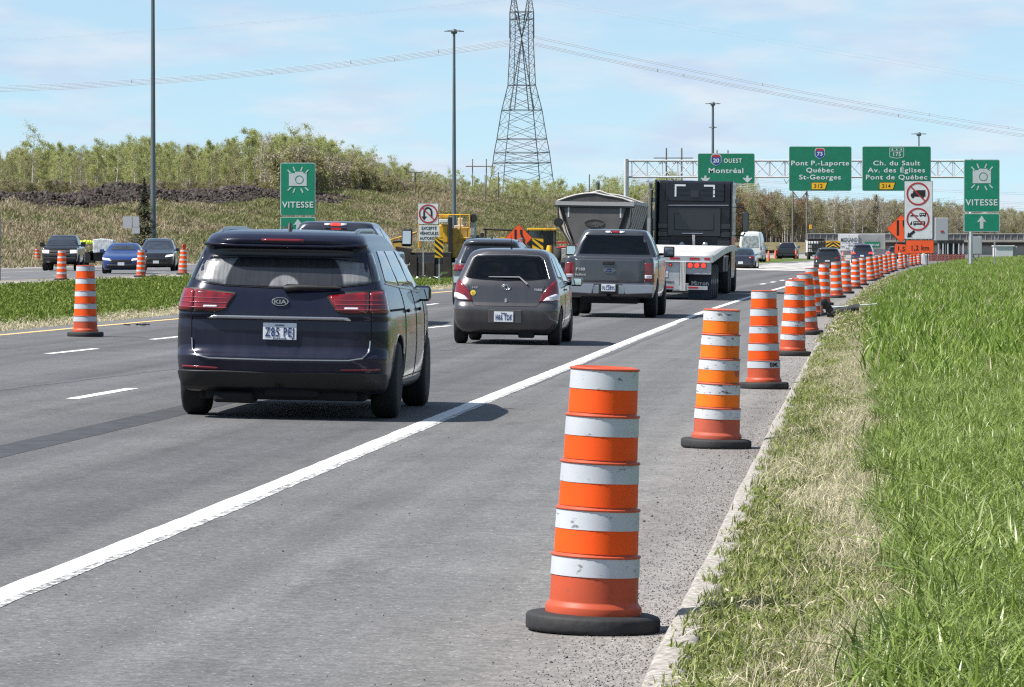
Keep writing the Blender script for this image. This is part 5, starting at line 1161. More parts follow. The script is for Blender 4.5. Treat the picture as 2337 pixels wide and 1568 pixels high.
# ------------------------------------------------------------------ dark blue minivan
def minivan():
    r = empty('minivan', (0, 0, 0), 0, 0, 'dark blue purple minivan, nearest car, seen from behind', 'minivan')
    pt = paint('dusty midnight blue paint', (.007, .009, .024), .25, .2, .03, (.20, .19, .20), coat=.42, spec=.15)
    B = Body([(.24, .90, .20, 4.95, .30, .2), (.30, .945, .10, 5.03, .32, .22), (.42, .975, .035, 5.09, .34, .24), (.52, .985, .01, 5.11, .34, .24), (.56, .988, .008, 5.11, .34, .24), (.60, .99, .05, 5.1, .34, .24), (.66, .992, .085, 5.07, .32, .22), (.80, .99, .085, 5.02, .3, .2), (.895, .985, .088, 4.97, .3, .2), (.93, .982, .06, 4.93, .3, .2), (1.0, .97, .065, 4.6, .30, .2), (1.08, .95, .085, 4.25, .29, .2), (1.14, .93, .105, 4.0, .28, .2), (1.2, .905, .135, 3.85, .27, .2),
              (1.3, .865, .195, 3.62, .27, .2), (1.42, .815, .27, 3.36, .27, .2), (1.50, .78, .30, 3.18, .27, .2), (1.535, .762, .275, 3.06, .28, .22), (1.56, .748, .155, 2.98, .30, .26), (1.60, .735, .14, 2.86, .34, .30), (1.65, .70, .22, 2.65, .36, .34), (1.675, .64, .34, 2.4, .36, .34), (1.69, .5, .55, 2.1, .3, .3), (1.70, .15, .9, 1.9, .1, .1)], taper=.058)
    B.mesh('body', pt, r, 60, arches=((1.06, .36), (4.12, .36)), ra=.40)
    # rear glass with the wiped arc
    gm = bpy.data.materials.new('dusty rear glass'); gm.use_nodes = True; nt = gm.node_tree; bs = nt.nodes['Principled BSDF']; lk = nt.links.new
    tc = nt.nodes.new('ShaderNodeTexCoord'); sp = nt.nodes.new('ShaderNodeSeparateXYZ'); lk(tc.outputs['Object'], sp.inputs[0])
    def mt(op, a, b=None, cl=False):
        n = nt.nodes.new('ShaderNodeMath'); n.operation = op; n.use_clamp = cl
        for i, v in enumerate((a, b)):
            if v is None: continue
            if isinstance(v, (int, float)): n.inputs[i].default_value = v
            else: lk(v, n.inputs[i])
        return n.outputs[0]
    dx = mt('SUBTRACT', sp.outputs[0], .02); dz = mt('MULTIPLY', mt('SUBTRACT', sp.outputs[2], 1.165), 1.12); d = mt('SQRT', mt('ADD', mt('MULTIPLY', dx, dx), mt('MULTIPLY', dz, dz)))
    inn = mt('MULTIPLY', mt('MULTIPLY', mt('SUBTRACT', .54, d), 60, True), mt('MULTIPLY', mt('SUBTRACT', d, .13), 60, True), True)
    no = nt.nodes.new('ShaderNodeTexNoise'); no.inputs['Scale'].default_value = 22; no.inputs['Detail'].default_value = 8; lk(tc.outputs['Object'], no.inputs[0])
    mp = nt.nodes.new('ShaderNodeMapping'); mp.inputs['Scale'].default_value = (26, 1, 1.6); lk(tc.outputs['Object'], mp.inputs[0]); n2 = nt.nodes.new('ShaderNodeTexNoise'); n2.inputs['Scale'].default_value = 1.4; n2.inputs['Detail'].default_value = 6; lk(mp.outputs[0], n2.inputs[0])
    dust = mt('MULTIPLY', mt('SUBTRACT', 1.0, mt('MULTIPLY', inn, .88)), mt('ADD', mt('MULTIPLY', no.outputs[0], .35), mt('MULTIPLY', n2.outputs[0], 1.1)), True)
    mx = nt.nodes.new('ShaderNodeMix'); mx.data_type = 'RGBA'; lk(dust, mx.inputs[0]); mx.inputs[6].default_value = (.006, .007, .009, 1); mx.inputs[7].default_value = (.20, .205, .21, 1); lk(mx.outputs[2], bs.inputs['Base Color'])
    lk(mt('ADD', mt('MULTIPLY', dust, .30), .05), bs.inputs['Roughness']); bs.inputs['Specular IOR Level'].default_value = .7
    B.patch('rear_window', [(-.80, 1.235), (-.5, 1.195), (0, 1.18), (.5, 1.195), (.80, 1.235), (.735, 1.405), (.4, 1.44), (-.4, 1.44), (-.735, 1.405)], 'rear', gm, r, off=.004, round_=.03, cell=.05)
    B.patch('glass_and_shade_band', [(-.735, 1.412), (-.4, 1.447), (.4, 1.447), (.735, 1.412), (.70, 1.53), (-.70, 1.53)], 'rear', mat('black glass and spoiler shade', (.004, .004, .005), .25), r, off=.003, cell=.05)  # black upper glass, with the shadow under the spoiler painted into its colour
    for sg in (-1, 1):                                           # black corner quarter panes wrapping round
        B.patch('corner_glass', [(sg*.845, 1.235), (sg*1.00, 1.26), (sg*.92, 1.50), (sg*.755, 1.50)], 'wrap', V_glass, r, off=.003, round_=.02, cell=.05)
    b = MB(); b.tube([B.rear(.03, 1.17)+Vector((0, -.03, 0)), B.rear(.16, 1.185)+Vector((0, -.05, 0)), B.rear(.53, 1.185)+Vector((0, -.03, 0))], [.032, .028, .012], 8); b.build('wiper', V_black, r)
    MB().tube([B.rear(.04, 1.205)+Vector((0, -.025, 0)), B.rear(.5, 1.195)+Vector((0, -.02, 0))], .008, 5).build('wiper_blade', V_black, r)
    B.patch('high_brake_lamp', [(-.19, 1.592), (.19, 1.592), (.19, 1.61), (-.19, 1.61)], 'rear', V_redd, r, off=.006)
    B.patch('spoiler_lip', [(-.70, 1.555), (-.4, 1.548), (.4, 1.548), (.70, 1.555), (.71, 1.572), (.4, 1.566), (-.4, 1.566), (-.71, 1.572)], 'rear', pt, r, off=.012, thick=.02)
    # lamps
    for sg in (-1, 1):
        fr = B.patch('tail_lamp', [(sg*.425, 1.105), (sg*.43, 1.13), (sg*.80, 1.165), (sg*1.02, 1.175), (sg*1.10, 1.15), (sg*1.09, .985), (sg*1.05, .955), (sg*.60, .945), (sg*.52, .97)], 'wrap', V_black, r, off=.004, round_=.03, cell=.04)
        B.patch('inner_lens', [(sg*.44, 1.11), (sg*.80, 1.148), (sg*.80, .965), (sg*.60, .96), (sg*.53, .98)], 'wrap', V_red, fr, off=.014, round_=.025, cell=.04)
        B.patch('outer_lens', [(sg*.812, 1.148), (sg*1.02, 1.158), (sg*1.085, 1.13), (sg*1.075, .99), (sg*1.04, .965), (sg*.812, .965)], 'wrap', V_red, fr, off=.014, round_=.02, cell=.04)
        for z in (1.075, 1.035, .99): B.strip('light_bar', [(sg*.50, z), (sg*1.06, z+.008)], 'wrap', .006, mat('bright lens ridge', (.34, .05, .06), .15, coat=1), fr, off=.016)
        B.patch('reverse_lamp', [(sg*.60, .99), (sg*.72, .99), (sg*.72, 1.01), (sg*.60, 1.01)], 'wrap', V_clear, fr, off=.018, round_=.008)
        B.patch('reflector', [(sg*.58, .445), (sg*.93, .455), (sg*.93, .475), (sg*.58, .465)], 'wrap', V_redd, r, off=.008, round_=.008)
    B.patch('bumper_skirt', [(-1.18, .27), (-.6, .262), (0, .30), (.6, .262), (1.18, .27), (1.20, .40), (.98, .43), (.5, .435), (0, .425), (-.5, .435), (-.98, .43), (-1.20, .40)], 'wrap', V_black, r, off=.012, thick=.02, cell=.06)
    # chrome, plate, badge
    B.patch('chrome_strip', [(-.60, .925), (.60, .925), (.63, .905), (.60, .892), (-.60, .892), (-.66, .91)], 'rear', V_chrome, r, off=.022, thick=.025)
    q = [(-.80, .72), (-.79, .62), (-.74, .565), (-.62, .542)]; low = q+[(0, .536)]+[(-a, z) for a, z in q[::-1]]
    B.strip('lower_chrome_strip', low, 'rear', .016, V_chrome, r, off=.012)
    for sg in (-1, 1):
        B.strip('tailgate_gap', [(sg*.806, .955), (sg*.806, .72)], 'rear', .010, V_gap, r, off=.001)
        B.strip('lamp_gap', [(sg*.806, 1.16), (sg*.83, 1.235)], 'rear', .007, V_gap, r, off=.001)
    B.strip('window_gap', [(-.82, 1.225), (-.5, 1.187), (0, 1.172), (.5, 1.187), (.82, 1.225)], 'rear', .009, V_gap, r, off=.002)
    y = B.rear(0, .79).y; plate(r, -.005, y-.012, .79, .30, .15, 'Z85 PEJ', 'Québec', sub='Je me souviens')
    bd = MB(); bd.lathe([(.075, -.008), (.078, -.003), (.078, .004)], 28, axis='y'); o = bd.build('badge', V_chrome, r, loc=(-.005, B.rear(0, 1.055).y-.012, 1.055)); o.scale = (1, 1, .52)
    bd = MB(); bd.lathe([(.067, -.011), (.067, -.008)], 28, axis='y'); bd.build('badge_field', mat('badge black', (.01, .01, .01), .3), o)
    t = text(o, 'KIA', 0, -.037, .072, V_chrome, -.014, name='lettering', bold=.02, sx=.72)
    # side glass and doors
    for sg, kd in ((1, 'right'), (-1, 'left')):
        for a, b_, c, d_ in ((.70, 1.60, 1.50, .92), (1.66, 2.66, 2.42, 1.56), (2.72, 3.55, 2.98, 2.50)):
            B.patch('side_window', [(a, 1.20 if a > .8 else 1.235), (b_, 1.13 if b_ > 3 else 1.18), (c, 1.515), (d_, 1.515)], kd, V_glass2 if a > 2 else V_glass, r, off=.004, round_=.03, cell=.09)
        B.strip('window_trim', [(.64, 1.225), (1.6, 1.185), (2.7, 1.155), (3.66, 1.105)], kd, .014, V_chrome, r)
        for pts in ([(1.62, .34), (1.60, .75), (1.62, 1.18)], [(2.70, .34), (2.70, 1.17)], [(3.72, .45), (3.66, 1.08)], [(1.62, .36), (3.7, .36)]): B.strip('door_gap', pts, kd, .010, V_gap, r, off=0)
        B.strip('slide_rail', [(.50, .985), (1.55, .985)], kd, .022, V_gap, r, off=.001)
        for yy in (1.80, 3.0):
            p = B.side(yy, .97, sg); MB().box(p+Vector((sg*.022, 0, 0)), (.03, .2, .035)).build('door_handle', pt, r, bevel=.012)
        B.patch('sill_trim', [(1.5, .25), (3.65, .25), (3.65, .33), (1.5, .33)], kd, V_black, r, off=.006)
        side_mirror(r, sg, .835, 3.5, 1.11, .19, .15, pt, reach=.03)
        b = MB(); b.tube([(sg*.60, .48, 1.625), (sg*.605, .60, 1.675), (sg*.60, .95, 1.695), (sg*.59, 2.2, 1.70), (sg*.58, 2.5, 1.68), (sg*.57, 2.6, 1.65)], .022, 8); b.build('roof_rail', mat('satin rail', (.30, .32, .35), .3, metal=.8), r)
        for yy in (1.06, 4.12): wheel(r, sg*.865, yy, .355, .235)
    b = MB(); b.polyx([(.60, 1.675), (.66, 1.76), (.70, 1.765), (.80, 1.70), (.84, 1.68)], -.012, .012); b.polyx([(.585, 1.672), (.87, 1.672), (.85, 1.69), (.6, 1.69)], -.035, .035); b.build('shark_fin', V_black, r, bevel=.008)
    b = MB(); b.box((0, 2.5, .24), (1.5, 4.4, .14)); b.box((0, .35, .24), (1.35, .3, .13)); b.box((-.42, .32, .19), (.36, .42, .09)); b.box((.1, .25, .25), (.5, .2, .1)); b.build('underbody', V_under, r, bevel=.03)
    b = MB(); b.tube([(-.15, .55, .22), (.75, .8, .22)], .05, 8); b.build('rear_axle', V_under, r)
    return r
mv = minivan(); place(mv, 634, 39.7, extra=R(.9))

# ------------------------------------------------------------------ grey hatchback
def hatch(name, label, pt, xc, Y, detail=True, cat='hatchback'):
    r = empty(name, (0, 0, 0), 0, 0, label, cat)
    B = Body([(.18, .74, .16, 3.62, .28, .2), (.26, .80, .06, 3.70, .3, .22), (.40, .84, .015, 3.76, .26, .18), (.54, .848, .0, 3.78, .26, .18), (.60, .848, .02, 3.77, .26, .18), (.66, .846, .065, 3.72, .25, .17), (.78, .84, .08, 3.55, .25, .17), (.90, .825, .10, 3.25, .25, .17), (.97, .81, .13, 3.0, .25, .17), (1.05, .78, .185, 2.75, .24, .16), (1.2, .715, .30, 2.45, .22, .16), (1.34, .655, .405, 2.1, .22, .16), (1.41, .62, .45, 1.95, .3, .22), (1.455, .57, .48, 1.85, .3, .3), (1.485, .48, .60, 1.75, .28, .3), (1.50, .3, .85, 1.6, .2, .2), (1.505, .08, 1.1, 1.4, .05, .1)], taper=.05)
    B.mesh('body', pt, r, 48, arches=((.60, .30), (3.06, .30)), ra=.33, cuts=(([(-.60, 1.035), (.60, 1.035), (.50, 1.36), (-.50, 1.36)], -.5, 4.2),))
    B.patch('windscreen', [(-.66, 1.0), (.66, 1.0), (.53, 1.385), (-.53, 1.385)], 'front', V_see2, r, off=.004, round_=.05, cell=.1)
    cabin(r, 0, 0, 1.02, .33, (1.15, 1.95)); MB().box((.06, 2.45, 1.33), (.2, .03, .06)).build('interior_mirror', V_black, r)
    B.patch('rear_window', [(-.655, 1.035), (-.4, 1.005), (0, .99), (.4, 1.005), (.655, 1.035), (.545, 1.34), (.48, 1.375), (0, 1.39), (-.48, 1.375), (-.545, 1.34)], 'rear', V_see, r, off=.004, round_=.04, cell=.06)
    B.strip('window_trim', [(-.67, 1.03), (-.555, 1.345), (-.48, 1.39), (0, 1.405), (.48, 1.39), (.555, 1.345), (.67, 1.03)], 'rear', .012, mat('bright trim', (.35, .36, .38), .3, metal=.8), r)
    MB().tube([B.rear(.33, .945)+Vector((0, -.02, 0)), B.rear(.2, 1.055)+Vector((0, -.04, 0)), B.rear(-.28, 1.05)+Vector((0, -.02, 0))], [.018, .012, .008], 6).build('wiper', mat('wiper grey', (.2, .2, .21), .4), r)
    for sg in (-1, 1):
        fr = B.patch('tail_lamp', [(sg*.79, 1.02), (sg*.70, .95), (sg*.60, .82), (sg*.55, .70), (sg*.54, .665), (sg*.70, .68), (sg*.98, .72), (sg*.96, .85), (sg*.88, .98)], 'wrap', V_red, r, off=.008, round_=.03, cell=.05)
        B.patch('reverse_lamp', [(sg*.66, .755), (sg*.60, .685), (sg*.76, .70), (sg*.955, .73), (sg*.95, .80), (sg*.78, .80)], 'wrap', V_clear, fr, off=.014, round_=.02, cell=.05)
    B.strip('tailgate_gap', [(-.60, .92), (-.52, .64), (-.47, .60), (.47, .60), (.52, .64), (.60, .92)], 'rear', .008, V_gap, r, off=0)
    y = B.rear(0, .45).y; MB().box((0, y-.004, .44), (.52, .02, .21)).build('plate_recess', mat('plate recess', (.05, .048, .05), .5), r, bevel=.01); plate(r, -.02, y-.02, .435, .30, .16, 'H66 TDK', 'Québec')
    if detail:
        o = MB(); [o.tube([(a*math.cos(t*math.pi/8), 0, b*math.sin(t*math.pi/8)) for t in range(17)], .006, 5, False) for a, b in ((.068, .045), (.028, .045), (.05, .022))]; k = o.build('badge', V_chrome, r, loc=(0, B.rear(0, .90).y-.012, .895))
        text(r, 'YARIS', .50, .845, .04, mat('silver letter', (.5, .5, .5), .4), B.rear(.5, .85).y-.008, name='lettering', sx=.9, bold=.02); text(r, 'S', 0, .665, .055, mat('silver letter', (.5, .5, .5), .4), B.rear(0, .68).y-.012, name='lettering', bold=.05)
        text(r, 'S-CE', -.49, .87, .034, MATS['silver letter'], B.rear(-.5, .87).y-.008, name='lettering')
        k = MB(); k.lathe([(.042, -.004), (.042, .002)], 20, axis='y'); k = k.build('round_sticker', mat('yellow sticker', (.75, .55, .05), .5), r, loc=(-.515, B.rear(-.515, .80).y-.006, .80), label='round yellow sticker'); k.rotation_euler.z = R(-8)
        f = MB(); f.box((-.014, 0, .01), (.009, .002, .012)); f.box((.014, 0, .01), (.009, .002, .012)); f.tube([(-.02, 0, -.012), (0, 0, -.02), (.02, 0, -.012)], .0035, 4); f.build('sticker_face', S_black, k).location.y = -.006
    for sg, kd in ((1, 'right'), (-1, 'left')):
        for q in ([(.60, 1.04), (1.25, .995), (1.22, 1.36), (.80, 1.355)], [(1.31, .99), (2.42, .965), (1.95, 1.36), (1.28, 1.365)]): B.patch('side_window', q, kd, V_glass2, r, off=.004, round_=.03, cell=.1)
        for q in ([(1.28, .3), (1.28, .99)], [(2.45, .3), (2.45, .95)]): B.strip('door_gap', q, kd, .008, V_gap, r, off=0)
        for yy in (1.42, 2.2 if False else 1.42): pass
        p = B.side(1.42, .86, sg); MB().box(p+Vector((sg*.02, 0, 0)), (.03, .16, .03)).build('door_handle', pt, r, bevel=.01)
        side_mirror(r, sg, .79, 2.3, .98, .2, .14, pt)
        for yy in (.60, 3.06): wheel(r, sg*.735, yy, .30, .19)
    b = MB(); b.box((0, 1.9, .22), (1.3, 3.2, .14)); b.box((.32, .22, .18), (.24, .25, .14)); b.build('underbody', V_under, r, bevel=.02)
    MB().tube([(.32, .10, .21), (.32, .3, .21)], .045, 10).build('exhaust', mat('dull exhaust', (.12, .11, .10), .5, metal=.6), r)
    MB().tube([(0, 1.02, 1.505), (0, .95, 1.56), (0, .86, 1.72)], [.02, .006, .003], 6).build('antenna', V_black, r)
    return place(r, xc, Y)
hatch('hatchback', 'small dark grey hatchback with plate H66 TDK behind the pickup', paint('warm dark grey paint', (.055, .052, .056), .32, .5, .05), 1151.5, 69.5)

# ------------------------------------------------------------------ pickups
def pickup(name, label, pt, xc, Y, W=.98, zc=1.90, bed=1.30, Lb=1.75, Lc=4.6, L=5.8, lit=False, near=False, tow=False, plate_s=None, zoff=None, oncoming=False, extra=0, badge=False, cover=False, group=None):
    far = not near; r = empty(name, (0, 0, 0), 0, 0, label, 'pickup truck', group)
    hood = bed-.10
    A = Body([(.42, W*.94, .12, L-.12, .12, .08), (.55, W*.98, .03, L-.02, .14, .08), (.72, W, .04, L, .14, .08), (.76, W, .06, L, .12, .07), (bed-.45, W, .06, L, .12, .07), (bed-.12, W*.985, .065, L-.06, .11, .07), (bed-.015, W*.965, .075, L-.2, .10, .06), (bed, W*.94, .095, L-.4, .08, .05)], taper=.02, ftaper=.06, bow=.03)
    A.mesh('body', pt, r, 24, arches=((1.25, .40), (L-1.0, .40)), ra=.46)
    C = Body([(bed-.25, W*.955, Lb, L-1.3, .10, .06), (bed-.02, W*.95, Lb, L-1.45, .10, .06), (bed+.02, W*.93, Lb+.01, L-1.55, .12, .08), (bed+.30, W*.82, Lb+.07, L-1.95, .13, .1), (zc-.12, W*.73, Lb+.13, L-2.35, .14, .12), (zc-.045, W*.685, Lb+.17, L-2.5, .18, .15), (zc-.012, W*.6, Lb+.28, L-2.7, .2, .2), (zc, W*.3, Lb+.7, L-3.2, .15, .2)], taper=.02, ftaper=.06, bow=.02)
    C.mesh('cab', pt, r, 26, cuts=(([(-W*.70, bed+.08), (W*.70, bed+.08), (W*.62, zc-.15), (-W*.62, zc-.15)], -.5, L+.5),) if near else ())
    if near: cabin(r, 0, 0, bed+.06, .42, (Lb+.75, Lb+1.7)); MB().box((0, L-2.35, zc-.2), (.24, .03, .07)).build('interior_mirror', V_black, r)
    C.patch('rear_window', [(-W*.80, bed+.05), (W*.80, bed+.05), (W*.66, zc-.13), (-W*.66, zc-.13)], 'rear', V_see if near else V_glass, r, off=.004, round_=.04, cell=.1)
    C.patch('windscreen', [(-W*.84, bed+.06), (W*.84, bed+.06), (W*.64, zc-.1), (-W*.64, zc-.1)], 'front', V_see2 if near else V_glass2, r, off=.004, round_=.05, cell=.1)
    for sg, kd in ((1, 'right'), (-1, 'left')):
        for a, b_ in ((Lb+.2, Lb+.95), (Lb+1.05, L-1.75)): C.patch('side_window', [(a, bed+.05), (b_, bed+.03), (min(b_, L-2.35), zc-.13), (a+.05, zc-.13)], kd, V_glass2, r, off=.004, round_=.03, cell=.15)
        for y_ in (1.25, L-1.0): wheel(r, sg*(W-.14), y_, .40, .27, far=far)
        if tow: side_mirror(r, sg, W*.93, L-2.05, bed+.28, .2, .34, V_black, True, .14)
        else: side_mirror(r, sg, W*.92, L-2.05, bed+.12, .24, .24, V_black, True, .07)
        fr = A.patch('tail_lamp', [(sg*(W-.21), bed-.52), (sg*(W-.21), bed-.13), (sg*(W+.03), bed-.13), (sg*(W+.03), bed-.52)], 'wrap', V_redon if lit else V_red, r, off=.008, round_=.02, cell=.06)
        if near:
            A.patch('reverse_lamp', [(sg*(W-.2), bed-.45), (sg*(W-.2), bed-.38), (sg*(W-.06), bed-.38), (sg*(W-.06), bed-.45)], 'wrap', V_clear, fr, off=.014)
            A.strip('bed_gap', [(Lb-.02, .5), (Lb-.02, bed-.02)], kd, .014, V_gap, r, off=0)
            for q in (Lb+.02, Lb+1.0, L-1.7): C.strip('door_gap', [(q, bed-.2), (q, bed)], kd, .01, V_gap, r, off=0)
        A.patch('headlamp', [(sg*(W-.38), .88), (sg*(W-.38), 1.05), (sg*(W+.06), 1.06), (sg*(W+.06), .90)], 'fwrap', V_head if oncoming else V_clear, r, off=.008, round_=.03, cell=.08)
    A.patch('tailgate', [(-(W-.23), .76), (W-.23, .76), (W-.23, bed-.05), (-(W-.23), bed-.05)], 'rear', pt, r, off=.012, thick=.015, round_=.02, cell=.2)
    A.patch('grille', [(-(W-.40), .72), (W-.40, .72), (W-.40, 1.05), (-(W-.40), 1.05)], 'front', V_black, r, off=.012, round_=.03); 
    for z in (.80, .88, .96): A.strip('grille_bar', [(-(W-.42), z), (W-.42, z)], 'front', .02, V_chrome if not far else mat('grille grey', (.2, .2, .2), .4), r, off=.02)
    MB().box((0, L+.02, .60), (W*1.8, .16, .17)).build('front_bumper', V_chrome if near else V_black, r, bevel=.04)
    b = MB()
    for sg in (-1, 1): b.poly([(sg*.36, .50), (sg*.98*W, .53), (sg*1.0*W, .72), (sg*.30, .72), (sg*.33, .62)], -.10, .10)
    b.box((0, .02, .60), (.70, .14, .19)); b.build('rear_bumper', mat('polished bumper', (.42, .43, .45), .25, metal=.9) if near else V_black, r, bevel=.02)
    if plate_s: plate(r, 0, -.075, .64, .30, .155, plate_s, 'Québec')
    if near:
        MB().box((0, -.085, .615), (.42, .05, .21)).build('plate_recess', V_black, r, bevel=.01); o = [k for k in children(r) if k.name.startswith('licence_plate')][0]; o.location.y = -.118
        o = MB().box((-.02, A.rear(0, bed-.14).y-.02, bed-.13), (.26, .04, .075)).build('tailgate_handle', V_black, r, bevel=.012)
        k = MB(); k.lathe([(.118, -.006), (.12, 0)], 28, axis='y'); k = k.build('badge', V_chrome, r, loc=(0, A.rear(0, bed-.29).y-.02, bed-.29)); k.scale = (1, 1, .42)
        q = MB(); q.lathe([(.107, -.010), (.107, -.006)], 28, axis='y'); q.build('badge_field', mat('badge blue', (.01, .02, .08), .3), k); text(k, 'Ford', 0, -.05, .11, V_chrome, -.014, name='lettering', sx=.62)
        text(r, 'F150', -.62, bed-.30, .06, mat('silver letter', (.5, .5, .5), .4), A.rear(-.6, 1).y-.018, name='lettering', bold=.03, sx=1.25); text(r, 'Bedford', -.62, bed-.41, .05, mat('grey decal', (.35, .35, .36), .5), A.rear(-.6, 1).y-.018, name='lettering', bold=.03, sx=1.05)
    C.patch('high_brake_lamp', [(-.09, zc-.085), (.09, zc-.085), (.09, zc-.045), (-.09, zc-.045)], 'rear', V_redon if tow else V_red, r, off=.016)
    if near or tow:
        for sg in (-1, 1): C.patch('cargo_lamp', [(sg*.10, zc-.085), (sg*.21, zc-.08), (sg*.21, zc-.05), (sg*.10, zc-.045)], 'rear', V_clear, r, off=.014)
    b = MB(); b.box((0, L/2, .42), (W*1.3, L-1.0, .18)); b.box((0, .30, .38), (W*1.25, .35, .16)); b.tube([(-W*.7, 1.25, .38), (W*.7, 1.25, .38)], .08, 8); b.box((0, .1, .42), (.1, .3, .1)); b.build('underbody', V_under, r, bevel=.02)
    if cover: MB().box((0, Lb/2+.05, bed+.02), (W*1.8, Lb-.1, .04)).build('bed_cover', V_black, r, bevel=.01)
    return place(r, xc, Y, zoff, extra, oncoming)
pickup('pickup_truck', 'dark grey pickup with plate FLC2895 and chrome bumper in the right lane', paint('dark grey pickup paint', (.058, .062, .07), .3, .55, .05), 1388, 95.8, near=True, plate_s='FLC2895')
pickup('pickup_truck', 'dark blue tall pickup with towing mirrors hidden behind the minivan roof', paint('black blue paint', (.012, .016, .03), .3, .4, .05), 733, 82, zc=1.92, bed=1.36, tow=True)
pickup('pickup_truck', 'black pickup far ahead between the white van and the rack truck', paint('black paint', (.008, .009, .012), .3, .3, .03), 1793, 455, zoff=.05, plate_s=None)
pickup('pickup_truck', 'dark oncoming pickup pulling a loaded trailer on the far carriageway', paint('dark green grey paint', (.012, .016, .018), .3, .4, .02), 155, 232, W=.93, zc=1.82, bed=1.22, L=5.3, Lb=1.5, zoff=.36, oncoming=True, extra=R(7))

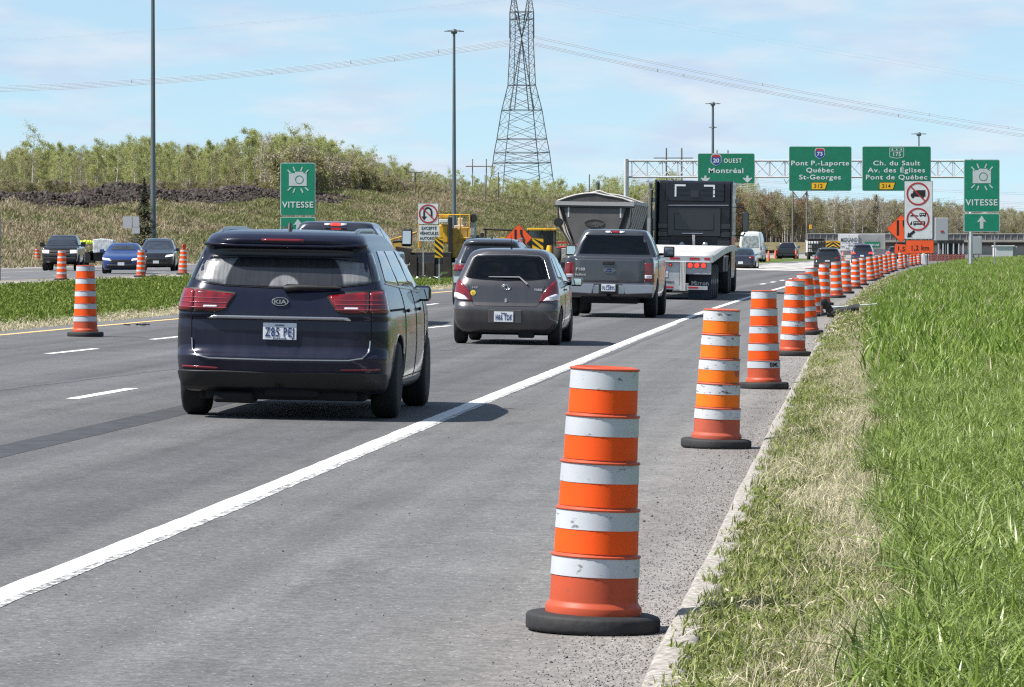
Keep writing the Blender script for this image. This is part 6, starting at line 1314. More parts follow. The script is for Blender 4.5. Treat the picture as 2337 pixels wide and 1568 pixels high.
# ------------------------------------------------------------------ generic cars
def car(name, label, cat, pt, xc, Y, L=4.6, W=.92, H=1.68, suv=True, plate_s=None, zoff=None, oncoming=False, extra=0, rails=False, lit=False, near=False, van=False):
    r = empty(name, (0, 0, 0), 0, 0, label, cat); k = H/1.68; bl = (1.02 if suv else .92)*k
    if van: rows = [(.30, W*.95, .1, L-.2, .2, .12), (.5, W, .0, L, .2, .12), (1.0, W, .02, L-.15, .16, .1), (1.15, W*.985, .03, L-.7, .15, .1), (1.3, W*.97, .04, L-1.1, .15, .1), (H*.8, W*.88, .10, L-1.9, .16, .12), (H*.95, W*.78, .16, L-2.3, .2, .16), (H*.985, W*.68, .28, L-2.5, .22, .2), (H, W*.3, .8, L-3, .1, .1)]
    elif suv: rows = [(.22, W*.92, .14, L-.14, .26, .2), (.35, W*.98, .04, L-.03, .28, .22), (.55, W, .0, L, .3, .22), (.62, W, .02, L, .3, .22), (.70*k, W*.995, .07, L-.03, .28, .2), (.9*k, W*.985, .09, L-.12, .28, .2), (.98*k, W*.97, .10, L-.6, .28, .2), (bl+.05, W*.945, .13, L-1.15, .26, .2), (1.25*k, W*.86, .24, L-1.6, .26, .2), (1.48*k, W*.765, .38, L-2.05, .26, .2), (1.53*k, W*.74, .30, L-2.15, .28, .24), (1.58*k, W*.71, .28, L-2.3, .30, .3), (1.64*k, W*.6, .45, L-2.5, .28, .3), (1.67*k, W*.4, .8, L-2.8, .2, .2), (1.68*k, W*.1, 1.1, L-3.0, .05, .05)]
    else: rows = [(.18, W*.9, .14, L-.16, .28, .24), (.3, W*.97, .04, L-.03, .3, .26), (.5, W, .0, L, .32, .28), (.65, W, .03, L-.02, .32, .28), (.78, W*.99, .05, L-.2, .3, .26), (.92, W*.96, .10, L-.9, .28, .24), (.97, W*.93, .55, L-1.25, .28, .24), (1.1, W*.85, .85, L-1.6, .26, .22), (1.3, W*.73, 1.30, L-2.0, .26, .24), (1.38, W*.64, 1.55, L-2.2, .26, .3), (1.42, W*.45, 1.9, L-2.5, .2, .3), (1.43, W*.1, 2.1, L-2.7, .05, .05)]; rows = [(z*H/1.43,)+tuple(q) for z, *q in rows]
    B = Body(rows, taper=.07 if not van else .02); rw = .36 if suv or van else .33
    B.mesh('body', pt, r, 36, arches=((.85, rw), (L-.92, rw)), ra=rw+.04)
    if van: zb, zt = 1.32, H*.86; ww = W*.74; wt = W*.66
    elif suv: zb, zt, ww, wt = bl+.02, 1.46*k, W*.76, W*.62
    else: zb, zt, ww, wt = 1.0*H/1.43, 1.30*H/1.43, W*.72, W*.56
    B.patch('rear_window', [(-ww, zb+.02), (0, zb), (ww, zb+.02), (wt, zt), (-wt, zt)], 'rear', V_glass if not van else mat('frosted van glass', (.25, .27, .28), .3, var=.4, vscale=6), r, off=.006, round_=.04, cell=.08)
    B.patch('windscreen', [(-W*.80, zb+.07 if not van else 1.35), (W*.80, zb+.07 if not van else 1.35), (W*.66, zt), (-W*.66, zt)], 'front', V_glass2, r, off=.006, round_=.05, cell=.08)
    for sg, kd in ((1, 'right'), (-1, 'left')):
        y0 = B.side(0, zt)[1]; yr_ = B.at(zb)[1]+.35; yf_ = B.at(zb)[2]-.25; yt0 = B.at(zt)[1]+.22; yt1 = B.at(zt)[2]-.05
        if van: yr_ = yf_-.95; yt0 = yr_+.1
        m1 = (yr_+yf_)/2; mt_ = (yt0+yt1)/2+.1
        B.patch('side_window', [(yr_, zb+.03), (m1-.04, zb+.01), (mt_-.04, zt), (max(yt0, yr_+.1), zt)], kd, V_glass2 if not suv else V_glass, r, off=.005, round_=.03, cell=.12); B.patch('side_window', [(m1+.04, zb+.01), (yf_, zb), (yt1, zt), (mt_+.04, zt)], kd, V_glass2, r, off=.005, round_=.03, cell=.12)
        for yy in (.85, L-.92): wheel(r, sg*(W-.12), yy, rw, .22, far=True)
        side_mirror(r, sg, W*.9, L-1.75 if not van else L-1.3, zb+.05, .2, .15 if not van else .3, pt if not van else V_black)
        zl = (.88*k if suv else .80) if not van else 1.15; hl = .16 if not van else .34
        B.patch('tail_lamp', [(sg*(W-.38 if not van else W-.14), zl), (sg*(W+.10), zl-.02), (sg*(W+.14), zl+hl), (sg*(W-.30 if not van else W-.14), zl+hl-.03)], 'wrap', V_redon if lit else V_red, r, off=.010, round_=.03, cell=.05)
        B.patch('headlamp', [(sg*(W-.42), .70*k), (sg*(W+.06), .76*k), (sg*(W+.16), .88*k), (sg*(W-.36), .80*k)], 'fwrap', V_head if oncoming else V_clear, r, off=.010, round_=.03, cell=.06)
        if rails: MB().tube([(sg*W*.68, 1.0, 1.60*k), (sg*W*.68, 1.1, 1.66*k), (sg*W*.68, L-2.6, 1.68*k), (sg*W*.68, L-2.4, 1.62*k)], .018, 6).build('roof_rail', mat('satin rail', (.3, .32, .35), .3, metal=.8), r)
    B.patch('lower_bumper', [(-W-.1, .25), (W+.1, .25), (W+.05, .42), (-W-.05, .42)], 'wrap', V_black, r, off=.01, cell=.12); B.patch('grille', [(-W*.55, .48), (W*.55, .48), (W*.5, .64), (-W*.5, .64)], 'front', V_black, r, off=.012, round_=.04)
    B.patch('lower_grille', [(-W*.75, .25), (W*.75, .25), (W*.7, .42), (-W*.7, .42)], 'front', V_black, r, off=.012, round_=.04)
    y = B.rear(0, .72*k).y; plate(r, 0, y-.02, (.70 if suv else .62)*k, .3, .15, plate_s or '', None)
    if oncoming: MB().box((0, L+.01, .45), (.3, .01, .14)).build('front_plate', V_plate, r)
    MB().box((0, L/2, .24), (W*1.5, L-.7, .14)).build('underbody', V_under, r, bevel=.02)
    if suv and not van: MB().tube([(0, .75, 1.66*k), (0, .9, 1.72*k)], .02, 5).build('antenna', V_black, r)
    return place(r, xc, Y, zoff, extra, oncoming)
P_blk = MATS['black paint']; P_dg = paint('dark slate paint', (.045, .05, .06), .3, .5, .06)
car('suv', 'dark grey suv in the middle lane, mostly hidden by the grey hatchback', 'suv', P_dg, 1113, 107, H=1.66, rails=True, lit=False)
car('sedan', 'dark blue sedan passing right of the black truck', 'sedan', paint('dark navy paint', (.012, .02, .035), .25, .4, .05), 1690, 278, L=4.8, W=.92, H=1.47, suv=False, zoff=.03)
car('van', 'white high-roofed delivery van ahead of the navy sedan', 'van', paint('white van paint', (.62, .64, .66), .4, 0, .15, (.4, .38, .35)), 1712, 385, L=5.9, W=1.02, H=2.75, van=True, zoff=.1)
car('hatchback', 'black hatchback beyond the drums, left of the chevron board', 'hatchback', paint('gloss black paint', (.01, .014, .014), .2, .3, .04), 1888, 284, L=4.4, W=.9, H=1.5, zoff=.0)
car('suv', 'dark blue suv in front of the trailer with the lettered doors', 'suv', paint('dark blue suv paint', (.012, .02, .045), .25, .4, .05), 1967, 372, L=4.7, W=.95, H=1.72, zoff=.05, lit=True)
car('sedan', 'small distant dark car partly behind the 1,5 distance plate', 'car', P_dg, 2042, 470, L=4.7, W=.9, H=1.5, zoff=.05, lit=True)
car('sedan', 'bright blue oncoming sedan on the far carriageway', 'sedan', paint('bright blue paint', (.008, .035, .16), .25, .2, .01), 291, 208, L=4.6, W=.92, H=1.42, suv=False, zoff=.36, oncoming=True, extra=R(7))
car('suv', 'dark oncoming suv following beside the blue sedan', 'suv', paint('charcoal paint', (.016, .018, .022), .25, .4, .02), 368, 230, L=4.5, W=.92, H=1.66, zoff=.36, oncoming=True, extra=R(7), rails=True)
# ------------------------------------------------------------------ flatbed trailer and black tractor
def local(root, xc, Y, zoff=None): return place(root, xc, Y, zoff)
alu = mat('brushed aluminium trailer', (.38, .39, .40), .42, metal=.45, var=.14, vscale=2.5); deckm = mat('bleached deck', (.42, .42, .41), .7, var=.15, vscale=4, stretch=(1, .1, 1)); trub = mat('truck tyre', (.02, .02, .021), .85, var=.3, vscale=4); flap = mat('mud flap', (.022, .027, .042), .8, var=.15, vscale=3)
def flatbed():
    r = empty('flatbed_trailer', (0, 0, 0), 0, 0, 'aluminium flatbed trailer with bare pale deck behind the black tractor', 'trailer'); W = 1.30; L = 17.
    zs = lambda y: 1.24+.30*math.sin(min(1, y/15.)*math.pi*.5)**1.15 
    ys = [0, 1, 2, 3.5, 5, 7, 9, 11, 13, 15, 17]
    V = []; F = []
    for y in ys:
        z = zs(y)
        for x in np.linspace(-W, W, 9): V.append((x, y, z+.0))
    for i in range(len(ys)-1):
        for k in range(8): F.append((i*9+k, i*9+k+1, (i+1)*9+k+1, (i+1)*9+k))
    b = MB(); b.add(V, F, True); o = b.build('deck', deckm, r); md = o.modifiers.new('t', 'SOLIDIFY'); md.thickness = .05; md.offset = -1
    for sg in (-1, 1):
        b = MB(); P = [(y, zs(y)+.03) for y in ys]+[(y, zs(y)-.15) for y in ys[::-1]]
        for i in range(len(ys)-1):
            a, c = ys[i], ys[i+1]; b.add([(sg*W, a, zs(a)-.15), (sg*W, a, zs(a)+.03), (sg*W, c, zs(c)+.03), (sg*W, c, zs(c)-.15), (sg*(W+.04), a, zs(a)-.15), (sg*(W+.04), a, zs(a)+.03), (sg*(W+.04), c, zs(c)+.03), (sg*(W+.04), c, zs(c)-.15)], [(0, 1, 2, 3), (7, 6, 5, 4), (1, 5, 6, 2), (0, 3, 7, 4)])
        b.build('side_rail', alu, r)
    MB().box((0, -.02, 1.16), (2*W+.08, .05, .18)).build('rear_header', alu, r, bevel=.006)
    for x, w_ in ((-.95, .2), (-.30, .28), (.24, .28), (.80, .28), (1.16, .16), (-1.18, .12)): MB().box((x, -.052, 1.175), (w_, .006, .055)).build('reflective_tape', mat('red reflective tape', (.32, .01, .02), .4), r)
    MB().box((0, -.03, 1.085), (2*W-.1, .07, .02)).build('header_lip', mat('bright edge', (.7, .7, .7), .4), r)
    MB().box((.92, .04, .90), (.72, .04, .34)).build('lamp_panel', alu, r, bevel=.006); MB().box((-.30, .04, .74), (1.38, .04, .66)).build('centre_panel', alu, r, bevel=.006)
    b = MB(); [b.box((x, -.05, .67), (.030, .06, .82)) for x in (.42, .46, .50, .54)]; b.build('dock_bumper_ribs', mat('pale rib', (.48, .47, .45), .6), r)
    for x in (.68, .87, 1.06, -.45, -.10, .12):
        k = MB(); k.lathe([(.085, 0), (.085, -.03)], 20, axis='y'); k = k.build('lamp_housing', S_black, r, loc=(x, .015, .985 if x > .2 else .99)); q = MB(); rr = .068 if x > .2 else .035; q.lathe([(rr, -.033), (rr*.85, -.045), (.01, -.048)], 20, axis='y', cap=False); q.build('stop_lamp', V_redon, k)
        if x < .2: k.scale = (.55, 1, .55)
    MB().box((.02, -.03, .345), (2.34, .06, .11)).build('impact_bar', alu, r, bevel=.006)
    for x, w_ in ((.05, .34), (.78, .28), (-.8, .3)): MB().box((x, -.064, .355), (w_, .006, .05)).build('reflective_tape', MATS['red reflective tape'], r)
    text(r, 'PTRBO', .08, .46, .075, S_black, .012, name='lettering', bold=.02); plate(r, -.10, .01, .72, .3, .15, 'RM 71')
    for sg in (-1, 1):
        MB().box((sg*.95, .45, .40), (.66, .03, .76)).build('mud_flap', flap, r, bevel=.01)
        if sg > 0: text(r, 'Mirron', .95, .42, .13, mat('white script', (.6, .6, .6), .5), .425, name='lettering', bold=.01)
        for j, y in enumerate((1.2, 2.5, 3.8, 5.1)):
            for x in (1.12, .80):
                w_ = MB(); w_.lathe([(.28, -.13), (.46, -.13), (.50, -.09), (.505, .09), (.46, .13), (.28, .13)], 28, axis='x'); w_ = w_.build('wheel', trub, r, loc=(sg*x, y, .505))
                q = MB(); q.lathe([(.28, .10*sg), (.2, .04*sg), (.1, .13*sg), (.02, .14*sg)], 20, axis='x', cap=False); q.build('rim', alu, w_)
        for y in (9.5, 11.5): MB().box((sg*1.0, y, .95), (.5, 1.5, .4)).build('tool_box', mat('dark box', (.03, .03, .035), .6), r, bevel=.02)
    b = MB()
    for sg in (-1, 1): b.box((sg*.45, 8.5, .98), (.14, 16.5, .36))
    for i in range(12): b.box((0, .8+i*1.35, 1.0), (2.3, .1, .12))
    b.box((0, 3.1, .62), (1.2, 5, .3)); b.build('chassis', V_under, r); b = MB(); b.box((0, 14, .78), (1.0, 5., .2)); b.build('fifth_wheel', V_under, r)
    return place(r, 1519, 127)
flatbed()
def tractor():
    r = empty('truck_tractor', (0, 0, 0), 0, 0, 'black sleeper cab tractor with dark rear wall pulling the flatbed', 'truck'); bk = paint('black blue truck paint', (.005, .0065, .013), .35, .1, .015, coat=.4, spec=.3)
    W = 1.25; b = MB(); b.box((0, 1.4, 2.15), (2*W, 2.5, 3.0)); o = b.build('sleeper_cab', bk, r, bevel=.10)
    MB().box((0, 3.6, 1.9), (2.2, 1.9, 1.9)).build('day_cab', bk, r, bevel=.15); MB().box((0, 5.4, 1.3), (1.9, 2.0, 1.1)).build('bonnet', bk, r, bevel=.2)
    # side fairings behind the cab
    for sg in (-1, 1): MB().box((sg*1.24, -.15, 2.1), (.05, .75, 3.1)).build('side_fairing', bk, r, bevel=.01)
    b = MB(); b.box((0, .10, 3.28), (1.95, .06, .62)); b.build('upper_rear_panel', bk, r, bevel=.02)
    b = MB(); b.box((0, .08, 2.30), (1.75, .08, .95)); b.box((0, .04, 2.30), (1.3, .04, .55)); b.build('rear_window_panel', mat('satin black panel', (.008, .009, .012), .35, coat=.4), r, bevel=.03)
    for sg in (-1, 1):
        b = MB(); [b.box((sg*.98, .10, 1.35+i*.27), (.42, .08, .18)) for i in range(4)]; b.build('louvre_panel', MATS['satin black panel'], r, bevel=.02)
        b = MB(); x = sg*.60; b.poly([(x, 3.52), (x+sg*.0, 3.46), (x-sg*.30, 3.46), (x-sg*.30, 3.52)], .055, .06) ; b.poly([(x, 3.52), (x+sg*.055, 3.52), (x+sg*.055, 3.12), (x, 3.12)], .055, .06); b.build('corner_marking', mat('white tape', (.6, .62, .64), .5), r)
        q = MB(); q.lathe([(.095, 0), (.1, -.05), (.07, -.07), (.01, -.075)], 20, axis='y', cap=False); q.build('work_lamp', mat('work lamp lens', (.3, .32, .34), .15, metal=.6), r, loc=(sg*.38+.0, -.02, 1.55))
        MB().box((sg*1.08, -.03, 1.12), (.18, .12, .2)).build('corner_lamp', mat('dull lamp body', (.2, .2, .2), .3, metal=.7), r, bevel=.03)
        m_ = MB(); m_.box((sg*1.52, 3.9, 2.35), (.22, .16, .68)); m_ = m_.build('side_mirror', V_black, r, bevel=.06); a = MB(); a.tube([(sg*1.1, 3.9, 2.85), (sg*1.45, 3.9, 2.82), (sg*1.52, 3.9, 2.7)], .025, 6); a.tube([(sg*1.1, 3.9, 1.9), (sg*1.45, 3.9, 1.88), (sg*1.52, 3.9, 2.0)], .025, 6); a.build('mirror_arm', V_black, m_); MB().box((sg*1.52, 3.81, 2.35), (.17, .01, .6)).build('mirror_glass', V_glass, m_)
        MB().box((sg*1.36, .5, 3.0), (.10, .05, .15)).build('side_marker', alu, r, bevel=.02)
        for y in (-1.6, -.3, 4.9):
            for x in ((1.1, .78) if y < 3 else (1.05,)):
                w_ = MB(); w_.lathe([(.28, -.14), (.46, -.14), (.505, -.1), (.51, .1), (.46, .14), (.28, .14)], 28, axis='x'); w_ = w_.build('wheel', trub, r, loc=(sg*x, y, .51)); q = MB(); q.lathe([(.28, .10*sg), (.2, .04*sg), (.1, .13*sg), (.02, .14*sg)], 20, axis='x', cap=False); q.build('rim', alu, w_)
    MB().tube([(-.85, .02, 2.83), (1.12, .02, 2.86)], .022, 6).build('grab_bar', V_chrome, r); MB().tube([(-.38, -.06, 1.92), (.30, -.06, 1.92)], .03, 6).build('hose_bar', V_chrome, r)
    b = MB(); [b.tube([(x, -.06, 1.9), (x+.02*k, -.2, 1.5), (x, -.1, 1.05)], .012, 5) for k, x in enumerate((0, .03, -.04))]; b.build('air_lines', mat('grey hose', (.35, .36, .38), .5), r)
    MB().box((-.1, -.1, 1.15), (.82, .05, .20)).build('deck_plate', mat('pale deck plate', (.35, .38, .42), .4, metal=.4), r, bevel=.01)
    b = MB(); [b.box((x, .055, z), (.42, .02, .012)) for x in (-.35, .35, .78) for z in (3.22, 3.38)]; b.box((0, .05, 3.22), (.26, .05, .22)); b.build('panel_ribs', MATS['satin black panel'], r)
    b = MB(); b.box((0, .2, .8), (.95, 9, .28)); b.build('chassis', V_under, r); MB().box((0, 2.4, .75), (2.4, 2.2, .6)).build('side_tanks', alu, r, bevel=.1)
    b = MB(); b.tube([(-1.46, .45, 1.0), (-1.46, .45, 3.0), (-1.44, .35, 3.35)], .065, 12); b.tube([(-1.46, .45, 1.0), (-1.46, .45, 2.4)], .10, 12); b.build('exhaust_stack', mat('chromed stack', (.4, .4, .4), .25, metal=.9), r)
    return place(r, 1581, 146)
tractor()
# ------------------------------------------------------------------ dump trailer
def dumper():
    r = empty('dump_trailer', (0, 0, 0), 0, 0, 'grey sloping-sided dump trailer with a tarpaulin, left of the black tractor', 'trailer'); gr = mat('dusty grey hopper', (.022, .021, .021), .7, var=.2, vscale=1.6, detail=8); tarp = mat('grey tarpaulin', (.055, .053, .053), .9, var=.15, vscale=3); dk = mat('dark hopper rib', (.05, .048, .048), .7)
    zt, zb, W, wb, L = 2.95, 1.15, 1.32, .62, 9.
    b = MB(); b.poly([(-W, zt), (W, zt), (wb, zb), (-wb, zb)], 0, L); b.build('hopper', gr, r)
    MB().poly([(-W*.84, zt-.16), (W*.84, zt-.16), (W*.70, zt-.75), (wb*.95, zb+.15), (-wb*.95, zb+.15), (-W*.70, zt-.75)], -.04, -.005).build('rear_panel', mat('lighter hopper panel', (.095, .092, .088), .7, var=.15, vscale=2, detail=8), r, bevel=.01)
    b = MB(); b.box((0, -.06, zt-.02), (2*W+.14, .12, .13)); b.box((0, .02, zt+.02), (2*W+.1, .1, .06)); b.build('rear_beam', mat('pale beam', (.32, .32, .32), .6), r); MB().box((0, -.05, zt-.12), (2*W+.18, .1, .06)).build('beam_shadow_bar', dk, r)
    for sg in (-1, 1):
        MB().box((sg*W, L/2, zt+.03), (.12, L, .12)).build('top_rail', MATS['pale beam'], r)
        for i in range(8):
            y = .35+i*1.15; MB().tube([(sg*(W+.02), y, zt), (sg*(wb+.42), y, zb+.75), (sg*(wb+.05), y, zb)], .055, 5).build('side_rib', mat('rib edge grey', (.48, .45, .42), .6), r)
        b = MB(); b.poly([(sg*(W*.68+.05), zt-.14), (sg*(W*.68), zt-.14), (sg*(W*.68), zt-.5), (sg*(W*.68+.05), zt-.5)], -.048, -.042); b.poly([(sg*(W*.68), zt-.10), (sg*W*.45, zt-.10), (sg*W*.45, zt-.15), (sg*(W*.68), zt-.15)], -.048, -.042); b.build('corner_marking', MATS['white tape'] , r)
        MB().tube([(sg*(W-.02), -.08, zt-.1), (sg*(W-.05), -.08, zt-.75), (sg*(wb+.1), -.08, zb+.15)], .035, 6).build('rear_strut', dk, r)
        for y in (1.2, 2.5, 3.8):
            for x in (1.12, .8):
                w_ = MB(); w_.lathe([(.28, -.13), (.46, -.13), (.505, .0), (.46, .13), (.28, .13)], 24, axis='x'); w_.build('wheel', trub, r, loc=(sg*x, y, .505))
        MB().box((sg*.95, .5, .55), (.6, .03, .6)).build('mud_flap', flap, r)
    b = MB(); cw = [(-1.05, 0), (-.45, .30), (.1, .36), (1.1, .02)]
    for (y0, y1) in ((.02, L-.1),):
        n = 5; V = []
        ys = [0, .4, 2, 4.5, 7, L]
        for j, y in enumerate(ys):
            for k, x in enumerate(np.linspace(-W, W, 9)): V.append((x, y, zt+.06+(.34+.06*math.sin(j*2.1+k))*(1-abs(x)/W)**.85))
        F = [(j*9+k, j*9+k+1, (j+1)*9+k+1, (j+1)*9+k) for j in range(len(ys)-1) for k in range(8)]; b.add(V, F, True); b.add([V[k] for k in range(9)], [tuple(range(9))])
    b.build('tarpaulin', tarp, r)
    b = MB(); V2 = [Vector(v)+Vector((0, -.01, .01)) for v in V[:9]]; b.tube(V2, .028, 5); b.tube([Vector(v)+Vector((0, 0, .01)) for v in V[18:27]], .028, 5); b.tube([Vector(v)+Vector((0, 0, .01)) for v in V[36:45]], .028, 5); b.build('tarp_bows', mat('tarp edge', (.48, .46, .44), .7), r)
    k = MB(); k.tube([(.34*math.cos(t/12*math.pi), 0, .13*math.sin(t/12*math.pi)) for t in range(25)], .012, 5, False); k = k.build('oval_logo', dk, r, loc=(0, -.055, 2.25)); text(k, 'Great Coven', 0, -.04, .10, dk, -.01, name='lettering', bold=.02, fit=.58); text(k, 'transport', 0, -.62, .06, dk, -.01, name='lettering')
    k = MB(); k.lathe([(.16, -.1), (.16, .1)], 16, axis='y'); k.build('tarp_motor', S_black, r, loc=(-W+.05, -.05, 2.25))
    b = MB(); b.box((0, 4.5, .95), (.9, 9, .3)); b.box((0, .1, .75), (2.3, .12, .12)); b.build('chassis', V_under, r); MB().tube([(-W-.0, -.1, 1.35), (-W+1.1, -.1, 1.5)], .03, 6).build('red_safety_bar', S_red, r)
    b = MB(); b.box((0, 12.3, 2.0), (2.3, 2.2, 2.2)); b.box((0, 10.3, .9), (1., 4, .3)); b.build('towing_cab', mat('dark towing truck', (.02, .022, .025), .4), r, bevel=.15)
    for sg in (-1, 1): MB().tube([(sg*1.0+.3, 10.9, 1.0), (sg*1.0+.3, 10.9, 3.6), (sg*1.0+.3, 10.7, 3.85)], .07, 10).build('exhaust_stack', MATS['chromed stack'], r)
    return place(r, 1354, 158)
dumper()

# ------------------------------------------------------------------ construction machines on the median
ye = mat('machine yellow', (.62, .33, .02), .45, var=.25, vscale=2); yd = mat('dirty machine yellow', (.40, .24, .05), .6, var=.35, vscale=2); bkm = mat('machine black', (.015, .014, .014), .7, var=.3, vscale=2); brn = mat('dark rubber curtain', (.035, .028, .026), .8, var=.35, vscale=1.5); cream = mat('cream seat', (.5, .42, .33), .7); pw = mat('pale machine panel', (.6, .6, .6), .5)
g = SG('road_paver', 985, 214, .2, 'yellow road paving machine with dark hopper walls behind the no U-turn sign', 'paver'); r = g.root
def bx(x0, y0, x1, y1, d0, d1, name, m_, bev=.03): return MB().box(((g.x(x0)+g.x(x1))/2, (d0+d1)/2, (g.z(y0)+g.z(y1))/2), (abs(g.x(x1)-g.x(x0)), d1-d0, abs(g.z(y0)-g.z(y1)))).build(name, m_, r, bevel=bev)
bx(935, 576, 1030, 633, .4, 3.5, 'hopper_wall', bkm); bx(953, 582, 992, 604, .3, .42, 'hopper_panel', mat('dark slate panel', (.03, .037, .045), .6), .01); bx(930, 605, 956, 632, .2, .6, 'hopper_wing', brn, .02)
b = MB(); b.poly(g.P([(902, 562), (940, 568), (932, 604), (912, 600)]), .2, .9); b.build('left_wing', brn, r, bevel=.02)
for i, (x0, x1, t, bt) in enumerate(((935, 952, 582, 633), (953, 972, 600, 634), (972, 992, 598, 635), (992, 1012, 604, 634), (1012, 1030, 588, 633))): bx(x0, t, x1-.6, bt, .12+.03*(i % 2), .2, 'rubber_curtain', brn, .01)
bx(1000, 512, 1024, 556, 1., 3.2, 'engine_cover', ye, .08); bx(1025, 520, 1068, 560, 1.2, 3.4, 'operator_platform', yd, .05); bx(1030, 556, 1060, 588, .9, 3.0, 'lower_body', yd, .05); bx(952, 498, 962, 566, 1.5, 2.2, 'left_tower', yd, .03)
bx(1002, 500, 1022, 508, .8, 2.5, 'white_panel', pw, .02); bx(1044, 497, 1056, 517, 1.6, 1.9, 'seat', cream, .04); bx(1036, 514, 1058, 521, 1.5, 2.2, 'seat_base', cream, .03); bx(1022, 495, 1032, 575, .7, 1.0, 'control_column', bkm, .03); bx(1002, 492, 1024, 498, .8, 1.2, 'top_cover', ye, .02)
b = MB()
for seg in (((1000, 490), (1072, 490)), ((1072, 490), (1070, 560)), ((1050, 490), (1050, 545)), ((1050, 520), (1070, 520)), ((1050, 543), (1070, 543)), ((956, 492), (956, 566)), ((1000, 490), (1000, 512))): b.tube([(g.x(seg[0][0]), .9, g.z(seg[0][1])), (g.x(seg[1][0]), .9, g.z(seg[1][1]))], .03, 6)
b.build('hand_rails', ye, r)
k = MB(); k.lathe([(.17, -.1), (.2, 0), (.17, .1)], 18, axis='y'); k.build('lamp', bkm, r, loc=(g.x(1079), 1., g.z(497)))
bx(1072, 505, 1086, 566, 1.0, 2.4, 'grey_tank', mat('grey machine tank', (.3, .29, .28), .6, var=.2), .04); bx(1086, 540, 1100, 600, 1.0, 2.4, 'ladder_box', bkm, .04)
b = MB(); b.tube([(g.x(868), 1., g.z(552)), (g.x(890), 1., g.z(548)), (g.x(950), 1., g.z(530))], [.06, .05, .04], 6); b.poly(g.P([(885, 546), (918, 556), (915, 572), (884, 564)]), .7, 1.3); b.build('conveyor_boom', yd, r); bx(886, 566, 935, 574, .8, 1.5, 'conveyor_roller', bkm, .03)
bx(860, 585, 1040, 600, 2., 4., 'track_frame', bkm, .05)
# compactor with roll frame
g = SG('road_roller', 1145, 236, .25, 'compactor with an open black roll frame behind the grey suv roof', 'road roller'); r = g.root
b = MB()
for q in (((1103, 523), (1186, 526)), ((1108, 523), (1108, 610)), ((1184, 526), (1184, 610))):
    for d in (0, 1.4): b.tube([(g.x(q[0][0]), d, g.z(q[0][1])), (g.x(q[1][0]), d, g.z(q[1][1]))], .05, 6)
b.build('roll_frame', bkm, r); bx(1100, 575, 1190, 615, .2, 2.5, 'body', ye, .06); k = MB(); k.lathe([(.55, -.9), (.55, .9)], 28, c=(0, -.3, .55), axis='x'); k.build('drum', galv_d, r); bx(1096, 531, 1104, 600, .2, .5, 'side_post', bkm, .02); bx(1084, 536, 1093, 544, 0, .2, 'work_lamp', bkm, .02)
g = SG('wheel_loader', 1238, 226, .25, 'loader cab with yellow roof and dark glass right of the orange diamond', 'loader'); r = g.root
bx(1203, 520.5, 1270, 526, -.1, 1.6, 'roof', ye, .03); bx(1206, 527, 1264, 572, .05, 1.5, 'cab_glass', V_glass2, .02); [MB().box((g.x(x), 0, g.z(552)), (.10, .1, g.z(526)-g.z(578))).build('cab_post', bkm, r) for x in (1205, 1237, 1267)]; bx(1200, 576, 1275, 612, -.2, 2.2, 'body', ye, .06)
k = MB(); k.tube([(g.x(1254), -.3, g.z(y)) for y in (560, 575, 590)], [.12, .2, .16], 8); k.build('fender', ye, r); [MB().lathe([(.3, -.2), (.65, -.2), (.7, 0), (.65, .2), (.3, .2)], 24, axis='x').build('wheel', trub, r, loc=(x, -.1, .7)) for x in (-.75, .75)]
g = SG('equipment_trailer', 1290, 232, .2, 'low grey machinery float beside the dump trailer wheels', 'trailer'); r = g.root; bx(1268, 567, 1312, 600, 0, 3, 'deck', mat('pale float deck', (.35, .33, .31), .8, var=.3), .03); bx(1265, 552, 1296, 556, .2, .3, 'red_boom', S_red, .01)
p = px(985, 632, 200); b = MB()
b.add([(-.7+.2*i+random.uniform(-.05, .05), -.25+.25*j, max(0, random.uniform(-.02, .16)+(.16 if i > 5 else 0))) for j in range(3) for i in range(8)], [(j*8+i, j*8+i+1, j*8+i+9, j*8+i+8) for j in range(2) for i in range(7)], False)
tag(b.build('plastic_bag', mat('white plastic sheet', (.7, .7, .72), .5), loc=(p.x, 200, .16)), 'crumpled white plastic lying at the foot of the hazard marker', 'litter')

# ------------------------------------------------------------------ load trailer behind the oncoming pickup
g = SG('cargo_trailer', 235, 245, .36, 'open black cargo trailer loaded with pale bundles behind the oncoming pickup', 'trailer'); r = g.root
bx(205, 573, 262, 596, 0, 3.6, 'trailer_body', bkm, .03); bx(190, 575, 215, 600, 0, .8, 'front_wall', bkm, .03)
b = MB(); [b.box((g.x(x), .2, g.z(560+abs(x-232)*.12)), (.17, .9, .75)) for x in range(217, 262, 5)]; b.build('load', mat('wrapped white load', (.5, .52, .53), .5, var=.3, vscale=4), r, bevel=.04)
b = MB(); [b.box((g.x(x), .1, g.z(552+(i % 2)*2)), (.3, .6, .14), (0, .2*(i % 3), .2)) for i, x in enumerate(range(190, 214, 4))]; b.build('yellow_bags', mat('fluorescent yellow cloth', (.65, .75, .05), .6), r, bevel=.03)
for x in (-.95, .95): MB().lathe([(.1, -.1), (.36, -.1), (.38, 0), (.36, .1), (.1, .1)], 20, axis='x').build('wheel', trub, r, loc=(x, .6, .36))

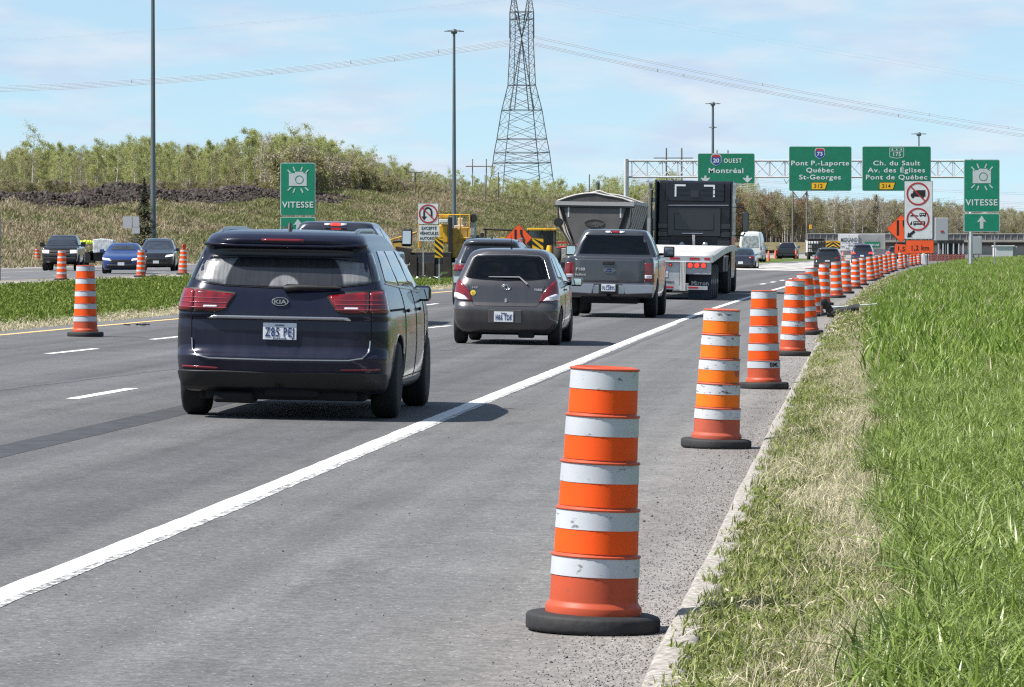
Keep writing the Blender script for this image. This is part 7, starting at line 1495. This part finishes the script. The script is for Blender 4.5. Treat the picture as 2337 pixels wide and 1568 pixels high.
# ------------------------------------------------------------------ far end of the works
g = SG('lettered_trailer', 1968, 612, .1, 'grey box trailer with dark lettering on its white doors', 'trailer'); r = g.root
bx(1917, 534, 2022, 584, 1., 4, 'box_body', mat('grey trailer side', (.3, .3, .3), .6, var=.15, vscale=.6), .05)
for x0, x1 in ((1918, 1938.5), (1939.5, 1960)): bx(x0, 535, x1, 572, .85, .98, 'door', pw, .02)
g.txt('MIDLAND', 1939, 552, 9.5, mat('teal lettering', (.03, .07, .09), .5), r, .03, .86, 1.05, yy=.8, fit=38); b = MB(); [b.box((g.x(1939)+random.uniform(-.9, .9), .82, g.z(556+i*3.5)), (random.uniform(.3, .9), .02, .07)) for i in range(4)]; b.build('door_marks', MATS['teal lettering'], r)
bx(1974, 552, 2010, 565, .7, .8, 'street_board', S_green, .02); g.txt('MURRAY AVE', 1992, 561.5, 5.2, S_white, r, .02, .72, 1, yy=.66); b = MB(); [b.lathe([(.3, -.12), (.5, 0), (.3, .12)], 16, c=(x, 1.5, .5), axis='x') for x in (-2, -1, 1.5)]; b.build('wheels', trub, r)
g = SG('chevron_board', 1901, 520, .05, 'yellow and black chevron board behind the black hatchback', 'chevron board'); r = g.root; pn = g.panel(1884, 550, 1918, 568, S_yel, S_black, .6, 1); b = MB()
for c in (1901,):
    for o_ in (-9, 0, 9):
        for sg in (-1, 1): b.poly([(g.x(a), max(g.z(567.5), min(g.z(550.5), g.z(y)))) for a, y in ((c, 552+o_), (c+sg*16, 564+o_), (c+sg*16, 569+o_), (c, 557+o_))], -.012, -.008)
b.build('chevrons', S_black, pn); g.post(1890, 560, 1.5, galv_d, zbot=-.1); g.post(1912, 560, 1.5, galv_d, zbot=-.1)
g = SG('rack_truck', 1863, 440, .05, 'flat rack truck with white cab ahead of the black hatchback', 'truck'); r = g.root
bx(1846, 551, 1872, 585, 2.5, 4.5, 'cab', pw, .1); bx(1856, 556, 1872, 572, 2.3, 2.52, 'cab_window', V_glass, .03); b = MB()
for x in np.linspace(1844, 1881, 7): b.tube([(g.x(x), 0, g.z(546)), (g.x(x), 0, g.z(576))], .045, 5)
for y in (546, 549, 558, 567, 576): b.tube([(g.x(1844), 0, g.z(y)), (g.x(1881), 0, g.z(y))], .055 if y > 550 else .09, 5)
b.build('stake_rack', bkm, r); bx(1844, 576, 1882, 584, 0, 4.5, 'deck', bkm, .02); [MB().lathe([(.1, -.15), (.45, -.15), (.48, 0), (.45, .15), (.1, .15)], 20, axis='x').build('wheel', trub, r, loc=(x, .9, .48)) for x in (-.7, .7)]
# overpass with railing and pale abutment
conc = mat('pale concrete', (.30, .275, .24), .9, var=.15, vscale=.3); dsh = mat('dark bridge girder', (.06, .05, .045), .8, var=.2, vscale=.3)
g = SG('overpass', 2100, 705, -.2, 'low concrete overpass with a grey railing across the far background', 'bridge'); r = g.root
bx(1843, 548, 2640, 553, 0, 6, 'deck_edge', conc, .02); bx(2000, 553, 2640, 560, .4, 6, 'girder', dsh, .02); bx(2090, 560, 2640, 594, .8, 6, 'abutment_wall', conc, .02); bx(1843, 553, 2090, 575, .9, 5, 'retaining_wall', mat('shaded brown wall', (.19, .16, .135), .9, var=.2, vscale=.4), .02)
b = MB(); [b.box((g.x(x), .1, g.z(541)), (.10, .1, 1.15)) for x in np.arange(1843, 2640, 14.5)]; b.build('railing_posts', mat('grey railing', (.33, .33, .33), .5), r); bx(1843, 532.5, 2640, 534.3, 0, .12, 'railing_top', MATS['grey railing'], .01); bx(1843, 535, 2640, 547.5, .12, .16, 'railing_screen', mat('grey mesh screen', (.13, .125, .12), .7), .0)
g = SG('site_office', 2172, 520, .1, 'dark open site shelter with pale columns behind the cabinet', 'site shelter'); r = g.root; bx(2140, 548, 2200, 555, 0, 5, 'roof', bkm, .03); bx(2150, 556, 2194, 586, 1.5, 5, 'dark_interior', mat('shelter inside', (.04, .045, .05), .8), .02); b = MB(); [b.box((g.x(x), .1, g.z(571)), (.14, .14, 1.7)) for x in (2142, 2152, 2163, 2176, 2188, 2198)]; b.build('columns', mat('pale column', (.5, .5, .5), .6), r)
g = SG('control_cabinet', 2150, 330, .1, 'grey roadside cabinet with a small red mark right of the no trucks sign', 'cabinet'); bxg = g; r = g.root; bx(2134, 497, 2164, 549, 0, .5, 'cabinet_box', mat('grey cabinet', (.33, .35, .37), .5), .03); bx(2146, 526, 2153, 530, -.03, 0, 'red_mark', S_red, 0); bx(2120, 492, 2134, 545, .5, 1.0, 'vent_box', mat('dark vent', (.08, .08, .09), .6), .02)
for x in (2140, 2158): g.post(x, 549, 2, galv_d)
g = SG('control_cabinet', 2228, 330, .1, 'smaller grey cabinet behind the legs of the right camera sign', 'cabinet'); r = g.root; bx(2215, 540, 2241, 580, 0, .4, 'cabinet_box', MATS['grey cabinet'], .03); g.post(2222, 580, 1.5, galv_d); g.post(2234, 580, 1.5, galv_d)
g = SG('white_post', 2214, 335, .1, 'thick pale post between the legs of the right camera sign', 'post'); g.post(2214, 530, 7, mat('pale painted post', (.6, .6, .57), .6), depth=.2); b = MB(); b.tube([(g.x(2210), -.5, g.z(575)), (g.x(2236), -.5, g.z(604))], .03, 5); b.build('strut', bkm, g.root)
g = SG('site_container', 2290, 480, .1, 'white rectangular site container behind the grass on the far right', 'container'); r = g.root; bx(2272, 562, 2312, 590, 0, 3, 'container_body', mat('white container', (.52, .53, .54), .6, var=.1), .03); bx(2312, 562.5, 2322, 590, .3, 3, 'container_end', mat('grey container end', (.3, .3, .3), .6), .03); bx(2270, 560, 2316, 562.5, -.1, 3.1, 'roof_rim', pw, .01)
g = SG('mesh_barrier', 2155, 400, .05, 'orange red mesh fence behind the far end of the drum line', 'barrier fence'); b = MB()
for i in range(26): b.box((g.x(2121+i*3.2), .05*(i % 2), g.z(588)), (.10, .03, .62))
for z in (581, 585, 589, 593): b.box((g.x(2161), .0, g.z(z)), (3.2, .03, .07))
b.build('mesh', mat('orange red mesh', (.36, .11, .09), .6), g.root); b = MB(); [b.box((g.x(2123+i*9.6), .1, g.z(588)), (.12, .03, .6)) for i in range(9)]; b.build('white_slats', pw, g.root)
g = SG('water_barrier', 2106, 385, .0, 'white plastic barrier at the end of the drum line', 'barrier'); r = g.root; b = MB(); [b.poly([(g.x(x), 0), (g.x(x+11), 0), (g.x(x+9.5), .5), (g.x(x+8), .95), (g.x(x+3), .95), (g.x(x+1.5), .5)], 0, .4) for x in (2090, 2102)]; b.build('barrier_body', pw, r, bevel=.03)
for i, (x, Y, z, lb) in enumerate(((1754, 400, 590, 'tall thin orange cone right of the white van'), (1769.5, 455, 592, 'thin orange cone left of the black pickup tail'), (1816.5, 455, 592, 'thin orange cone right of the black pickup tail'), (1924, 352, 580, 'orange red beacon post beside the distant blue suv'))):
    p = px(x, 580, Y); b = MB(); b.box((0, 0, .03), (.42, .42, .06)); b.lathe([(.16, .06), (.12, .5), (.07, 1.05), (.03, 1.1)], 16); tag(b.build('traffic_cone', mat('faded cone orange', (.7, .13, .06), .5), loc=(p.x, Y, .05)), lb, 'traffic cone', 'thin orange cones far down the road')
g = SG('signal_post', 1850, 600, .5, 'thin post with a yellow signal head in front of the brown woodland', 'signal'); g.post(1850, 523, 1.5, galv_d, zbot=-1); r = g.root; bx(1847, 513, 1853, 523, -.2, .2, 'yellow_head', ye, .05)
b = MB()
for i in range(4): pass
for q, (x, Y, tag_) in enumerate(((300, 178, 'drab rubber base'),)): pass
# thrown tyre pieces on the left lane
p, Y = road_pt(308, 744); b = MB()
for i in range(9): b.box((random.uniform(-.2, .25), random.uniform(-.3, .3), .02), (random.uniform(.02, .06), .05, .02), (0, random.uniform(-.4, .4), random.uniform(0, 3)))
tag(b.build('tyre_scraps', trub, loc=(p.x, p.y, p.z+.005)), 'small dark tyre scraps beside the yellow line', 'debris')
